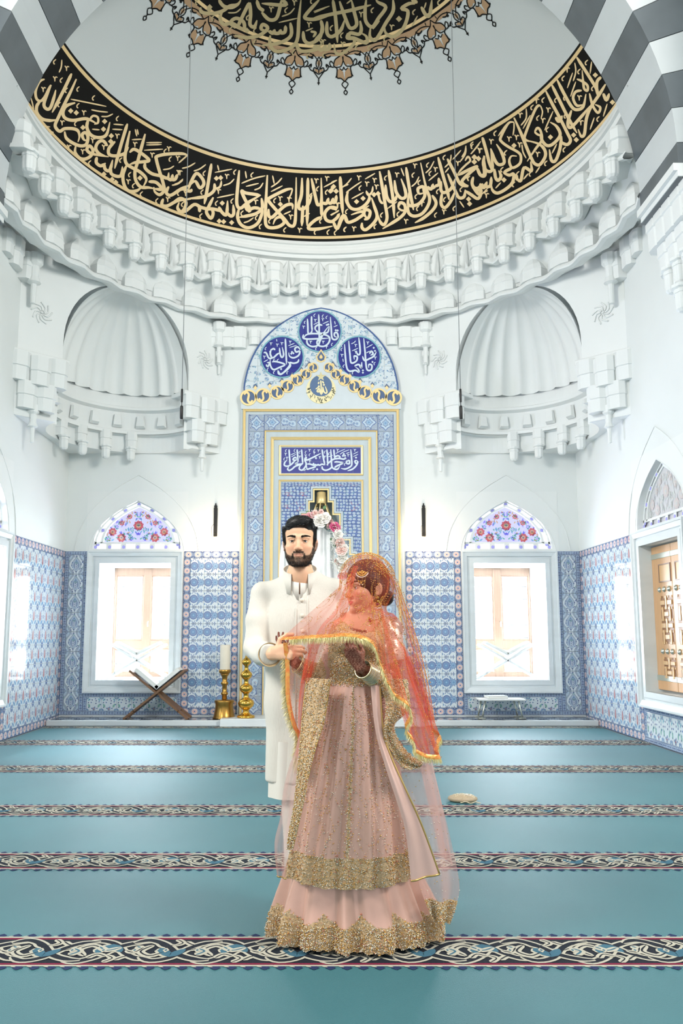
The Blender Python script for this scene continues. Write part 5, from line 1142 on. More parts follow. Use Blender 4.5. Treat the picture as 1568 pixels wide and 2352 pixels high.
# brass candlestick with candle
p = at(514, 1655, 11.85); e = empty('candlestick', (p.x, 11.87, .084), 'heavy brass candlestick with bell shaped foot beside the prayer niche', 'candlestick')
b = MB(); b.lathe([(0, .0), (.165, 0), (.168, .012), (.158, .03), (.150, .05), (.135, .14), (.130, .20), (.145, .245), (.140, .262), (.05, .27), (.03, .272)], n=32); b.build('foot', M_BRASS, e)
b = MB(); b.lathe([(.028, .268), (.038, .28), (.036, .33), (.052, .345), (.052, .365), (.036, .38), (.034, .47), (.054, .49), (.056, .51), (.036, .53), (.04, .60), (.06, .625), (.062, .64)], n=24); b.build('stem', M_BRASS, e)
b = MB(); b.lathe([(.06, .635), (.085, .66), (.09, .70), (.086, .702), (.08, .665), (0, .66)], n=28); b.build('socket', M_BRASS, e)
e = empty('candle', (p.x, 11.87, .084 + .668), 'thick ivory candle in the brass candlestick beside the prayer niche', 'candle')
b = MB(); b.lathe([(0, 0), (.074, 0), (.075, .01), (.075, .385), (.07, .392), (.03, .385), (0, .383)], n=28); b.build('wax', M_CANDLE, e)
b = MB(); b.tube([(0, 0, .38), (.002, 0, .40), (.006, 0, .412)], .003, 6); b.build('wick', M_BLK, e)
# golden baluster finial
p = at(565, 1642, 11.75); b = MB()
b.lathe([(0, 0), (.125, 0), (.13, .012), (.12, .03), (.075, .045), (.045, .075), (.042, .10), (.07, .13), (.105, .16), (.118, .20), (.105, .24), (.06, .27), (.038, .29), (.036, .33), (.055, .35), (.085, .375), (.098, .41), (.085, .445), (.05, .47), (.032, .49), (.032, .53), (.05, .55), (.075, .575), (.085, .605), (.075, .635), (.04, .665), (.027, .69), (.028, .73), (.05, .75), (.068, .775), (.068, .80), (.05, .825), (.025, .85), (.016, .88), (0, .915)], n=36)
tag(b.build('brass_finial', M_GOLDB, None), 'tall polished golden baluster of stacked globes standing left in front of the prayer niche', 'ornament').location = (p.x, 11.72, .112)
# wall lamps
M_BULB = mat('warm_lamp_glass', (255, 214, 160), .3, emit=6)
for s, px in ((-1, 493), (1, 974.5)):
    p = at(px, 1240, YB - .07); zt_ = at(px, 1158, YB - .07).z
    e = empty('wall_lamp', (p.x, YB, p.z), 'black metal wall lamp on the %s of the prayer niche' % ('left' if s < 0 else 'right'), 'lamp', 'wall lamps beside the niche')
    hgt = zt_ - p.z; b = MB(); b.bevbox((-.028, -.035, .06), (.028, -.012, hgt - .05), .006); b.lathe([(0, hgt + .03), (.012, hgt + .01), (.008, hgt - .005), (.026, hgt - .02), (.02, hgt - .05), (.0, hgt - .06)], (0, -.024, 0), 10); b.build('back_plate', M_BLK, e)
    b = MB(); b.tube([(0, -.02, .12), (0, -.08, .10), (0, -.13, .06), (0, -.14, .03)], .008, 8); b.tube([(0, -.02, hgt * .5), (-.05 * 1, -.09, .2), (-.045, -.13, .05)], .003, 5); b.build('arm', M_BLK, e)
    b = MB(); b.lathe([(.02, .035), (.05, .02), (.062, -.02), (.05, -.06), (.02, -.085), (0, -.09)], (0, -.14, 0), 20); b.build('glass_shade', M_BULB, e)
    l = bpy.data.lights.new('wall_lamp_bulb', 'POINT'); l.energy = 9; l.color = (1, .74, .48); l.shadow_soft_size = .06; lo = bpy.data.objects.new('wall_lamp_bulb', l); COL.objects.link(lo); lo.parent = e; lo.location = (0, -.30, -.02)
# hanging microphones
for px0, px1, s in ((418, 418, 'left'), (1057, 1057, 'right')):
    p = at(px0, 894, 9.0); p2 = at(px1, 963, 9.0); e = empty('hanging_microphone', (p.x, 9.0, p.z), 'thin black choir microphone hanging on a wire at the %s of the niche' % s, 'microphone', 'hanging microphones')
    zc = AZ + DB * math.sqrt(1 - (p.x ** 2 + .38 ** 2) / DA ** 2)
    b = MB(); b.tube([(0, 0, 0), (0, 0, zc - p.z - .01)], .0045, 5); b.build('wire', mat('grey_wire', (120, 126, 128), .5), e)
    L = p.z - p2.z
    b = MB(); b.lathe([(0, .01), (.012, 0), (.014, -.06), (.012, -L * .42), (.005, -L * .45), (.005, -L * .55)], n=10); b.build('preamplifier', M_BLK, e)
    b = MB(); b.lathe([(.005, -L * .54), (.016, -L * .56), (.019, -L * .62), (.019, -L * .98), (.014, -L), (0, -L)], n=12); b.build('capsule', M_BLK, e)
# hanging lamp in the niche head
p = at(738, 1158, YB + .04); p2 = at(738, 1131, YB + .04); e = empty('hanging_lamp', (p.x, YB + .02, p.z), 'brass capped glass lamp hanging in the stepped head of the prayer niche', 'lamp')
hh = p2.z - p.z; b = MB(); b.lathe([(.0, hh + .02), (.05, hh + .005), (.075, hh - .01), (.074, hh * .62), (.08, hh * .60), (.082, .01), (.076, 0), (0, 0)], n=24); b.build('cap', M_GOLD, e)
G_LAMP = glass('smoked_lamp_glass', (196, 200, 190), .18, .1)
b = MB(); b.lathe([(.075, -.002), (.10, -.08), (.15, -.18), (.165, -.26), (.15, -.33), (.10, -.40), (.05, -.42), (0, -.425)], n=28); b.build('glass_body', G_LAMP, e)
for k in range(6):
    a = k * PI / 3 + .3; b = MB(); b.tube([(.08 * math.cos(a), .08 * math.sin(a), -.004), (.106 * math.cos(a), .106 * math.sin(a), -.08), (.157 * math.cos(a), .157 * math.sin(a), -.18), (.172 * math.cos(a), .172 * math.sin(a), -.26)], .012, 6); b.build('brass_rib', M_GOLD, e)
b = MB(); b.tube([(0, 0, hh + .015), (0, 0, 3.58 - p.z)], .006, 6); b.build('rod', M_GOLDB, e)
# beaded clutch bag on the carpet
p = at_z(1062, 1841); e = empty('clutch_bag', (p.x, p.y, .002), 'small beaded beige clutch bag lying on the carpet right of the woman', 'bag', rz=-.1)
M_BAG = mat('beige_bag_silk', (176, 158, 132), .5, var=.12, scale=30); M_BEAD = mat('pearl_beads', (214, 204, 176), .22, .35)
b = MB(); b.lathe([(0, .0), (.10, .002), (.118, .018), (.11, .034), (.07, .05), (0, .056)], n=28); o = b.build('pouch', M_BAG, e); o.scale = (1, .72, 1)
rr = random.Random(4); b = MB()
for k in range(90):
    a, r = rr.uniform(0, 6.28), .112 * math.sqrt(rr.random()); z = interp(r, [0, .07, .11, .118], [.056, .05, .034, .018]); b.lathe([(0, -.004), (.004, 0), (0, .004)], (r * math.cos(a), .72 * r * math.sin(a), z + .001), 5)
tag(b.build('beading', M_BEAD, e), kind='stuff')
b = MB()
for k in range(30): t = k / 29; b.lathe([(0, -.005), (.005, 0), (0, .005)], (-.02 + .15 * t, -.085 - .018 * math.sin(PI * t), .006 + .01 * math.sin(PI * t * 2) ** 2), 6)
tag(b.build('bead_fringe', M_BEAD, e), kind='stuff')
# floral stand: white draped column with a garland of roses
YS = 8.2
e = empty('floral_stand', (at(706, 1300, YS).x, YS, 0), 'tall white draped stand crowned by a garland of pale roses behind the man', 'flower stand')
ex = e.location.x
outl = [(at(px, py, YS).x - ex, at(px, py, YS).z) for px, py in ((641, 1300), (648, 1250), (664, 1222), (690, 1208), (722, 1206), (748, 1219), (764, 1243), (770, 1300))]
ol = [tuple(q) for q in catmull(outl, 5)]; ol = [(ol[0][0], .004)] + [(ol[0][0], z) for z in (.5, 1.0, 1.5)] + ol + [(ol[-1][0] + .02, z) for z in (1.5, 1.0, .5)] + [(ol[-1][0] + .02, .004)]
b = MB(); nO = len(ol)
b.loft([[(x * .96, .10, z) for x, z in ol], [(x, .0, z) for x, z in ol]], closed=False, smooth=False); b.build('panel_frame', M_WHITEW, e)
M_VOILE = mat('white_voile', (238, 240, 240), .7, sheen=.2)
rows = []
xs_ = np.linspace(ol[0][0], ol[-1][0], 90)
ztop = lambda x: np.interp(x, [p[0] for p in catmull(outl, 5)], [p[1] for p in catmull(outl, 5)])
for t in np.linspace(0, 1, 14):
    rows.append([(x, -.03 - .022 * math.sin(x * 62 + .6 * math.sin(x * 23)) - .012 * math.sin(x * 117 + t), ztop(x) * (1 - t) + .01) for x in xs_])
b = MB(); b.grid(rows); b.build('draped_cloth', M_VOILE, e, fix=False)
def rose_mesh(m1, seed):
    rr = random.Random(seed); b = MB()
    for ring, (n, r0, tilt, hgt) in enumerate(((3, .18, 1.35, .85), (4, .42, 1.05, .8), (5, .68, .75, .66), (6, .95, .42, .46))):
        for k in range(n):
            a = 2 * PI * k / n + ring * .7 + rr.uniform(-.1, .1); rows = []
            for u in np.linspace(0, 1, 4):
                row = []
                for v in np.linspace(-1, 1, 5):
                    wd = .62 * r0 * math.sin(PI * (.2 + .6 * u)) * 1.5 + .1; rad = r0 * (.25 + .75 * u) + .10 * u * u - .10 * v * v * u
                    ang = a + v * wd / max(.3, rad) * .7; row.append((rad * math.cos(ang), rad * math.sin(ang), hgt * u * (1 - .18 * v * v) * (1 if ring < 2 else 1 - .25 * u) - .1))
                rows.append(row)
            b.grid(rows)
    b.lathe([(0, -.25), (.3, -.2), (.5, -.05), (.3, .0)], n=10)
    return b.mesh('rose', m1)
M_PET = [mat('white_petals', (240, 236, 230), .6), mat('blush_petals', (240, 208, 200), .6), mat('pink_petals', (232, 168, 176), .6), mat('magenta_petals', (206, 92, 136), .6)]
ROS = [rose_mesh(m, i) for i, m in enumerate(M_PET)]
b = MB(); rr = random.Random(9)
for k in range(26):
    c = (rr.gauss(0, .5), rr.gauss(0, .3), rr.gauss(0, .5)); b.lathe([(0, -.08), (.08, 0), (0, .08)], c, 5); b.lathe([(0, -.05), (.12, .03), (.05, .05), (0, .06)], (c[0] * .8, c[1] - .1, c[2] * .8), 5)
BREATH = b.mesh('gypsophila', mat('gypsophila_white', (236, 240, 232), .7))
b = MB(); M_LEAF = mat('leaf_green', (86, 128, 84), .5, var=.2)
rows = [[(.28 * math.sin(PI * t) ** .8 * v, t, .12 * math.sin(PI * t) - .10 * abs(v) + .0) for v in (-1, -.5, 0, .5, 1)] for t in np.linspace(0, 1, 7)]
b.grid(rows); LEAF = b.mesh('leaf', M_LEAF)
gar = [(712, 1190, .8), (724, 1183, .6), (737, 1180, .5), (700, 1196, .9), (745, 1195, 1.1), (758, 1206, .9), (734, 1201, 1.2), (768, 1215, 1.0), (775, 1232, .9), (779, 1250, .9), (783, 1268, 1.0), (785, 1286, .9), (786, 1305, 1.0), (787, 1325, .9), (788, 1345, .9), (770, 1245, .7), (776, 1292, .7), (790, 1262, .7), (788, 1365, .9), (786, 1385, .9), (690, 1200, .8), (676, 1210, .8)]
kinds = [2, 1, 1, 2, 0, 1, 0, 3, 0, 1, 1, 0, 0, 2, 0, 0, 1, 0, 1, 0, 0, 1]
rr = random.Random(12)
for i, (px, py, s) in enumerate(gar):
    p = at(px, py, YS); mw = Matrix.Translation((p.x - ex, -.11 + rr.uniform(-.02, .02), p.z)) @ Matrix.Rotation(rr.uniform(-.5, .5), 4, 'Z') @ Matrix.Rotation(PI / 2 + rr.uniform(-.4, .3), 4, 'X') @ Matrix.Scale(.062 * s, 4)
    inst('rose', ROS[kinds[i]], e, mw=mw)
for i in range(30):
    px, py, s = rr.choice(gar); p = at(px + rr.uniform(-10, 10), py + rr.uniform(-9, 9), YS); inst('gypsophila_sprig', BREATH, e, mw=Matrix.Translation((p.x - ex, -.12, p.z)) @ Matrix.Scale(.06, 4))
for i in range(34):
    px, py, s = rr.choice(gar); p = at(px + rr.uniform(-9, 9), py + rr.uniform(-9, 9), YS); inst('leaf', LEAF, e, mw=Matrix.Translation((p.x - ex, -.09, p.z)) @ Matrix.Rotation(rr.uniform(0, 6.3), 4, 'Y') @ Matrix.Rotation(PI / 2 - .3, 4, 'X') @ Matrix.Scale(rr.uniform(.05, .09), 4))
# ------------------------------------------------------------------ bodies: smooth blended volumes turned into one continuous surface
def lines(lo, hi, fine, step, coarse):
    """grid lines: 'step' apart inside the fine intervals, 'coarse' apart elsewhere"""
    out = [lo]
    while out[-1] < hi:
        x = out[-1]; d = coarse
        for a, c in fine:
            if a - 1e-9 <= x < c: d = step
            elif x < a: d = min(d, max(step, a - x))
        out.append(x + d)
    return np.array(out, np.float32)
class Field:
    def __init__(s, xs, ys, zs): s.xs, s.ys, s.zs = xs, ys, zs; s.f = np.full((len(xs), len(ys), len(zs)), .5, np.float32)
    def sl(s, lo, hi):
        r = []
        for ax, l, h in zip((s.xs, s.ys, s.zs), lo, hi): r.append(slice(max(0, np.searchsorted(ax, l) - 1), np.searchsorted(ax, h) + 1))
        return tuple(r)
    def pts(s, q): return np.meshgrid(s.xs[q[0]], s.ys[q[1]], s.zs[q[2]], indexing='ij')
    def put(s, q, d, k, sub=False):
        a = s.f[q]
        if a.size == 0: return
        if sub:
            d = -d; h = np.clip(.5 - .5 * (d - a) / k * -1 * -1, 0, 1) if False else np.clip(.5 - .5 * (a - d) / k, 0, 1)
            s.f[q] = a * (1 - h) + d * h + k * h * (1 - h)
        else:
            h = np.clip(.5 + .5 * (a - d) / k, 0, 1); s.f[q] = a * (1 - h) + d * h - k * h * (1 - h)
    def ell(s, c, r, k=.01, R=None, sub=False):
        m = max(r) * 1.0 + 2 * k + .01; q = s.sl([v - m for v in c], [v + m for v in c]); X, Y, Z = s.pts(q)
        P = [X - c[0], Y - c[1], Z - c[2]]
        if R is not None: P = [R[0][i] * P[0] + R[1][i] * P[1] + R[2][i] * P[2] for i in range(3)]
        k0 = np.sqrt(sum((p / a) ** 2 for p, a in zip(P, r))) + 1e-6; k1 = np.sqrt(sum((p / a ** 2) ** 2 for p, a in zip(P, r))) + 1e-6
        s.put(q, k0 * (k0 - 1) / k1, k, sub)
    def cap(s, a, b, ra, rb, k=.01, sub=False, flat=None):
        """tapered capsule; flat = (unit vector, factor) squashes it along that direction"""
        a, b = np.array(a, float), np.array(b, float); m = max(ra, rb) + 2 * k + .01
        q = s.sl(np.minimum(a, b) - m, np.maximum(a, b) + m); X, Y, Z = s.pts(q)
        if X.size == 0: return
        d = b - a; L2 = d @ d + 1e-12; px, py, pz = X - a[0], Y - a[1], Z - a[2]
        t = np.clip((px * d[0] + py * d[1] + pz * d[2]) / L2, 0, 1); px, py, pz = px - t * d[0], py - t * d[1], pz - t * d[2]
        if flat is not None:
            v, fk = flat; pr = px * v[0] + py * v[1] + pz * v[2]; e = (1 / fk - 1) * pr; px, py, pz = px + e * v[0], py + e * v[1], pz + e * v[2]
        s.put(q, (np.sqrt(px * px + py * py + pz * pz) - (ra + (rb - ra) * t)) * (flat[1] if flat else 1), k, sub)
    def chain(s, P, R_, k=.01, **kw):
        for i in range(len(P) - 1): s.cap(P[i], P[i + 1], R_[i], R_[i + 1], k, **kw)
    def mesh(s):
        f = s.f; S_ = f < 0; nx, ny, nz = f.shape
        c = np.zeros((nx - 1, ny - 1, nz - 1), np.uint8)
        for i in (0, 1):
            for j in (0, 1):
                for k in (0, 1): c += S_[i:nx - 1 + i, j:ny - 1 + j, k:nz - 1 + k]
        act = (c > 0) & (c < 8); I, J, K = np.nonzero(act); N = len(I); idx = np.full(act.shape, -1, np.int64); idx[I, J, K] = np.arange(N)
        acc = np.zeros((N, 3)); cnt = np.zeros(N); ax = (s.xs, s.ys, s.zs)
        for d in range(3):
            o = [x for x in range(3) if x != d]
            for u in (0, 1):
                for v in (0, 1):
                    A = [I.copy(), J.copy(), K.copy()]; A[o[0]] += u; A[o[1]] += v; B = [x.copy() for x in A]; B[d] += 1
                    fa, fb = f[tuple(A)], f[tuple(B)]; m = (fa < 0) != (fb < 0); t = np.where(m, fa / np.where(m, fa - fb, 1), 0)
                    P = np.stack([ax[e][A[e]] for e in range(3)], 1).astype(float); P[:, d] += t * (ax[d][B[d]] - ax[d][A[d]])
                    acc[m] += P[m]; cnt[m] += 1
        V = acc / cnt[:, None]; Q = []
        for d in range(3):
            o = [x for x in range(3) if x != d]; sl_a = [slice(None)] * 3; sl_b = [slice(None)] * 3; sl_a[d] = slice(0, -1); sl_b[d] = slice(1, None)
            ch = S_[tuple(sl_a)] != S_[tuple(sl_b)]; E = np.nonzero(ch); ok = np.ones(len(E[0]), bool)
            for e in o: ok &= (E[e] > 0) & (E[e] < f.shape[e] - 1)
            E = [e[ok] for e in E]
            def at_(u, v): A = [x.copy() for x in E]; A[o[0]] -= u; A[o[1]] -= v; return idx[tuple(A)]
            q = np.stack([at_(1, 1), at_(0, 1), at_(0, 0), at_(1, 0)], 1); ins = S_[tuple(E)]
            if d == 1: ins = ~ins
            q[~ins] = q[~ins][:, ::-1]; Q.append(q)
        return V, np.concatenate(Q)
def np_mesh(name, V, Q, mats, parent, mi=None, attrs=None, smooth_iter=1):
    if smooth_iter:
        E = np.concatenate([Q[:, [0, 1]], Q[:, [1, 2]], Q[:, [2, 3]], Q[:, [3, 0]]]); E = np.concatenate([E, E[:, ::-1]])
        deg = np.bincount(E[:, 0], minlength=len(V)).astype(float) + 1e-9
        for it in range(smooth_iter):
            for lam in (.5, -.52) if smooth_iter > 1 else (.45,):
                M = np.stack([np.bincount(E[:, 0], weights=V[E[:, 1], a], minlength=len(V)) for a in range(3)], 1) / deg[:, None]; V = V + lam * (M - V)
    me = bpy.data.meshes.new(name); me.vertices.add(len(V)); me.vertices.foreach_set('co', V.astype(np.float32).ravel())
    me.loops.add(Q.size); me.loops.foreach_set('vertex_index', Q.astype(np.int32).ravel()); me.polygons.add(len(Q))
    me.polygons.foreach_set('loop_start', np.arange(0, Q.size, 4, dtype=np.int32)); me.polygons.foreach_set('use_smooth', np.ones(len(Q), bool))
    for m in (mats if isinstance(mats, (list, tuple)) else [mats]): me.materials.append(m)
    if mi is not None: me.polygons.foreach_set('material_index', mi.astype(np.int32))
    for nm, col in (attrs or {}).items():
        a = me.color_attributes.new(nm, 'FLOAT_COLOR', 'POINT'); c = np.ones((len(V), 4), np.float32); c[:, :3] = col; a.data.foreach_set('color', c.ravel())
    me.update(); me.validate()
    o = bpy.data.objects.new(name, me); COL.objects.link(o); o.parent = parent; return o
def attr_mat(name, attr, rough=.5, sss=0, bump=0, bscale=80, coat=0, sheen=0):
    m = mat(name, (200, 160, 130), rough, bump=bump, bscale=bscale, coat=coat, sheen=sheen); n = m.node_tree.nodes; L = m.node_tree.links; b = n['Principled BSDF']
    a = n.new('ShaderNodeAttribute'); a.attribute_name = attr; L.new(a.outputs['Color'], b.inputs['Base Color'])
    if sss: b.inputs['Subsurface Weight'].default_value = sss; b.inputs['Subsurface Radius'].default_value = (.012, .005, .003); b.inputs['Subsurface Scale'].default_value = .6
    return m
def rotz(a): c, s = math.cos(a), math.sin(a); return np.array([[c, -s, 0], [s, c, 0], [0, 0, 1]])
def rotx(a): c, s = math.cos(a), math.sin(a); return np.array([[1, 0, 0], [0, c, -s], [0, s, c]])
def roty(a): c, s = math.cos(a), math.sin(a); return np.array([[c, 0, s], [0, 1, 0], [-s, 0, c]])
class Head:
    """frame of a head: origin between the ears at eye level, face towards local -y"""
    def __init__(s, c, R, k, fem): s.c, s.R, s.k, s.fem = np.array(c, float), R, k, fem
    def w(s, p): return s.c + s.R @ (np.array(p, float) * s.k)
    def inv(s, V): return (V - s.c) @ s.R / s.k
    def build(s, F_):
        k, fe = s.k, s.fem
        def E(c, r, kk=.01, sub=False, R2=None): F_.ell(s.w(c), [v * k for v in r], kk * k, s.R if R2 is None else s.R @ R2, sub)
        def C(a, b, ra, rb, kk=.006, sub=False): F_.cap(s.w(a), s.w(b), ra * k, rb * k, kk * k, sub)
        E((0, .014, .036), (.076, .096, .084)); E((0, -.008, .05), (.070, .078, .066), .02)
        E((0, -.034, -.028), (.064 if not fe else .060, .056, .076), .022)
        E((0, -.038 if not fe else -.044, -.074), (.050 if not fe else .038, .046 if not fe else .040, .036 if not fe else .030), .02 if not fe else .012)
        E((0, -.076 if not fe else -.081, -.100), (.021 if not fe else .014, .017 if not fe else .014, .016 if not fe else .014), .016 if not fe else .013)
        for x in (-1, 1):
            C((x * .056, .010, -.045), (x * .030, -.060, -.096), .018 if not fe else .010, .015 if not fe else .009, .03 if not fe else .014)      # jaw line
            E((x * .045, -.060, -.030), (.022, .022, .019), .02); E((x * .036, -.058, -.058 if not fe else -.052), (.026, .026, .030) if not fe else (.020, .024, .024), .02 if not fe else .014)
            C((x * .012, -.086, .020), (x * .047, -.070, .017), .0085 if not fe else .0055, .006, .014)                      # brow
        C((0, -.084, .012), (0, -.102, -.030), .0075, .0105, .012); E((0, -.108, -.036), (.0125, .0115, .0105), .008)          # nose
        for x in (-1, 1):
            E((x * .0125, -.096, -.039), (.0078, .011, .0075), .006); E((x * .0065, -.103, -.0475), (.0036, .0052, .0035), .003, True)
            E((x * .032, -.093, .001), (.0165, .013, .0105), .010, True)                                                      # sockets
            E((x * .0315, -.0715, 0), (.0130, .0105, .0115), .003)
            C((x * .0160, -.0810, -.001), (x * .024, -.0858, .0054), .0022, .0030, .002); C((x * .024, -.0858, .0054), (x * .036, -.0848, .0060), .0028, .0028, .002); C((x * .036, -.0848, .0060), (x * .0475, -.0735, .001), .0028, .0022, .002)
            C((x * .0170, -.0805, -.003), (x * .031, -.0848, -.0064), .0016, .0020, .002); C((x * .031, -.0848, -.0064), (x * .0465, -.0735, -.001), .0020, .0016, .002)
        lw = .0255 if not fe else .0215; cz = .0012 if not fe else .0008
        E((0, -.081, -.068), (.030, .013, .020), .010)                                                                        # muzzle
        for x in (-1, 1):
            C((x * .003, -.0935, -.0640), (x * lw * .5, -.0915, -.0638), .0032, .0034, .004); C((x * lw * .5, -.0915, -.0638), (x * lw, -.0835, -.0662 + cz), .0034, .0014, .004)
            C((0, -.0925, -.0728), (x * lw * .55, -.0900, -.0716), .0044, .0040, .005); C((x * lw * .55, -.0900, -.0716), (x * lw, -.0830, -.0668 + cz), .0040, .0013, .005)
        for x in (-1, 1): C((x * lw, -.0870, -.0664 + cz), (0, -.0975, -.0682), .0009, .0013, .0015, True)
        for x in (-1, 1):                                                                                                     # ears
            E((x * .0785, .018, -.012), (.0075, .0180, .031), .005, R2=rotz(-x * .40) @ roty(x * .14)); E((x * .0855, .010, -.008), (.005, .010, .018), .004, True, rotz(-x * .4)); E((x * .077, .007, -.035), (.006, .008, .009), .006)
        nr = .050 if not fe else .0375
        C((0, .026, -.05), (0, .040, -.17), nr, nr * 1.04, .008)
HAND = dict(lens=((.040, .026, .020), (.045, .029, .022), (.042, .027, .021), (.033, .021, .018)), x=(.026, .009, -.009, -.026), y=(.092, .096, .092, .082))
def hand(F_, wrist, fwd, back, side, curls, thumb, sc=1.0, spread=.06, rad=.0082, tips=None):
    """wrist point, direction of the fingers, direction of the back of the hand; side = +1 / -1 puts the thumb; curls = bends per finger (3 angles)"""
    fwd = np.array(fwd, float); fwd /= np.linalg.norm(fwd); back = np.array(back, float); back -= fwd * (back @ fwd); back /= np.linalg.norm(back); sx = np.cross(fwd, back) * side
    W = lambda x, y, z: np.array(wrist) + (sx * x + fwd * y + back * z) * sc
    fl = (back, .62)
    for i in range(4):
        F_.cap(W(HAND['x'][i] * .55, .0, 0), W(HAND['x'][i], HAND['y'][i], 0), .0155 * sc, .0115 * sc, .012 * sc, flat=(back, .8))
    F_.cap(W(.012, .02, -.006), W(.030, .055, -.008), .017 * sc, .014 * sc, .012 * sc)
    out = []
    for i in range(4):
        p = W(HAND['x'][i], HAND['y'][i], 0); a = 0; r = rad * sc * (1.0, 1.04, 1.0, .88)[i]
        sp = (HAND['x'][i] / .026) * spread
        for j in range(3):
            a += curls[i][j]; d = fwd * math.cos(a) * math.cos(sp) + sx * math.sin(sp) * math.cos(a) - back * math.sin(a); q = p + d * HAND['lens'][i][j] * sc
            F_.cap(p, q, r * (1.08 - .10 * j), r * (1.0 - .10 * j), .004 * sc if j else .007 * sc); p = q
        out.append((p, d))
    p = W(.022, .022, -.006)
    for L, (ax_, ay, az), r in zip((.042, .034, .028), thumb, (.0125, .0105, .0095)):
        d = sx * ax_ + fwd * ay + back * az; d = d / np.linalg.norm(d); q = p + d * L * sc; F_.cap(p, q, r * sc, r * .94 * sc, .006 * sc); p = q
    out.append((p, d)); return out
def lerp_col(base, col, w): return base * (1 - w[:, None]) + np.array(col)[None, :] * w[:, None]
def sm(x, a, b): t = np.clip((x - a) / (b - a), 0, 1); return t * t * (3 - 2 * t)
def lc(r, g, b): return np.array(lin((r, g, b))[:3])
def strands(name, P, D, L, w, mt, parent, seg=3, droop=0.0, rnd=None):
    """short tapered hairs: roots P, directions D, lengths L"""
    rnd = rnd or np.random.RandomState(1); n = len(P); up = np.array([0, 0, 1.0])
    side = np.cross(D, rnd.normal(size=(n, 3))); side /= np.linalg.norm(side, axis=1)[:, None] + 1e-9
    rows = []
    for j in range(seg + 1):
        t = j / seg; c = P + D * (L * t)[:, None] - up * (droop * L * t * t)[:, None]; ww = w * (1 - t * .85)
        rows.append((c - side * ww, c + side * ww))
    V = np.stack([v for r in rows for v in r], 1).reshape(-1, 3); m = 2 * (seg + 1); Q = []
    base = np.arange(n)[:, None] * m
    for j in range(seg): Q.append(base + np.array([2 * j, 2 * j + 1, 2 * j + 3, 2 * j + 2]))
    Q = np.concatenate(Q, 0); o = np_mesh(name, V, Q, mt, parent, smooth_iter=0); o['kind'] = 'stuff'; return o
def eye(H_, x, parent, iris=(58, 38, 26), gaze=(0, 0)):
    c = H_.w((x * .0315, -.0722, 0)); r = .0128 * H_.k; b = MB(); n = 20
    d = H_.R @ np.array([math.sin(gaze[0]), -math.cos(gaze[0]), math.sin(gaze[1])]); d /= np.linalg.norm(d); u = np.cross(d, [0, 0, 1]); u /= np.linalg.norm(u); v = np.cross(u, d); rings = []
    for j, t in enumerate((.01, .21, .22, .52, .54, .8, 1.2, 1.6)): rings.append([tuple(c + r * (1.02 if t < .53 else 1) * (d * math.cos(t) + (u * math.cos(a) + v * math.sin(a)) * math.sin(t))) for a in np.linspace(0, 2 * PI, n + 1)[:-1]])
    for i in range(len(rings) - 1): b.loft([rings[i], rings[i + 1]], 0 if i < 2 else 1 if i < 4 else 2)
    b.build('eyeball', [mat('pupil_black', (10, 8, 8), .08, coat=1), mat('brown_iris', iris, .12, coat=1), mat('eye_white', (222, 214, 208), .2, coat=.6)], parent, fix=False)
def brow(H_, x, parent, mt, n, thick, seed, arch=0):
    rs = np.random.RandomState(seed); t = rs.rand(n); px = x * (.012 + .040 * t); pz = .0185 + .0075 * np.sin(PI * np.minimum(1, t * 1.05) * .72) + arch * np.sin(PI * t * .8) + rs.normal(size=n) * thick * (1.1 - .75 * t); py = -.0955 + .023 * t ** 1.6 + .004 * np.abs(pz - .02) / .01
    P = np.array([H_.w(p) for p in np.stack([px, py, pz], 1)]); D = np.array([H_.R @ np.array([x * .9, -.12 + .3 * tt, .45 - .75 * tt]) for tt in t]); D /= np.linalg.norm(D, axis=1)[:, None]
    strands('eyebrow', P, D, np.full(n, .0095 * H_.k), .0007 * H_.k, mt, parent, 2, 0, rs)
# ------------------------------------------------------------------ the man
YG = 3.95
gp = at(694, 1700, YG); gx = gp.x
groom = empty('person', (gx, YG, .003), 'bearded man in a long ivory coat standing behind the veiled woman, holding her hand', 'person')
def unp(o):                                                   # keep world-built meshes in place under their parent
    o.matrix_parent_inverse = Matrix.Translation(-o.parent.location); return o
hc = at(688.5, 1246, YG - .06)
GH = Head(hc, rotz(-.05) @ rotx(.03), .985, False)
gw = lambda px, py, dy=0.0: np.array(at(px, py, YG + dy))
# joints
sR, sL = gw(597, 1361, .03), gw(772, 1355, .05)               # shoulders (viewer's left and right)
eR, wR = gw(586, 1490, -.03), np.array(at(623, 1502, 3.63))
eL, wL = gw(782, 1490, .10), gw(770, 1620, .06)
F_ = Field(lines(gx - .42, gx + .34, [(hc.x - .105, hc.x + .105), (-.27, -.08)], .0026, .012), lines(3.40, 4.20, [(3.50, 4.07)], .0028, .012), lines(.0, 1.90, [(1.215, 1.32), (1.60, 1.875)], .0026, .016))
GH.build(F_)
F_.cap(GH.w((0, .028, -.16)), (gx, YG + .04, 1.42), .058, .07, .04)
F_.chain([(gx, YG + .03, 1.42), (gx, YG + .03, 1.20), (gx, YG + .03, .98)], [.12, .11, .12], .06, flat=((0, 1, 0), .5))
F_.chain([sR, eR, wR], [.040, .036, .027], .03); F_.chain([sL, eL, wL], [.040, .036, .027], .03)
F_.cap(sR, (gx - .05, YG + .035, 1.47), .038, .05, .03); F_.cap(sL, (gx + .05, YG + .035, 1.47), .038, .05, .03)
for s in (-1, 1): F_.chain([(gx + .02 + s * .075, YG + .03, .95), (gx + .04 + s * .075, YG + .01, .52), (gx + .05 + s * .075, YG + .02, .09)], [.068, .050, .036], .02); F_.cap((gx + .05 + s * .078, YG + .03, .05), (gx + .05 + s * .08, YG - .12, .04), .03, .022, .02)
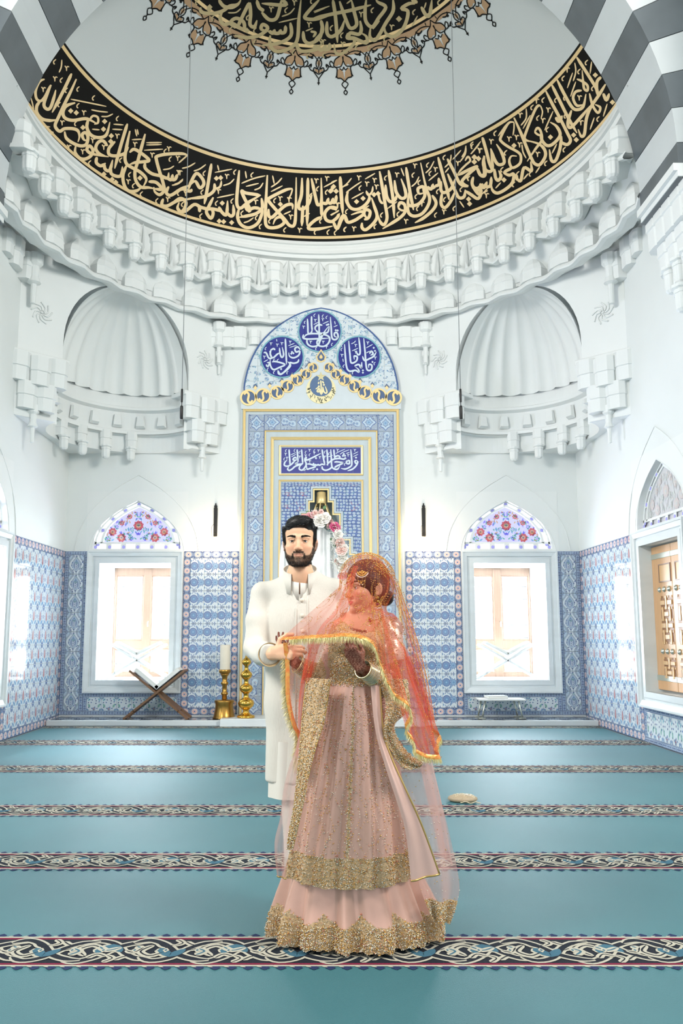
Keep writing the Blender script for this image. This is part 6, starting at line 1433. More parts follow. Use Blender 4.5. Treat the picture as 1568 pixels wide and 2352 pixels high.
# right hand closed around the woman's fingers
hd = np.array([.93, -.20, .05])
gt = hand(F_, wR + np.array([.004, -.01, .004]), hd, (.0, -.93, .25), -1, ((.55, .75, .6), (.55, .8, .6), (.60, .85, .6), (.7, .9, .6)), ((.85, .30, .1), (.55, .75, -.15), (.15, .95, -.4)), 1.0, .04)
hand(F_, wL, (-.2, .1, -1), (0, 1, 0), 1, ((.3, .4, .3),) * 4, ((.5, .7, -.2), (.3, .9, -.2), (.2, 1, -.2)), 1.0)
V, Q = F_.mesh()
hl = GH.inv(V); base = np.tile(lc(244, 194, 158), (len(V), 1))
face = (np.abs(hl[:, 0]) < .1) & (hl[:, 2] > -.14)
x, y, z = hl[:, 0], hl[:, 1], hl[:, 2]; ax_ = np.abs(x)
# natural colour of the face: rosier cheeks, nose and ears, lips, beard shadow on the skin; crease shade painted at mouth line and nostrils
w_ = np.exp(-(((ax_ - .040) / .022) ** 2 + ((z + .035) / .02) ** 2)) * (y < -.02) * face; base = lerp_col(base, lc(206, 136, 108), .45 * w_)
w_ = np.exp(-((x / .016) ** 2 + ((z + .036) / .016) ** 2)) * (y < -.07) * face; base = lerp_col(base, lc(206, 138, 110), .4 * w_)
w_ = sm(ax_, .072, .082) * face * (np.abs(z + .01) < .045); base = lerp_col(base, lc(214, 140, 112), .5 * w_)
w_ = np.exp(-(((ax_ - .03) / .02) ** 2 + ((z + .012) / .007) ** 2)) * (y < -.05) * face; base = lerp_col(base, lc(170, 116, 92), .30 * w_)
bt = np.interp(ax_, [0, .010, .024, .032, .042, .054, .062, .069, .075], [-.0805, -.0805, -.077, -.072, -.070, -.066, -.052, -.022, .0])   # upper edge of the beard
beard = sm(bt - z, -.004, .004) * sm(y, .048, .038) * (z > -.14) * sm(y + .0 - (-.20 - z) * .0, .06, .05) * face
must = sm(.026 - ax_, -.003, .003) * sm(z, -.061, -.0595) * sm(-.0485 - z, -.002, .003) * (y < -.07) * face
must = np.maximum(must, np.exp(-(((ax_ - .0285) / .0045) ** 2)) * sm(z, -.085, -.08) * sm(-.058 - z, -.002, .003) * (y < -.06) * face)
lipm = sm(.0255 - ax_, -.001, .001) * sm(z - (-.0795 + .0118 * (ax_ / .0255) ** 2), -.0008, .0008) * sm((-.0600 - .0050 * (ax_ / .0255) ** 2 - .0012 * np.exp(-(x / .003) ** 2)) - z, -.0008, .0008) * (y < -.077) * face
lash = np.exp(-(((z - .0042) / .0016) ** 2)) * (ax_ > .0165) * (ax_ < .0475) * (y < -.06) * face; base = lerp_col(base, lc(40, 26, 22), .8 * lash)
soul = np.exp(-((x / .008) ** 2)) * sm(z, -.094, -.090) * sm(-.0795 - z, -.001, .002) * (y < -.07) * face
chin_bare = np.exp(-(((ax_ - .013) / .008) ** 2 + ((z + .0855) / .004) ** 2))
beard = np.clip(beard * (1 - lipm) * (1 - .6 * chin_bare) + must * .95 + soul, 0, 1); zl = -.121 + .012 * (ax_ / .05) ** 2; neckfade = sm(z, zl - .006, zl + .008); beard *= neckfade
base = lerp_col(base, lc(58, 40, 32), .70 * beard * (1 - lipm)); base = lerp_col(base, lc(192, 122, 106), .65 * lipm); base = lerp_col(base, lc(104, 58, 50), .75 * np.exp(-((z - (-.0678 + .0016 * (ax_ / .0255) ** 2)) / .0013) ** 2) * (ax_ < .024) * (y < -.077) * face)  # last layer paints the shade in the crease between the lips
hairm = np.clip(sm(z - np.interp(y, [-.11, -.085, -.06, -.035, -.02, .0, .02, .06, .1], [.062, .064, .058, .045, .02, -.03, -.05, -.075, -.085]), -.003, .003) + 0, 0, 1) * face * (z > -.09)
ear = (ax_ > .0755) & (z < .03) & (y > -.004) & (y < .04); hairm[ear] = 0; beard_ = beard.copy(); beard_[ear] = 0
base = lerp_col(base, lc(22, 19, 18), .9 * hairm); base = lerp_col(base, lc(120, 50, 40), np.exp(-(((ax_ - .0065) / .003) ** 2 + ((z + .0475) / .003) ** 2)) * (y < -.09) * face * .8)  # second layer paints shade into the nostrils
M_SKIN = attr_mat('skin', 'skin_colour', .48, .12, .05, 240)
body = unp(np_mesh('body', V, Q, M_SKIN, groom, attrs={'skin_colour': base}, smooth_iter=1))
# hair: a dense cap of strands, swept up and to the side; short beard
def vnorm(V, Q):
    n = np.cross(V[Q[:, 2]] - V[Q[:, 0]], V[Q[:, 3]] - V[Q[:, 1]]); N = np.zeros_like(V)
    for i in range(4):
        for a in range(3): N[:, a] += np.bincount(Q[:, i], weights=n[:, a], minlength=len(V))
    return N / (np.linalg.norm(N, axis=1)[:, None] + 1e-12)
NV = vnorm(V, Q); out_ = np.sign(np.sum(NV * (V - GH.c), axis=1).mean()); NV *= out_
M_HAIR = mat('black_hair', (20, 18, 18), .42); M_BEARD = mat('dark_brown_beard', (38, 29, 25), .5)
rs = np.random.RandomState(5)
def grow(mask, n, dirf, L, w, mt, name, parent, seg=3, droop=0.0):
    idx = rs.choice(len(V), n, p=mask / mask.sum()); P = V[idx] + rs.normal(size=(n, 3)) * .0012; D = dirf(hl[idx], NV[idx]); D += rs.normal(size=D.shape) * .16; D /= np.linalg.norm(D, axis=1)[:, None]
    return unp(strands(name, P, D, L(hl[idx]) * rs.uniform(.75, 1.2, n), w, mt, parent, seg, droop, rs))
def hdir(h, N):
    t = np.array([.75, -.55, .1])[None] @ GH.R.T; t = t - N * np.sum(t * N, 1)[:, None]; t = t / (np.linalg.norm(t, axis=1)[:, None] + 1e-6)
    side = (h[:, 2] < .05)[:, None]; dn = np.array([0, .45, -1.0]) @ GH.R.T
    return np.where(side, N * .14 + dn * .9, N * .20 + t * .95)
hair = None
hm = hairm * (1 + 1.5 * (z > .06))
# solid under-layer of the hair so that no scalp shows
F2 = Field(lines(hc.x - .11, hc.x + .11, [(hc.x - .11, hc.x + .11)], .0034, .01), lines(hc.y - .14, hc.y + .14, [(hc.y - .14, hc.y + .14)], .0034, .01), lines(hc.z - .11, hc.z + .16, [(hc.z - .11, hc.z + .16)], .0034, .01))
F2.ell(GH.w((0, .016, .042)), (.0785, .104, .088), .01, GH.R); F2.ell(GH.w((0, -.030, .086)), (.066, .060, .038), .02, GH.R); F2.ell(GH.w((.012, -.050, .100)), (.052, .040, .026), .02, GH.R)
F2.cap(GH.w((-.074, -.022, .02)), GH.w((-.0725, -.006, -.035)), .008, .004, .008); F2.cap(GH.w((.074, -.022, .02)), GH.w((.0725, -.006, -.035)), .008, .004, .008); F2.ell(GH.w((0, .062, -.035)), (.064, .046, .055), .02, GH.R)
for s in (-1, 1): F2.cap(GH.w((s * .0775, -.030, .066)), GH.w((s * .0770, -.020, .012)), .0105, .0085, .008)
# cut away the face and the ears
F2.ell(GH.w((0, -.118, -.03)), (.073, .074, .104), .004, GH.R, True); F2.ell(GH.w((0, -.112, .035)), (.073, .055, .042), .006, GH.R, True); F2.ell(GH.w((0, -.075, -.10)), (.10, .10, .10), .008, GH.R, True)
for s in (-1, 1): F2.ell(GH.w((s * .088, .014, -.014)), (.030, .028, .042), .006, GH.R, True); F2.ell(GH.w((s * .052, -.094, .012)), (.022, .032, .05), .006, GH.R, True)
V2, Q2 = F2.mesh(); hcap = unp(np_mesh('hair', V2, Q2, M_HAIR, groom, smooth_iter=1)); N2 = vnorm(V2, Q2); N2 *= np.sign(np.sum(N2 * (V2 - GH.c), 1).mean()); h2 = GH.inv(V2)
vis = np.where((np.sum(N2 * (V2 - GH.c), 1) > 0) & ((h2[:, 1] < .06) | (h2[:, 2] > .02)), 1.0, .05); vis *= (h2[:, 2] > -.05); vis *= np.where((h2[:, 1] < -.05) & (h2[:, 2] < .075), 1.6, 1)
idx = rs.choice(len(V2), 7000, p=vis * np.where((h2[:, 1] < -.03) & (h2[:, 2] < .07) & (np.abs(h2[:, 0]) < .055), .25, 1) / (vis * np.where((h2[:, 1] < -.03) & (h2[:, 2] < .07) & (np.abs(h2[:, 0]) < .055), .25, 1)).sum()); D = hdir(h2[idx], N2[idx]) + rs.normal(size=(7000, 3)) * .13; D /= np.linalg.norm(D, axis=1)[:, None]
so = unp(strands('hair_strand', V2[idx] - N2[idx] * .002, D, np.where(h2[idx][:, 2] > .06, .020, .0085) * rs.uniform(.6, 1.2, 7000), .0009, M_HAIR, groom, 3, .1, rs))
bm_ = beard_ * (hairm < .5)
grow(np.clip(bm_, 0, 1) ** 1.5 * (1 + 2.2 * must) + 1e-9, 9000, lambda h, N: N * .35 + (np.stack([h[:, 0] * 1.2, -.1 + 0 * h[:, 0], -1 + 0 * h[:, 0]], 1) @ GH.R.T) * .75, lambda h: np.where(h[:, 2] > -.066, .0042, np.where(h[:, 2] < -.095, .0095, .0055)), .0005, M_BEARD, 'beard', groom, 2)
for s in (-1, 1): unp(brow_o) if False else brow(GH, s, groom, M_HAIR, 420, .0026, 3 + s)
for s in (-1, 1): eye(GH, s, groom)
for ch in groom.children:
    if ch.name.startswith(('eyebrow', 'eyeball')): unp(ch)
# ivory coat (long sherwani) as a blended volume with sleeves, open at the front over a plain waistcoat panel
M_COAT = mat('ivory_slub_silk', (234, 229, 218), .6, var=.04, scale=30, bump=.35, bscale=42, stretch=(14, 14, .6), sheen=.2)
M_PANEL = mat('plain_ivory_silk', (234, 229, 219), .5, var=.02, scale=10, sheen=.2); M_LINING = mat('gold_beige_lining', (196, 170, 128), .45)
F3 = Field(lines(gx - .42, gx + .36, [(gx - .42, gx + .36)], .0075, .02), lines(3.52, 4.26, [(3.52, 4.26)], .0075, .02), lines(.50, 1.62, [(.50, 1.62)], .0075, .02))
YV = np.array([0, 1, 0.])
for za, zb, xa, xb, ra, rb in ((1.47, 1.36, .0, .0, .165, .178), (1.36, 1.16, .0, -.002, .178, .172), (1.16, .98, -.002, .0, .172, .178), (.98, .56, .0, .012, .176, .186)):
    F3.cap((gx + xa, YG + .02, za), (gx + xb, YG + .02, zb), ra, rb, .03, flat=(YV, .60))
F3.cap((sR[0] + .012, YG + .03, sR[2] + .004), (gx - .03, YG + .03, 1.525), .050, .056, .03); F3.cap((sL[0] - .012, YG + .03, sL[2] + .004), (gx + .03, YG + .03, 1.525), .050, .056, .03)
mid = (sR + eR) / 2 + np.array([-.002, 0, 0])
F3.chain([sR + np.array([.008, 0, -.01]), mid, eR, (eR + wR) / 2 + np.array([0, .0, -.012]), wR + np.array([-.012, .012, -.002])], [.054, .054, .053, .053, .050], .02); F3.chain([sL, eL, wL], [.056, .056, .050], .02)
X, Y, Z = F3.pts((slice(None),) * 3)
F3.f += (.0035 * np.sin(X * 55 + Z * 34 + 2 * np.sin(Z * 21)) * np.exp(-((X - eR[0]) ** 2 + (Z - eR[2]) ** 2) / .012)).astype(np.float32)
F3.f += (.003 * np.sin((X - gx) * 46 + 1.2 * np.sin(Z * 5)) * np.clip((1.05 - Z) / .3, 0, 1)).astype(np.float32)
F3.f = np.maximum(F3.f, (.605 + .0 * X - Z).astype(np.float32))
wd = (wR - (eR + wR) / 2); wd /= np.linalg.norm(wd)
F3.f = np.where((X < -.16) & (Z < 1.34) & (Y < 3.80), np.maximum(F3.f, ((X - wR[0] + .012) * wd[0] + (Y - wR[1]) * wd[1] + (Z - wR[2]) * wd[2]).astype(np.float32) - .006), F3.f)
F3.cap((hc.x, YG - .025, 1.53), (hc.x, YG + .01, 1.68), .054, .066, .01, True)                      # neck opening
V3, Q3 = F3.mesh(); cen = V3[Q3].mean(1)
N3 = vnorm(V3, Q3)
coat = unp(np_mesh('coat', V3, Q3, M_COAT, groom, smooth_iter=2)); coat['label'] = 'long ivory coat with fine vertical slub lines'
# front surface of the coat at a given x, z
def coat_front(x, z, d=0.0):
    i = np.searchsorted(F3.xs, x); k = np.searchsorted(F3.zs, z); i = min(max(i, 0), len(F3.xs) - 1); k = min(max(k, 0), len(F3.zs) - 1); col = F3.f[i, :, k]; j = np.nonzero(col < 0)[0]
    return (F3.ys[j[0]] if len(j) else YG - .1) - d
cxm = hc.x + .004
def panel(name, xa, xb, z0, z1, m, d, lift=0):
    b = MB(); rows = []
    for t in np.linspace(0, 1, 40):
        z = z0 + (z1 - z0) * t; rows.append([(xa(z) + (xb(z) - xa(z)) * u, coat_front(xa(z) + (xb(z) - xa(z)) * u, z, d), z) for u in np.linspace(0, 1, 7)])
    S2 = np.array(rows); 
    for _ in range(4): S2[1:-1, :, 1] = (S2[:-2, :, 1] + 2 * S2[1:-1, :, 1] + S2[2:, :, 1]) / 4
    b.grid([[tuple(p) for p in r] for r in S2]); return unp(b.build(name, m, groom, fix=False))
panel('waistcoat_panel', lambda z: cxm - .020 - .004 * (1.5 - z), lambda z: cxm + .034 + .01 * (1.5 - z), .612, 1.535, M_PANEL, .004)
for sx_, f_ in ((-1, lambda z: cxm - .020 - .004 * (1.5 - z)), (1, lambda z: cxm + .034 + .01 * (1.5 - z))):
    b = MB(); zz = np.linspace(.66, 1.56, 40); yy = np.array([coat_front(f_(z), z, .006) for z in zz])
    for _ in range(4): yy[1:-1] = (yy[:-2] + 2 * yy[1:-1] + yy[2:]) / 4
    b.tube([(f_(z), y, z) for z, y in zip(zz, yy)], .0035, 6); unp(b.build('coat_edge', M_COAT, groom))
# stand collars: inner one of the waistcoat, outer one of the coat
def collar(name, m, rx, ry, z0, z1, gap, cx_, cy_, tilt, th=.004):
    b = MB(); A = np.linspace(-PI / 2 + gap, 3 * PI / 2 - gap, 40); rows = []
    for r_, zz in ((0, 0), (0, 1), (th, 1), (th, 0)):
        rows.append([(cx_ + (rx + r_ + .004 * (1 - zz)) * math.cos(a), cy_ + (ry + r_ + .004 * (1 - zz)) * math.sin(a), z0 + (z1 - z0) * zz + tilt * math.sin(a) + .012 * abs(math.cos(a)) * (1 - zz) * -1) for a in A])
    rows.append(rows[0]); b.grid(rows); return unp(b.build(name, m, groom, fix=False))
collar('inner_collar', M_PANEL, .062, .064, 1.500, 1.618, .05, hc.x, YG - .010, .034); collar('coat_collar', M_COAT,   .079, .078, 1.535, 1.628, .50, hc.x, YG - .004, .036, .006)
for k, py in enumerate((1342, 1378, 1414, 1450)):
    z = at(695 + k * 1.5, py, YG - .12).z; xx = cxm + .004 + .003 * k; y = coat_front(xx, z, .008); b = MB(); b.lathe([(.0, -.004), (.0095, -.003), (.0105, .001), (.008, .005), (.003, .007), (0, .007)], n=14); o = b.build('button', mat('fabric_button', (232, 222, 206), .5), groom); o.matrix_basis = Matrix.Translation(Vector((xx, y, z)) - groom.location) @ Matrix.Rotation(PI / 2, 4, 'X')
# turned back cuff and its lining
b = MB(); u = np.cross(wd, [0, 0, 1]); u /= np.linalg.norm(u); v = np.cross(u, wd); c0 = wR + np.array([-.012, .012, -.002])
ring = lambda r, t, kz=1: [tuple(c0 + wd * (t + .02 * max(0, -math.sin(a))) + (u * math.cos(a) + v * math.sin(a) * kz) * r) for a in np.linspace(0, 2 * PI, 29)[:-1]]
b.loft([ring(.050, -.03), ring(.0525, -.005), ring(.054, .012)], 0); b.loft([ring(.054, .012), ring(.049, .010), ring(.046, -.03)], 1); unp(b.build('cuff', [M_COAT, M_LINING], groom, fix=False))
# shirt hem below the coat, trousers and shoes
b = MB(); rows = []
for t in np.linspace(0, 1, 8): rows.append([(gx + .01 + (.171 + .004 * t) * math.cos(a), YG + .02 + .112 * math.sin(a) + .006 * math.sin(a * 9), .80 - .265 * t) for a in np.linspace(0, 2 * PI, 65)[:-1]])
b.grid(rows, closed=True); unp(b.build('shirt_tail', M_PANEL, groom, fix=False))
for s in (-1, 1):
    b = MB(); b.loft([[(gx + .05 + s * .075 + r * math.cos(a), YG + .02 + r * math.sin(a) + y, z) for a in np.linspace(0, 2 * PI, 21)[:-1]] for r, y, z in ((.09, 0, .75), (.075, -.01, .5), (.062, .0, .3), (.056, .02, .10), (.06, .015, .07))]); unp(b.build('trouser_leg', M_PANEL, groom, fix=False))
    b = MB(); b.loft([[(gx + .05 + s * .08 + hw * math.cos(a), y + .0, zc + hz * math.sin(a)) for a in np.linspace(0, 2 * PI, 17)[:-1]] for hw, hz, y, zc in ((.02, .02, YG + .12, .05), (.042, .045, YG + .10, .05), (.044, .05, YG + .02, .053), (.05, .036, YG - .08, .04), (.042, .026, YG - .15, .03), (.012, .012, YG - .19, .028))], caps=(True, True)); unp(b.build('shoe', mat('tan_leather', (150, 112, 76), .4), groom, fix=False))
# ------------------------------------------------------------------ the woman
YW = 3.60
wx = at(806, 1800, YW).x
bride = empty('person', (wx, YW, .003), 'woman in a rose and gold beaded gown under a sheer red veil, face turned left', 'person')
def unw(o): o.matrix_parent_inverse = Matrix.Translation(-bride.location); return o
def bw(px, py, Y=YW): return np.array(at(px, py, Y))
hb = bw(841, 1349, YW + .01)
BH = Head(hb, rotz(-1.06) @ rotx(.06), .95, True)
bsR, bsL = bw(783, 1441, YW - .02), bw(900, 1437, YW + .04)
beR, bwR = bw(745, 1562, 3.68), bw(678, 1523, 3.615)
beL, bwL = bw(890, 1572, 3.57), bw(829, 1534, 3.40)
F_ = Field(lines(wx - .42, wx + .42, [(-.21, .30)], .0027, .014), lines(3.22, 4.0, [(3.26, 3.74)], .0027, .014), lines(.0, 1.66, [(1.155, 1.34), (1.36, 1.62)], .0027, .018))
BH.build(F_)
nk = BH.w((0, .026, -.13))
F_.cap(nk, (wx + .04, YW + .02, 1.37), .036, .042, .012)
F_.cap(bsR, (wx + .035, YW + .02, 1.362), .036, .040, .02); F_.cap(bsL, (wx + .055, YW + .03, 1.362), .036, .040, .02)
F_.chain([(wx + .045, YW + .02, 1.31), (wx + .03, YW + .02, 1.2), (wx + .02, YW + .03, 1.08), (wx, YW + .05, .92)], [.10, .095, .08, .11], .04, flat=((0, 1, 0), .62))
for s in (-1, 1): F_.chain([(wx + s * .075, YW + .06, .9), (wx + s * .07, YW + .07, .48), (wx + s * .07, YW + .09, .08)], [.075, .05, .034], .02); F_.cap((wx + s * .07, YW + .09, .05), (wx + s * .075, YW - .03, .03), .03, .02, .02)
F_.chain([bsR, beR, bwR], [.036, .030, .0215], .02); F_.chain([bsL, beL, bwL], [.036, .030, .0215], .02)
r_hand = hand(F_, bwR + np.array([-.003, 0, .004]), (-.52, .06, .80), (-.35, -.85, -.25), -1, ((.15, .35, .25), (.2, .4, .25), (.25, .45, .3), (.3, .5, .3)), ((.6, .6, -.3), (.2, .95, -.3), (.1, 1, -.2)), .86, .05, .0072)
l_hand = hand(F_, bwL + np.array([-.004, -.004, .004]), (-.50, -.12, .82), (-.30, -.93, .05), 1, ((.40, .55, .35), (.5, .65, .4), (.65, .8, .5), (.8, .9, .5)), ((.55, .75, -.45), (.1, .95, -.40), (-.2, 1, -.25)), .86, .05, .0072)
V, Q = F_.mesh(); hl = BH.inv(V); x, y, z = hl.T; ax_ = np.abs(x)
base = np.tile(lc(226, 168, 138), (len(V), 1)); face = (np.abs(x) < .09) & (z > -.12)
g = lambda a, b_, ra, rb: np.exp(-(((ax_ - a) / ra) ** 2 + ((z - b_) / rb) ** 2)) * (y < -.03) * face
base = lerp_col(base, lc(222, 126, 112), .55 * g(.046, -.034, .018, .018)); base = lerp_col(base, lc(120, 66, 60), .55 * g(.034, .010, .014, .006)); base = lerp_col(base, lc(44, 24, 24), .85 * np.exp(-(((ax_ - .032) / .013) ** 2 + ((z - .0055) / .0028) ** 2)) * (y < -.06) * face)
lipm = sm(.0215 - ax_, -.001, .001) * sm(z - (-.0795 + .0118 * (ax_ / .0215) ** 2), -.0008, .0008) * sm((-.0600 - .0050 * (ax_ / .0215) ** 2 - .0012 * np.exp(-(x / .003) ** 2)) - z, -.0008, .0008) * (y < -.077) * face; base = lerp_col(base, lc(198, 70, 78), .85 * lipm)
base = lerp_col(base, lc(110, 50, 40), np.exp(-(((ax_ - .0065) / .003) ** 2 + ((z + .0475) / .003) ** 2)) * (y < -.09) * face * .7)  # nostril shade painted into the skin colour
# henna on hands and forearms
for wv, ev in ((bwR, beR), (bwL, beL)):
    d = np.linalg.norm(V - wv, axis=1); onarm = np.sum((V - wv) * (ev - wv), 1) / np.linalg.norm(ev - wv); m = sm(.24 - d, 0, .02) * sm(.10 - onarm, 0, .02) * (V[:, 2] < 1.36) * (np.linalg.norm(V - hb, axis=1) > .2)
    pat = .5 + .5 * np.sin(V[:, 0] * 900 + 3 * np.sin(V[:, 2] * 420)) * np.sin(V[:, 2] * 780 + 2 * np.sin(V[:, 0] * 510 + V[:, 1] * 300)); tip = sm(d, .10, .125)
    base = lerp_col(base, lc(112, 52, 34), m * np.clip(.62 + .38 * (pat > .42) + tip * .3, 0, 1))
unw(np_mesh('body', V, Q, M_SKIN, bride, attrs={'skin_colour': base}, smooth_iter=1))
# hair: smooth cap with a low bun, parted above the forehead
M_BHAIR = mat('dark_brown_hair', (42, 22, 20), .38, bump=.3, bscale=60, stretch=(1, 1, 8))
F2 = Field(lines(hb[0] - .14, hb[0] + .18, [(-9, 9)], .0036, .01), lines(hb[1] - .15, hb[1] + .18, [(-9, 9)], .0036, .01), lines(hb[2] - .14, hb[2] + .15, [(-9, 9)], .0036, .01))
def E2(c, r, k=.01, sub=False): F2.ell(BH.w(c), [v * BH.k for v in r], k, BH.R, sub)
E2((0, .014, .040), (.087, .110, .097)); E2((0, .045, -.02), (.080, .068, .066), .03); E2((0, .104, -.052), (.048, .040, .042), .012)
E2((0, -.120, -.036), (.074, .086, .104), .004, True); E2((0, -.085, -.11), (.12, .10, .10), .006, True)
for s in (-1, 1): E2((s * .092, .008, -.030), (.026, .028, .036), .006, True)
F2.cap(BH.w((0, -.09, .118)), BH.w((0, .02, .138)), .0030, .0030, .003, True)
V2, Q2 = F2.mesh(); unw(np_mesh('hair', V2, Q2, M_BHAIR, bride, smooth_iter=2))
for s in (-1, 1): brow(BH, s, bride, M_BHAIR, 260, .0016, 13 + s, .004); eye(BH, s, bride, (46, 28, 20), (0, -.04))
for ch in bride.children:
    if ch.name.startswith(('eyebrow', 'eyeball')): unw(ch)
# ---- bead work
M_B = [mat('gold_beads', (226, 184, 112), .22, .75), mat('silver_beads', (226, 222, 206), .18, .8), mat('pearl_seed_beads', (236, 226, 206), .25, .1), mat('copper_sequins', (214, 138, 110), .22, .6)]
OCT = np.array([(1, 0, 0), (-1, 0, 0), (0, 1, 0), (0, -1, 0), (0, 0, 1), (0, 0, -1)], float); OTR = np.array([(0, 2, 4), (2, 1, 4), (1, 3, 4), (3, 0, 4), (2, 0, 5), (1, 2, 5), (3, 1, 5), (0, 3, 5)])
def beads(name, P, size, parent, mats=None, probs=(.42, .34, .17, .07), seed=1, rod=None, label=None):
    """tiny faceted beads; rod = optional long axis per bead (bugle beads)"""
    rs = np.random.RandomState(seed); P = np.asarray(P, float); n = len(P); s = size * rs.uniform(.6, 1.35, n) if np.isscalar(size) else size
    A = rs.normal(size=(n, 3)); A /= np.linalg.norm(A, axis=1)[:, None]; B = np.cross(A, rs.normal(size=(n, 3))); B /= np.linalg.norm(B, axis=1)[:, None]; C = np.cross(A, B)
    ln = np.ones(n)
    if rod is not None: k = np.linalg.norm(rod, axis=1) > 0; A[k] = rod[k] / np.linalg.norm(rod[k], axis=1)[:, None]; B = np.cross(A, rs.normal(size=(n, 3))); B /= np.linalg.norm(B, axis=1)[:, None]; C = np.cross(A, B); ln = np.where(k, 3.2, 1); s = np.where(k, s * .62, s)
    V = P[:, None] + s[:, None, None] * (OCT[None, :, :1] * A[:, None] * ln[:, None, None] + OCT[None, :, 1:2] * B[:, None] + OCT[None, :, 2:] * C[:, None])
    T = (np.arange(n)[:, None, None] * 6 + OTR[None]).reshape(-1, 3); V = V.reshape(-1, 3)
    me = bpy.data.meshes.new(name); me.vertices.add(len(V)); me.vertices.foreach_set('co', V.astype(np.float32).ravel()); me.loops.add(T.size); me.loops.foreach_set('vertex_index', T.astype(np.int32).ravel()); me.polygons.add(len(T)); me.polygons.foreach_set('loop_start', np.arange(0, T.size, 3, dtype=np.int32))
    for m in (mats or M_B): me.materials.append(m)
    me.polygons.foreach_set('material_index', np.repeat(rs.choice(len(mats or M_B), n, p=probs if mats is None else None), 8).astype(np.int32)); me.update()
    o = bpy.data.objects.new(name, me); COL.objects.link(o); o.parent = parent; o['kind'] = 'stuff'
    if label: o['label'] = label
    return o
class Sheet:
    """cloth given by a grid of points S[i, j] with interpolation, normals and strips"""
    def __init__(s, S_): s.S = np.asarray(S_, float); s.n, s.m = s.S.shape[:2]
    def at(s, u, v):
        u = np.clip(np.asarray(u, float), 0, 1) * (s.n - 1); v = np.clip(np.asarray(v, float), 0, 1) * (s.m - 1); i = np.minimum(u.astype(int), s.n - 2); j = np.minimum(v.astype(int), s.m - 2); a = (u - i)[..., None]; b_ = (v - j)[..., None]
        return s.S[i, j] * (1 - a) * (1 - b_) + s.S[i + 1, j] * a * (1 - b_) + s.S[i, j + 1] * (1 - a) * b_ + s.S[i + 1, j + 1] * a * b_
    def nrm(s, u, v, e=.004):
        n = np.cross(s.at(np.asarray(u) + e, v) - s.at(np.asarray(u) - e, v), s.at(u, np.asarray(v) + e) - s.at(u, np.asarray(v) - e)); return n / (np.linalg.norm(n, axis=-1)[..., None] + 1e-12)
    def mesh(s, name, mats, parent, mif=None, closed=False):
        I, J = np.meshgrid(np.arange(s.n - 1), np.arange(s.m - 1), indexing='ij'); I, J = I.ravel(), J.ravel(); k = lambda a, b_: a * s.m + b_
        Q = np.stack([k(I, J), k(I + 1, J), k(I + 1, J + 1), k(I, J + 1)], 1); mi = None
        if mif is not None: mi = mif((I + .5) / (s.n - 1), (J + .5) / (s.m - 1)).astype(int)
        return unw(np_mesh(name, s.S.reshape(-1, 3), Q, mats, parent, mi, smooth_iter=0))
def front(n): return n * np.where(n[..., 1:2] > 0, -1, 1)       # normals towards the viewer's side of the hall
def silk(name, a, rough=.34, sheen=.5):
    m = mat(name, a, rough, metal=.26, var=.10, scale=5, sheen=sheen, bump=.06, bscale=300); return m
M_ROSE = silk('rose_satin', (220, 174, 156), .30); M_ROSEL = silk('pale_rose_satin', (214, 176, 164), .4); M_GOLDCL = mat('gold_embroidered_net', (214, 182, 140), .5, .15, var=.3, scale=120, bump=.5, bscale=160)
def sheer(name, rgb, alpha, rough=.6):
    m = bpy.data.materials.new(name); m.use_nodes = True; n = m.node_tree.nodes; L = m.node_tree.links
    for x_ in list(n):
        if x_.type != 'OUTPUT_MATERIAL': n.remove(x_)
    t = n.new('ShaderNodeBsdfTransparent'); d = n.new('ShaderNodeBsdfDiffuse'); d.inputs[0].default_value = lin(rgb); tr = n.new('ShaderNodeBsdfTranslucent'); tr.inputs[0].default_value = lin(rgb); a = n.new('ShaderNodeMixShader'); a.inputs[0].default_value = .45; L.new(d.outputs[0], a.inputs[1]); L.new(tr.outputs[0], a.inputs[2])
    lw = n.new('ShaderNodeLayerWeight'); lw.inputs[0].default_value = .35; r = n.new('ShaderNodeMapRange'); r.inputs[1].default_value = 0; r.inputs[2].default_value = 1; r.inputs[3].default_value = alpha; r.inputs[4].default_value = min(1, alpha + .5); L.new(lw.outputs['Facing'], r.inputs[0])
    mx = n.new('ShaderNodeMixShader'); L.new(r.outputs[0], mx.inputs[0]); L.new(t.outputs[0], mx.inputs[1]); L.new(a.outputs[0], mx.inputs[2]); L.new(mx.outputs[0], n['Material Output'].inputs[0]); m.diffuse_color = lin(rgb); return m
# ---- gown: long coat dress over a wide skirt
def gown(rows, cy, dr, npl, amp, nz, seed, hem=None):
    """closed loft; rows = (py, left px, right px, pleat depth 0..1)"""
    rs = np.random.RandomState(seed); ph = rs.uniform(0, 6.28, 6); th = np.linspace(0, 2 * PI, 241); py = np.linspace(rows[0][0], rows[-1][0], nz); S_ = np.zeros((nz, len(th), 3))
    for i, y_ in enumerate(py):
        xl, xr, pl = (np.interp(y_, [r[0] for r in rows], [r[k] for r in rows]) for k in (1, 2, 3)); a, c = at(xl, y_, cy), at(xr, y_, cy); cx_, hw = (a.x + c.x) / 2, (c.x - a.x) / 2; dep = dr(y_) * hw
        f = pl * ((1 - 2 * np.abs(np.sin(npl * .5 * th + ph[0] + .35 * np.sin(3 * th + ph[1]) + .0006 * (y_ - rows[0][0]))) ** 1.3) * .55 + .30 * np.sin(npl * 1.7 * th + ph[2] + .002 * (y_ - rows[0][0])) + .25 * np.sin(round(npl * .45) * th + ph[3])); k = 1 + amp * f
        S_[i, :, 0] = cx_ + hw * k * np.cos(th); S_[i, :, 1] = cy + dep * k * np.sin(th); S_[i, :, 2] = a.z + (hem(th, (i / (nz - 1))) if hem else 0)
    return Sheet(S_)
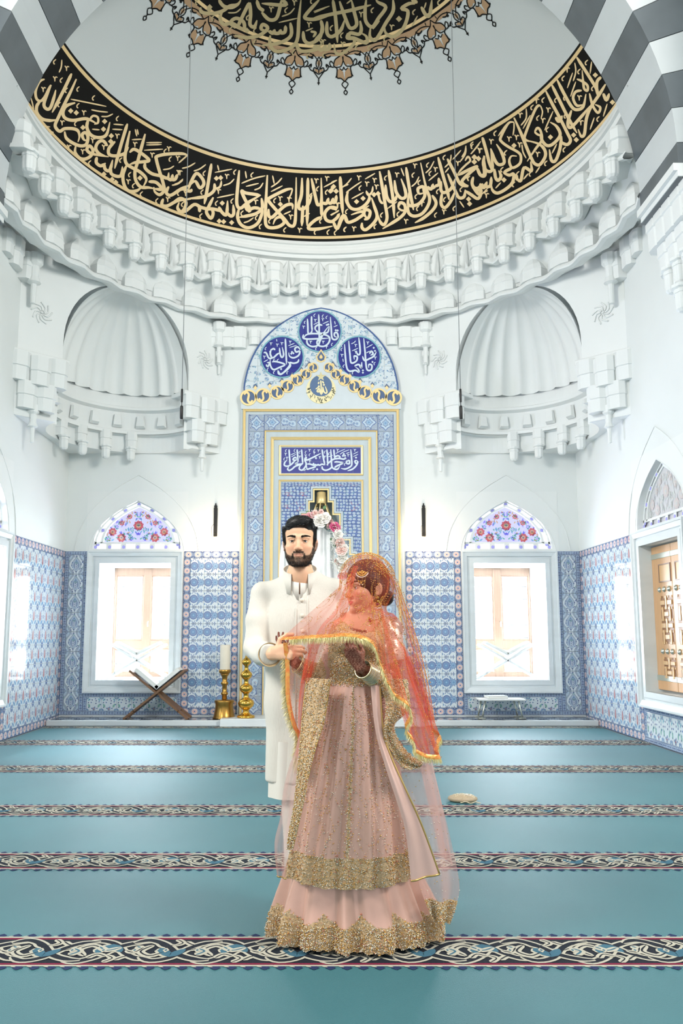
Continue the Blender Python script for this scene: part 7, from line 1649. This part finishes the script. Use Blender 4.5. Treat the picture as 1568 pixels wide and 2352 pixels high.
kam = gown([(1466, 770, 893, 0), (1500, 764, 890, 0), (1535, 758, 880, 0), (1562, 760, 872, .05), (1585, 752, 876, .25), (1650, 736, 895, .5), (1700, 722, 905, .65), (1800, 700, 920, .85), (1900, 681, 932, 1), (2006, 661, 944, 1)], YW + .02, lambda y_: np.interp(y_, [1450, 1560, 1700, 2006], [.70, .72, .66, .62]), 16, .085, 90, 3, lambda th, t: -.018 * t ** 6 * np.sin(th) * -1)
def kmi(u, v): th = v * 2 * PI; return np.where(u > .89, 1, np.where(np.abs(th - 4.63) < .035, 1, np.where(u < .19, 1, 0)))
kam.mesh('gown', [M_ROSE, M_GOLDCL], bride, kmi)['label'] = 'fitted rose satin coat dress with gold beaded hem and front line'
leh = gown([(1940, 672, 935, .4), (2000, 658, 958, .6), (2050, 644, 980, .8), (2100, 633, 1000, 1), (2140, 628, 1006, 1.1), (2168, 628, 1004, 1.1)], YW + .06, lambda y_: np.interp(y_, [1940, 2168], [.52, .62]), 14, .13, 60, 8, None)
S_ = leh.S                                                                                   # let the hem end on the carpet
zb = S_[-1, 0, 2]; t_ = np.linspace(0, 1, S_.shape[0])[:, None]; S_[:, :, 2] += t_ ** 2 * (.012 - zb) + t_ ** 8 * .010 * np.abs(np.sin(26 * np.linspace(0, 2 * PI, 241)))[None]
def lmi(u, v): th = v * 2 * PI; return np.where(u > .58 + .14 * np.abs(np.sin(th * 6.5 + .4)) ** .7, 1, 0)
leh.mesh('skirt', [M_ROSE, M_GOLDCL], bride, lmi)['label'] = 'wide rose satin skirt with scalloped gold beaded border sweeping the carpet'
rs = np.random.RandomState(21)
def scatter(sh, n, acc, off=.003):
    u, v = rs.rand(n * 4), rs.rand(n * 4); k = acc(u, v) > rs.rand(n * 4); u, v = u[k][:n], v[k][:n]; return sh.at(u, v) + front(sh.nrm(u, v)) * off, u, v
vis = lambda v: (np.sin(v * 2 * PI) < .25)
P1, u1, v1 = scatter(kam, 8200, lambda u, v: vis(v) * np.where(u > .885, 1, np.where(u < .2, .9, np.where(np.abs(v * 2 * PI - 4.63) < .05, 1, 0))))
# sprays on the skirt panels: wavy stems with leaves
SP, SR = [], []
for k in range(24):
    v0 = .52 + .46 * (k + .5) / 24; ph = rs.uniform(0, 6.28)
    for t in np.linspace(.24, .90, 62):
        vv = v0 + .010 * math.sin(t * 34 + ph) * (.4 + t); p = kam.at(t, vv); SP.append(p); SR.append((0, 0, 0))
        if rs.rand() < .42:
            d = np.array([rs.normal() * .6, 0, rs.normal() * .6]); q = kam.at(t + rs.normal() * .008, vv + rs.normal() * .010); SP.append(q); SR.append(d)
SP = np.array(SP); SR = np.array(SR); SP = SP + np.array([0, -.004, 0])
P1r = rs.normal(size=P1.shape) * np.array([1, .1, 1]) * (rs.rand(len(P1), 1) < .3)
unw(beads('beadwork', np.concatenate([P1, SP]), .0027, bride, seed=2, rod=np.concatenate([P1r, SR])))
P2, u2, v2 = scatter(leh, 9500, lambda u, v: vis(v) * (u > .56 + .14 * np.abs(np.sin(v * 2 * PI * 6.5 + .4)) ** .7) * (.35 + .65 * (u > .72)), .004)
unw(beads('beadwork', P2, .0029, bride, seed=3, rod=rs.normal(size=P2.shape) * (rs.rand(len(P2), 1) < .25)))
# bodice and sleeves
F3 = Field(lines(wx - .30, wx + .36, [(-9, 9)], .0065, .02), lines(3.26, 3.90, [(-9, 9)], .0065, .02), lines(1.02, 1.47, [(-9, 9)], .0065, .02))
bx_ = (at(768, 1480, YW).x + at(893, 1480, YW).x) / 2
F3.cap((bx_ + .005, YW + .015, 1.31), (bx_ - .012, YW + .02, 1.12), .128, .112, .03, flat=((0, 1, 0), .68)); F3.ell((bx_ - .055, YW - .065, 1.275), (.058, .052, .055), .03); F3.ell((bx_ + .035, YW - .06, 1.275), (.058, .052, .055), .03)
F3.chain([bsR + np.array([.0, 0, -.02]), beR, beR * .45 + bwR * .55], [.050, .050, .043], .02); F3.chain([bsL + np.array([.0, 0, -.012]), (bsL + beL) / 2, beL, beL * .45 + bwL * .55], [.052, .056, .052, .042], .02)
F3.ell((bx_ + .005, YW - .055, 1.425), (.098, .115, .118), .012, None, True); F3.ell((bx_ + .01, YW + .02, 1.46), (.11, .10, .075), .012, None, True)
X, Y, Z = F3.pts((slice(None),) * 3); F3.f += (.0022 * np.sin(X * 70 + Z * 50) * np.sin(Z * 63 + Y * 40)).astype(np.float32)
V3, Q3 = F3.mesh(); cen = V3[Q3].mean(1)
slv = lambda C, e, w_: (np.linalg.norm(C - (e * .45 + w_ * .55), axis=1) < .085)
mi = np.where(slv(cen, beR, bwR) | slv(cen, beL, bwL), 1, 0); mi = np.where((cen[:, 2] < 1.40) & (cen[:, 0] > wx - .10) & (cen[:, 0] < wx + .15) & (cen[:, 1] < YW) & (np.linalg.norm(cen - bsL, axis=1) > .07), 1, mi)
unw(np_mesh('bodice', V3, Q3, [M_ROSE, M_GOLDCL], bride, mi, smooth_iter=2))
N3 = vnorm(V3, Q3); N3 *= np.sign(np.sum(N3 * (V3 - np.array([bx_, YW, 1.2])), 1).mean()); wv = np.where((N3[:, 1] < .2), 1, .02) * np.where(slv(V3, beR, bwR) | slv(V3, beL, bwL), 3, 1) * np.where((V3[:, 0] > wx - .10) & (V3[:, 0] < wx + .16), 1.6, .5)
ix = rs.choice(len(V3), 3600, p=wv / wv.sum()); unw(beads('beadwork', V3[ix] + N3[ix] * .003, .0023, bride, seed=5, rod=rs.normal(size=(3600, 3)) * (rs.rand(3600, 1) < .35)))
# bangles
M_BANG = [mat('pale_gold_bangle', (220, 204, 158), .2, .8), mat('silver_bangle', (218, 214, 200), .18, .85)]
def bangles(w_, e_, n, r0, r1, t0, t1):
    d = (e_ - w_) / np.linalg.norm(e_ - w_); u = np.cross(d, [0, 0, 1]); u /= np.linalg.norm(u); v = np.cross(u, d)
    for k in range(n):
        t = t0 + (t1 - t0) * k / (n - 1); r = r0 + (r1 - r0) * k / (n - 1) + (.002 if k in (0, n - 1) else 0); c = w_ + d * t; b = MB(); th = .0036 if k in (0, n - 1, n // 2) else .0024
        P = [c + (u * math.cos(a) + v * math.sin(a)) * r for a in np.linspace(0, 2 * PI, 37)]; b.tube([tuple(p) for p in P], th, 6, caps=False); unw(b.build('bangle', M_BANG[k % 2], bride))
bangles(bwR, beR, 13, .037, .041, .012, .092); bangles(bwL, beL, 13, .037, .041, .016, .092)
# ---- dupatta: embroidered borders and sheer panels
def edge(txt, n=40):
    P = []
    for p in txt.split(): a = [float(q) for q in p.split(',')]; P.append(tuple(at(a[0], a[1], a[2])))
    q = np.array(catmull(P, 8)); L = np.concatenate([[0], np.cumsum(np.linalg.norm(np.diff(q, axis=0), axis=1))]); t = np.linspace(0, L[-1], n); return np.stack([np.interp(t, L, q[:, i]) for i in range(3)], 1)
def drape(Lt, Rt, n=60, m=28, wav=.006, fr=3.0, bulge=.02, seed=0):
    A, B = edge(Lt, n), edge(Rt, n); v = np.linspace(0, 1, m)[None, :, None]; S_ = A[:, None] * (1 - v) + B[:, None] * v; t = np.linspace(0, 1, n)[:, None]; vv = np.linspace(0, 1, m)[None]
    S_[:, :, 1] += wav * np.sin(vv * fr * 2 * PI + 3 * t + seed) * (.3 + .7 * t) - bulge * np.sin(PI * vv); return Sheet(S_)
M_SHEER = sheer('rose_organza', (222, 184, 176), .40); M_GTRIM = mat('gold_piping', (190, 160, 98), .3, .7)
st = drape('704,1556,3.55 694,1646,3.50 686,1746,3.44 676,1845,3.40 664,1912,3.38 660,1950,3.38', '758,1560,3.50 746,1646,3.46 726,1713,3.42 709,1779,3.39 696,1845,3.37 672,1950,3.36', wav=.004, bulge=.012)
st.mesh('embroidered_border', M_GOLDCL, bride)['label'] = 'gold embroidered shawl border hanging from the right forearm'
P, u, v = scatter(st, 2600, lambda u, v: np.where((v < .1) | (v > .9) | (np.abs(v - .7) < .03), 1, .55)); PB = [P]
sl = drape('700,1625,3.56 679,1719,3.52 663,1762,3.48 651,1812,3.46 643,1878,3.44 630,1938,3.43 636,2012,3.43', '706,1625,3.53 688,1719,3.47 683,1762,3.45 678,1812,3.43 672,1878,3.41 664,1938,3.40 657,2018,3.40', wav=.006, fr=1.5, bulge=.0)
sl.mesh('sheer_panel', M_SHEER, bride); hm_ = Sheet(sl.S[int(sl.n * .88):]); hm_.mesh('panel_hem', M_ROSEL, bride)
rb = drape('850,1566,3.47 862,1679,3.43 885,1762,3.40 912,1845,3.38 931,1912,3.37 943,2022,3.36', '872,1566,3.47 880,1679,3.44 899,1740,3.42 931,1812,3.40 968,1895,3.40 1008,2006,3.40', wav=.010, fr=1.2, bulge=.012, seed=1)
rb.mesh('folded_border', M_ROSEL, bride)['label'] = 'folded plain satin shawl edge with gold piping'
b = MB(); b.tube([tuple(p) for p in rb.S[:, -1]] + [tuple(p) for p in rb.S[-1, ::-1]], .0042, 6); unw(b.build('gold_piping', M_GTRIM, bride))
gb = drape('868,1556,3.47 886,1620,3.45 880,1680,3.44 890,1718,3.44 925,1762,3.45 962,1764,3.48', '934,1560,3.52 940,1625,3.50 906,1662,3.48 916,1702,3.48 944,1735,3.49 972,1748,3.52', wav=.010, fr=1.6, bulge=.02, seed=2)
gb.mesh('embroidered_border', M_GOLDCL, bride); P, u, v = scatter(gb, 1900, lambda u, v: np.where((v < .15) | (v > .85), 1, .6)); PB.append(P)
sr = drape('900,1735,3.54 908,1790,3.54 925,1850,3.53 942,1930,3.52 955,2000,3.50 968,2050,3.49 992,2112,3.50', '978,1738,3.56 996,1779,3.58 1014,1845,3.60 1031,1912,3.60 1053,2021,3.58 1048,2070,3.57 1030,2118,3.56', wav=.018, fr=1.8, bulge=.02, seed=3)
sr.mesh('sheer_panel', M_SHEER, bride); he = Sheet(sr.S[int(sr.n * .86):] + np.array([0, -.004, 0])); he.mesh('embroidered_border', M_GOLDCL, bride); P, u, v = scatter(he, 700, lambda u, v: np.ones_like(u)); PB.append(P)
P, u, v = scatter(sr, 160, lambda u, v: np.ones_like(u)); PB.append(P)
b2 = drape('868,1500,3.62 905,1560,3.66 940,1640,3.66 960,1740,3.62 985,1850,3.60 1010,1960,3.58', '935,1490,3.70 955,1560,3.72 975,1640,3.72 990,1740,3.70 1015,1850,3.66 1040,1990,3.62', wav=.012, fr=2, seed=4)
b2.mesh('sheer_panel', M_SHEER, bride)
unw(beads('beadwork', np.concatenate(PB), .0024, bride, seed=7))
b = MB(); b.tube([tuple(p) for p in sl.S[-1]], .003, 6); b.tube([tuple(p) for p in st.S[:, 0]], .003, 5); b.tube([tuple(p) for p in st.S[:, -1]], .003, 5); unw(b.build('gold_piping', M_GTRIM, bride))
# ---- red veil over the head, its hem held out by both hands
M_VEIL = sheer('red_net_veil', (240, 112, 84), .135); M_RIB = mat('orange_gold_ribbon', (236, 128, 62), .35, .35, var=.35, scale=60, var_rgb=(236, 186, 96)); M_FR = mat('gold_fringe', (232, 220, 160), .4, .3)
top = hb + np.array([.012, .01, .128])
hemtxt = '647,1470,3.585 700,1467,3.48 760,1464,3.36 792,1462,3.325 830,1467,3.33 856,1481,3.345 870,1515,3.36 880,1552,3.37 905,1594,3.38 944,1640,3.40 934,1680,3.41 956,1728,3.44 1000,1742,3.50 1003,1700,3.64 990,1640,3.76 960,1590,3.84 910,1560,3.88 868,1530,3.86'
HN, VN = 150, 46; HEM = edge(hemtxt, HN); S_ = np.zeros((HN, VN, 3)); tt = np.linspace(0, 1, VN)
obst = [(BH.w((0, .004, .028)), .121), (BH.w((0, -.05, -.045)), .088), (BH.w((0, .106, -.050)), .088), (bsL + np.array([0, 0, -.01]), .072), ((bsL + beL) / 2, .075), (beL, .074)]
for i in range(HN):
    a = HEM[i]; P = top[None] * (1 - tt[:, None]) + a[None] * tt[:, None]; sag = .035 * np.sin(PI * tt) * (1 if i > HN * .30 else .25); P[:, 2] -= sag * .4
    for _ in range(3):
        for c, r in obst:
            d = P - c; L = np.linalg.norm(d, axis=1); k = L < r; P[k] = c + d[k] / (L[k][:, None] + 1e-9) * r
    S_[i] = P
for _ in range(6): S_[1:-1, 1:-1] = (S_[:-2, 1:-1] + S_[2:, 1:-1] + S_[1:-1, :-2] + S_[1:-1, 2:] + 4 * S_[1:-1, 1:-1]) / 8
uu = np.linspace(0, 1, HN)[:, None]; vv = tt[None]; cen_ = np.array([hb[0], hb[1], 0]); rad = S_ - cen_; rad[:, :, 2] = 0; rad /= np.linalg.norm(rad, axis=2)[..., None] + 1e-6
S_ += rad * ((.012 * np.sin(uu * 70 + 2 * vv) + .007 * np.sin(uu * 131 + 1)) * sm(vv, .25, .8) * np.where(uu < .30, .35, 1))[..., None] + rad * .004
veil = Sheet(S_); veil.mesh('veil', M_VEIL, bride)['label'] = 'sheer red net veil with gold scrollwork'
# denser inner layer seen as red folds beside the face and along the back
fold = drape('812,1300,3.50 792,1345,3.44 770,1400,3.44 735,1440,3.46 708,1500,3.52 690,1570,3.56', '822,1300,3.50 806,1360,3.42 792,1420,3.42 762,1450,3.43 738,1500,3.50 712,1570,3.55', n=60, m=16, wav=.008, fr=2, bulge=.01)
fold.mesh('veil_fold', sheer('red_net_fold', (242, 100, 74), .22), bride)
hang = drape('650,1476,3.60 655,1530,3.60 656,1600,3.58 668,1660,3.56 684,1698,3.55 678,1736,3.55', '738,1470,3.56 722,1522,3.57 706,1590,3.56 698,1640,3.55 692,1692,3.55 690,1740,3.54', n=70, m=26, wav=.016, fr=2.2, bulge=.01, seed=5)
hang.mesh('veil_corner', sheer('red_net_corner', (242, 130, 104), .12), bride)
hf = Sheet(hang.S[:, 16:]); hf.S = hf.S + np.array([0, -.006, 0]); hf.mesh('veil_fold', sheer('red_net_fold_2', (240, 90, 66), .34), bride)
bk = drape('856,1300,3.52 893,1330,3.56 915,1400,3.58 938,1480,3.60 962,1560,3.60 978,1650,3.58', '872,1296,3.58 908,1335,3.62 935,1400,3.66 962,1480,3.68 984,1570,3.68 1000,1660,3.64', n=70, m=20, wav=.010, fr=3, bulge=.012, seed=6)
bk.mesh('veil_fold', sheer('red_net_fold_3', (232, 104, 80), .26), bride)
lowr = drape('872,1530,3.50 892,1590,3.50 925,1640,3.50 935,1690,3.50 962,1725,3.52', '958,1500,3.64 975,1570,3.64 988,1640,3.62 996,1690,3.60 1000,1735,3.56', n=50, m=24, wav=.014, fr=2.5, seed=7)
lowr.mesh('veil_fold', sheer('red_net_fold_4', (214, 78, 62), .34), bride)
def ribbon_edge(P, w, down, name, m, off=.0):
    P = np.asarray(P); D = np.gradient(P, axis=0); D /= np.linalg.norm(D, axis=1)[:, None] + 1e-9; dn = np.asarray(down) if np.ndim(down) == 2 else np.tile(down, (len(P), 1)); S2 = np.stack([P, P + dn * w * .5, P + dn * w], 1); S2[:, 1, 1] -= .003; S2[:, :, 1] -= off; return Sheet(S2)
nf = int(HN * .76); upd = S_[:nf, -6] - S_[:nf, -1]; upd /= np.linalg.norm(upd, axis=1)[:, None]
rbn = ribbon_edge(S_[:nf, -1], .019, upd, '', None, .004); rbn.mesh('veil_ribbon', M_RIB, bride)['label'] = 'orange and gold ribbon along the veil hem'
rb2 = ribbon_edge(hang.S[:, 0], .020, np.array([1.0, 0, .0]), '', None, .004); rb2.mesh('veil_ribbon', M_RIB, bride)
def fringe(P, n, L, seed, base_dir=(0, 0, -1)):
    rs2 = np.random.RandomState(seed); t = rs2.rand(n) * (len(P) - 1); i = np.minimum(t.astype(int), len(P) - 2); a = (t - i)[:, None]; R_ = P[i] * (1 - a) + P[i + 1] * a; D = np.array(base_dir)[None] + rs2.normal(size=(n, 3)) * .28; D /= np.linalg.norm(D, axis=1)[:, None]; return R_, D, L * rs2.uniform(.6, 1.2, n)
fr = [fringe(S_[4:nf, -1] + np.array([0, -.005, 0]), 3200, .021, 1), fringe(hang.S[8:, 0], 800, .026, 2, (-.8, 0, -.6)), fringe(hang.S[-1], 260, .055, 3)]
unw(strands('veil_fringe', np.concatenate([f[0] for f in fr]), np.concatenate([f[1] for f in fr]), np.concatenate([f[2] for f in fr]), 0.0010, M_FR, bride, 2, .2))
# gold scrollwork and sequins on the veil
VP = []
for k in range(70):
    u0, v0 = rs.uniform(0, .74), rs.uniform(.15, .92); ph = rs.uniform(0, 6.28); R_ = rs.uniform(.012, .03)
    for q in np.linspace(0, 1, 34): VP.append((u0 + R_ * .6 * math.cos(ph + 7 * q) + .03 * q * math.cos(ph), v0 + R_ * 2 * math.sin(ph + 7 * q) + .10 * q * math.sin(ph * 1.7)))
for k in range(26):
    u0 = rs.uniform(0, .74); 
    for q in np.linspace(.12, .96, 80): VP.append((u0 + .012 * math.sin(q * 24 + k) + .03 * (q - .5), q))
for k in range(30):
    u0, v0 = rs.uniform(.02, .74), rs.uniform(.3, .9)
    for a in range(6): VP.append((u0 + .006 * math.cos(a), v0 + .018 * math.sin(a)))
VP = np.array(VP); VP = VP[(VP[:, 0] > .002) & (VP[:, 0] < .75) & (VP[:, 1] < .97)]
PV = veil.at(VP[:, 0], VP[:, 1]) - rad[0, 0] * 0; PV = PV + np.array([0, -.003, 0])
P, u, v = scatter(bk, 3600, lambda u, v: np.where(v < .7, 1, .3) * np.where(u < .8, 1, .5), .012); P5, u, v = scatter(hang, 380, lambda u, v: .5 + .5 * (np.sin(u * 40 + 9 * np.sin(v * 5)) > .8), .004); P6, u, v = scatter(rbn, 700, lambda u, v: np.ones_like(u), .004); P7, u, v = scatter(lowr, 700, lambda u, v: (np.sin(u * 34 + 7 * np.sin(v * 6)) > .75) + .08, .01); P8, u, v = scatter(fold, 300, lambda u, v: np.ones_like(u), .006)
ct = []
for k in range(1900):                                          # sequins over the crown of the head
    d = np.array([rs.normal() * .9 + .35, rs.normal() * .6 - .2, abs(rs.normal()) + .35]); d /= np.linalg.norm(d); c, r = obst[0]; ct.append(c + d * (r + .010))
unw(beads('veil_beadwork', np.concatenate([PV, P, P5, P6, P7, P8, np.array(ct)]), .0018, bride, mats=[M_B[0], mat('amber_sequins', (236, 160, 74), .25, .6), M_B[0]], seed=9))
# ---- jewellery
M_JG = mat('jewellery_gold', (222, 176, 96), .2, .85); M_PRL = mat('pearl', (238, 226, 210), .2, coat=.4)
def ornament(name, c, nrmv, layout, label=None):
    """cluster of small domes and drops on a gold ground; layout = (dx, dz, r, material)"""
    n = np.array(nrmv, float); n /= np.linalg.norm(n); r_ = np.cross([0, 0, 1], n); r_ /= np.linalg.norm(r_); up = np.cross(n, r_); b = MB()
    for dx, dz, r, mi in layout:
        o = np.array(c) + r_ * dx + up * dz; rings = [[tuple(o + n * (r * .7 * math.sin(t)) + (r_ * math.cos(a) + up * math.sin(a)) * r * math.cos(t)) for a in np.linspace(0, 2 * PI, 9)[:-1]] for t in (-.4, .1, .6, 1.1, 1.5)]; b.loft(rings, mi)
    return unw(b.build(name, [M_JG, M_PRL, mat('ruby_stone', (150, 30, 40), .1, coat=1)], bride, fix=False))
fl = [(.0, .0, .007, 2)] + [(.010 * math.cos(a), .010 * math.sin(a), .0042, 0) for a in np.linspace(0, 6.28, 9)[:-1]] + [(.017 * math.cos(a), .017 * math.sin(a), .003, 1) for a in np.linspace(3.4, 6.0, 9)] + [(0, -.021, .005, 0), (0, -.030, .004, 1)]
ornament('forehead_jewel', BH.w((.008, -.097, .050)), BH.R @ np.array([0, -1, .25]), fl)
fan = [(r * math.cos(a), r * math.sin(a) + .012, s, m) for r, s, m, n_ in ((.0, .006, 0, 1), (.010, .0048, 0, 6), (.020, .0045, 0, 10), (.029, .0035, 1, 14)) for a in np.linspace(-PI + .35, -.35, n_)] + [(x_, -.036, .0035, 0) for x_ in (-.012, -.004, .004, .012)] + [(0, -.044, .005, 0), (-.006, -.052, .003, 1), (.006, -.052, .003, 1)]
ornament('side_head_jewel', BH.w((.066, -.062, .062)), BH.R @ np.array([.62, -.62, .35]), fan)
jh = BH.w((.088, .006, -.048))
ornament('earring', jh + np.array([-.004, -.012, -.004]), (-.3, -1, 0), [(0, 0, .007, 0), (0, -.016, .0055, 0)] + [(.012 * math.cos(a), -.030 + .010 * math.sin(a), .0042, 0) for a in np.linspace(0, 6.28, 9)[:-1]] + [(0, -.030, .006, 2)] + [(x_, -.046 - .003 * (abs(x_) < .006), .003, 1) for x_ in (-.012, -.006, 0, .006, .012)] + [(0, -.058, .0035, 0)])
# strings of pearls: ear chain, choker
def string(P, r, name, mi=1, n=None):
    q = np.array(catmull([tuple(p) for p in P], 10)); b = MB()
    for p in q[::2]: b.lathe([(0, -r), (r * .8, -r * .6), (r, 0), (r * .8, r * .6), (0, r)], tuple(p), 7)
    return unw(b.build(name, M_PRL if mi else M_JG, bride))
string([jh + np.array([-.01, -.012, .01]), BH.w((.066, -.058, -.048)), BH.w((.045, -.082, -.052)), BH.w((.014, -.101, -.042))], .0014, 'nose_chain')
string([jh + np.array([0, -.01, .03]), BH.w((.086, -.02, .03)), BH.w((.074, -.05, .055)), BH.w((.055, -.06, .075))], .0014, 'ear_chain', 0)
nb = np.array([nk[0] + .002, nk[1] + .001, 1.40])
for k in range(5):
    z_ = 1.412 - .0070 * k; r_ = .0475 + .0022 * k; c = nb; A = np.linspace(-PI * 1.02, .12, 40)
    P = [(c[0] + r_ * math.cos(a), c[1] + r_ * math.sin(a), z_ - .010 * math.sin(-a) ** 2 + .010 * math.cos(a)) for a in A]; string(P[::2], .0021, 'choker_strand')
ornament('choker_pendant', (nb[0] - .020, nb[1] - .058, 1.366), (-.2, -1, .1), [(0, .012, .006, 0), (0, 0, .008, 2)] + [(.012 * math.cos(a), .012 * math.sin(a) - .002, .0042, 0) for a in np.linspace(0, 6.28, 10)[:-1]] + [(0, -.022, .005, 1), (0, -.031, .0035, 0)])
string([(nb[0] - .05, nb[1] - .04, 1.36), (nb[0] - .03, nb[1] - .075, 1.32), (nb[0] + .0, nb[1] - .092, 1.30), (nb[0] + .03, nb[1] - .075, 1.325), (nb[0] + .06, nb[1] - .03, 1.385)], .003, 'long_necklace')
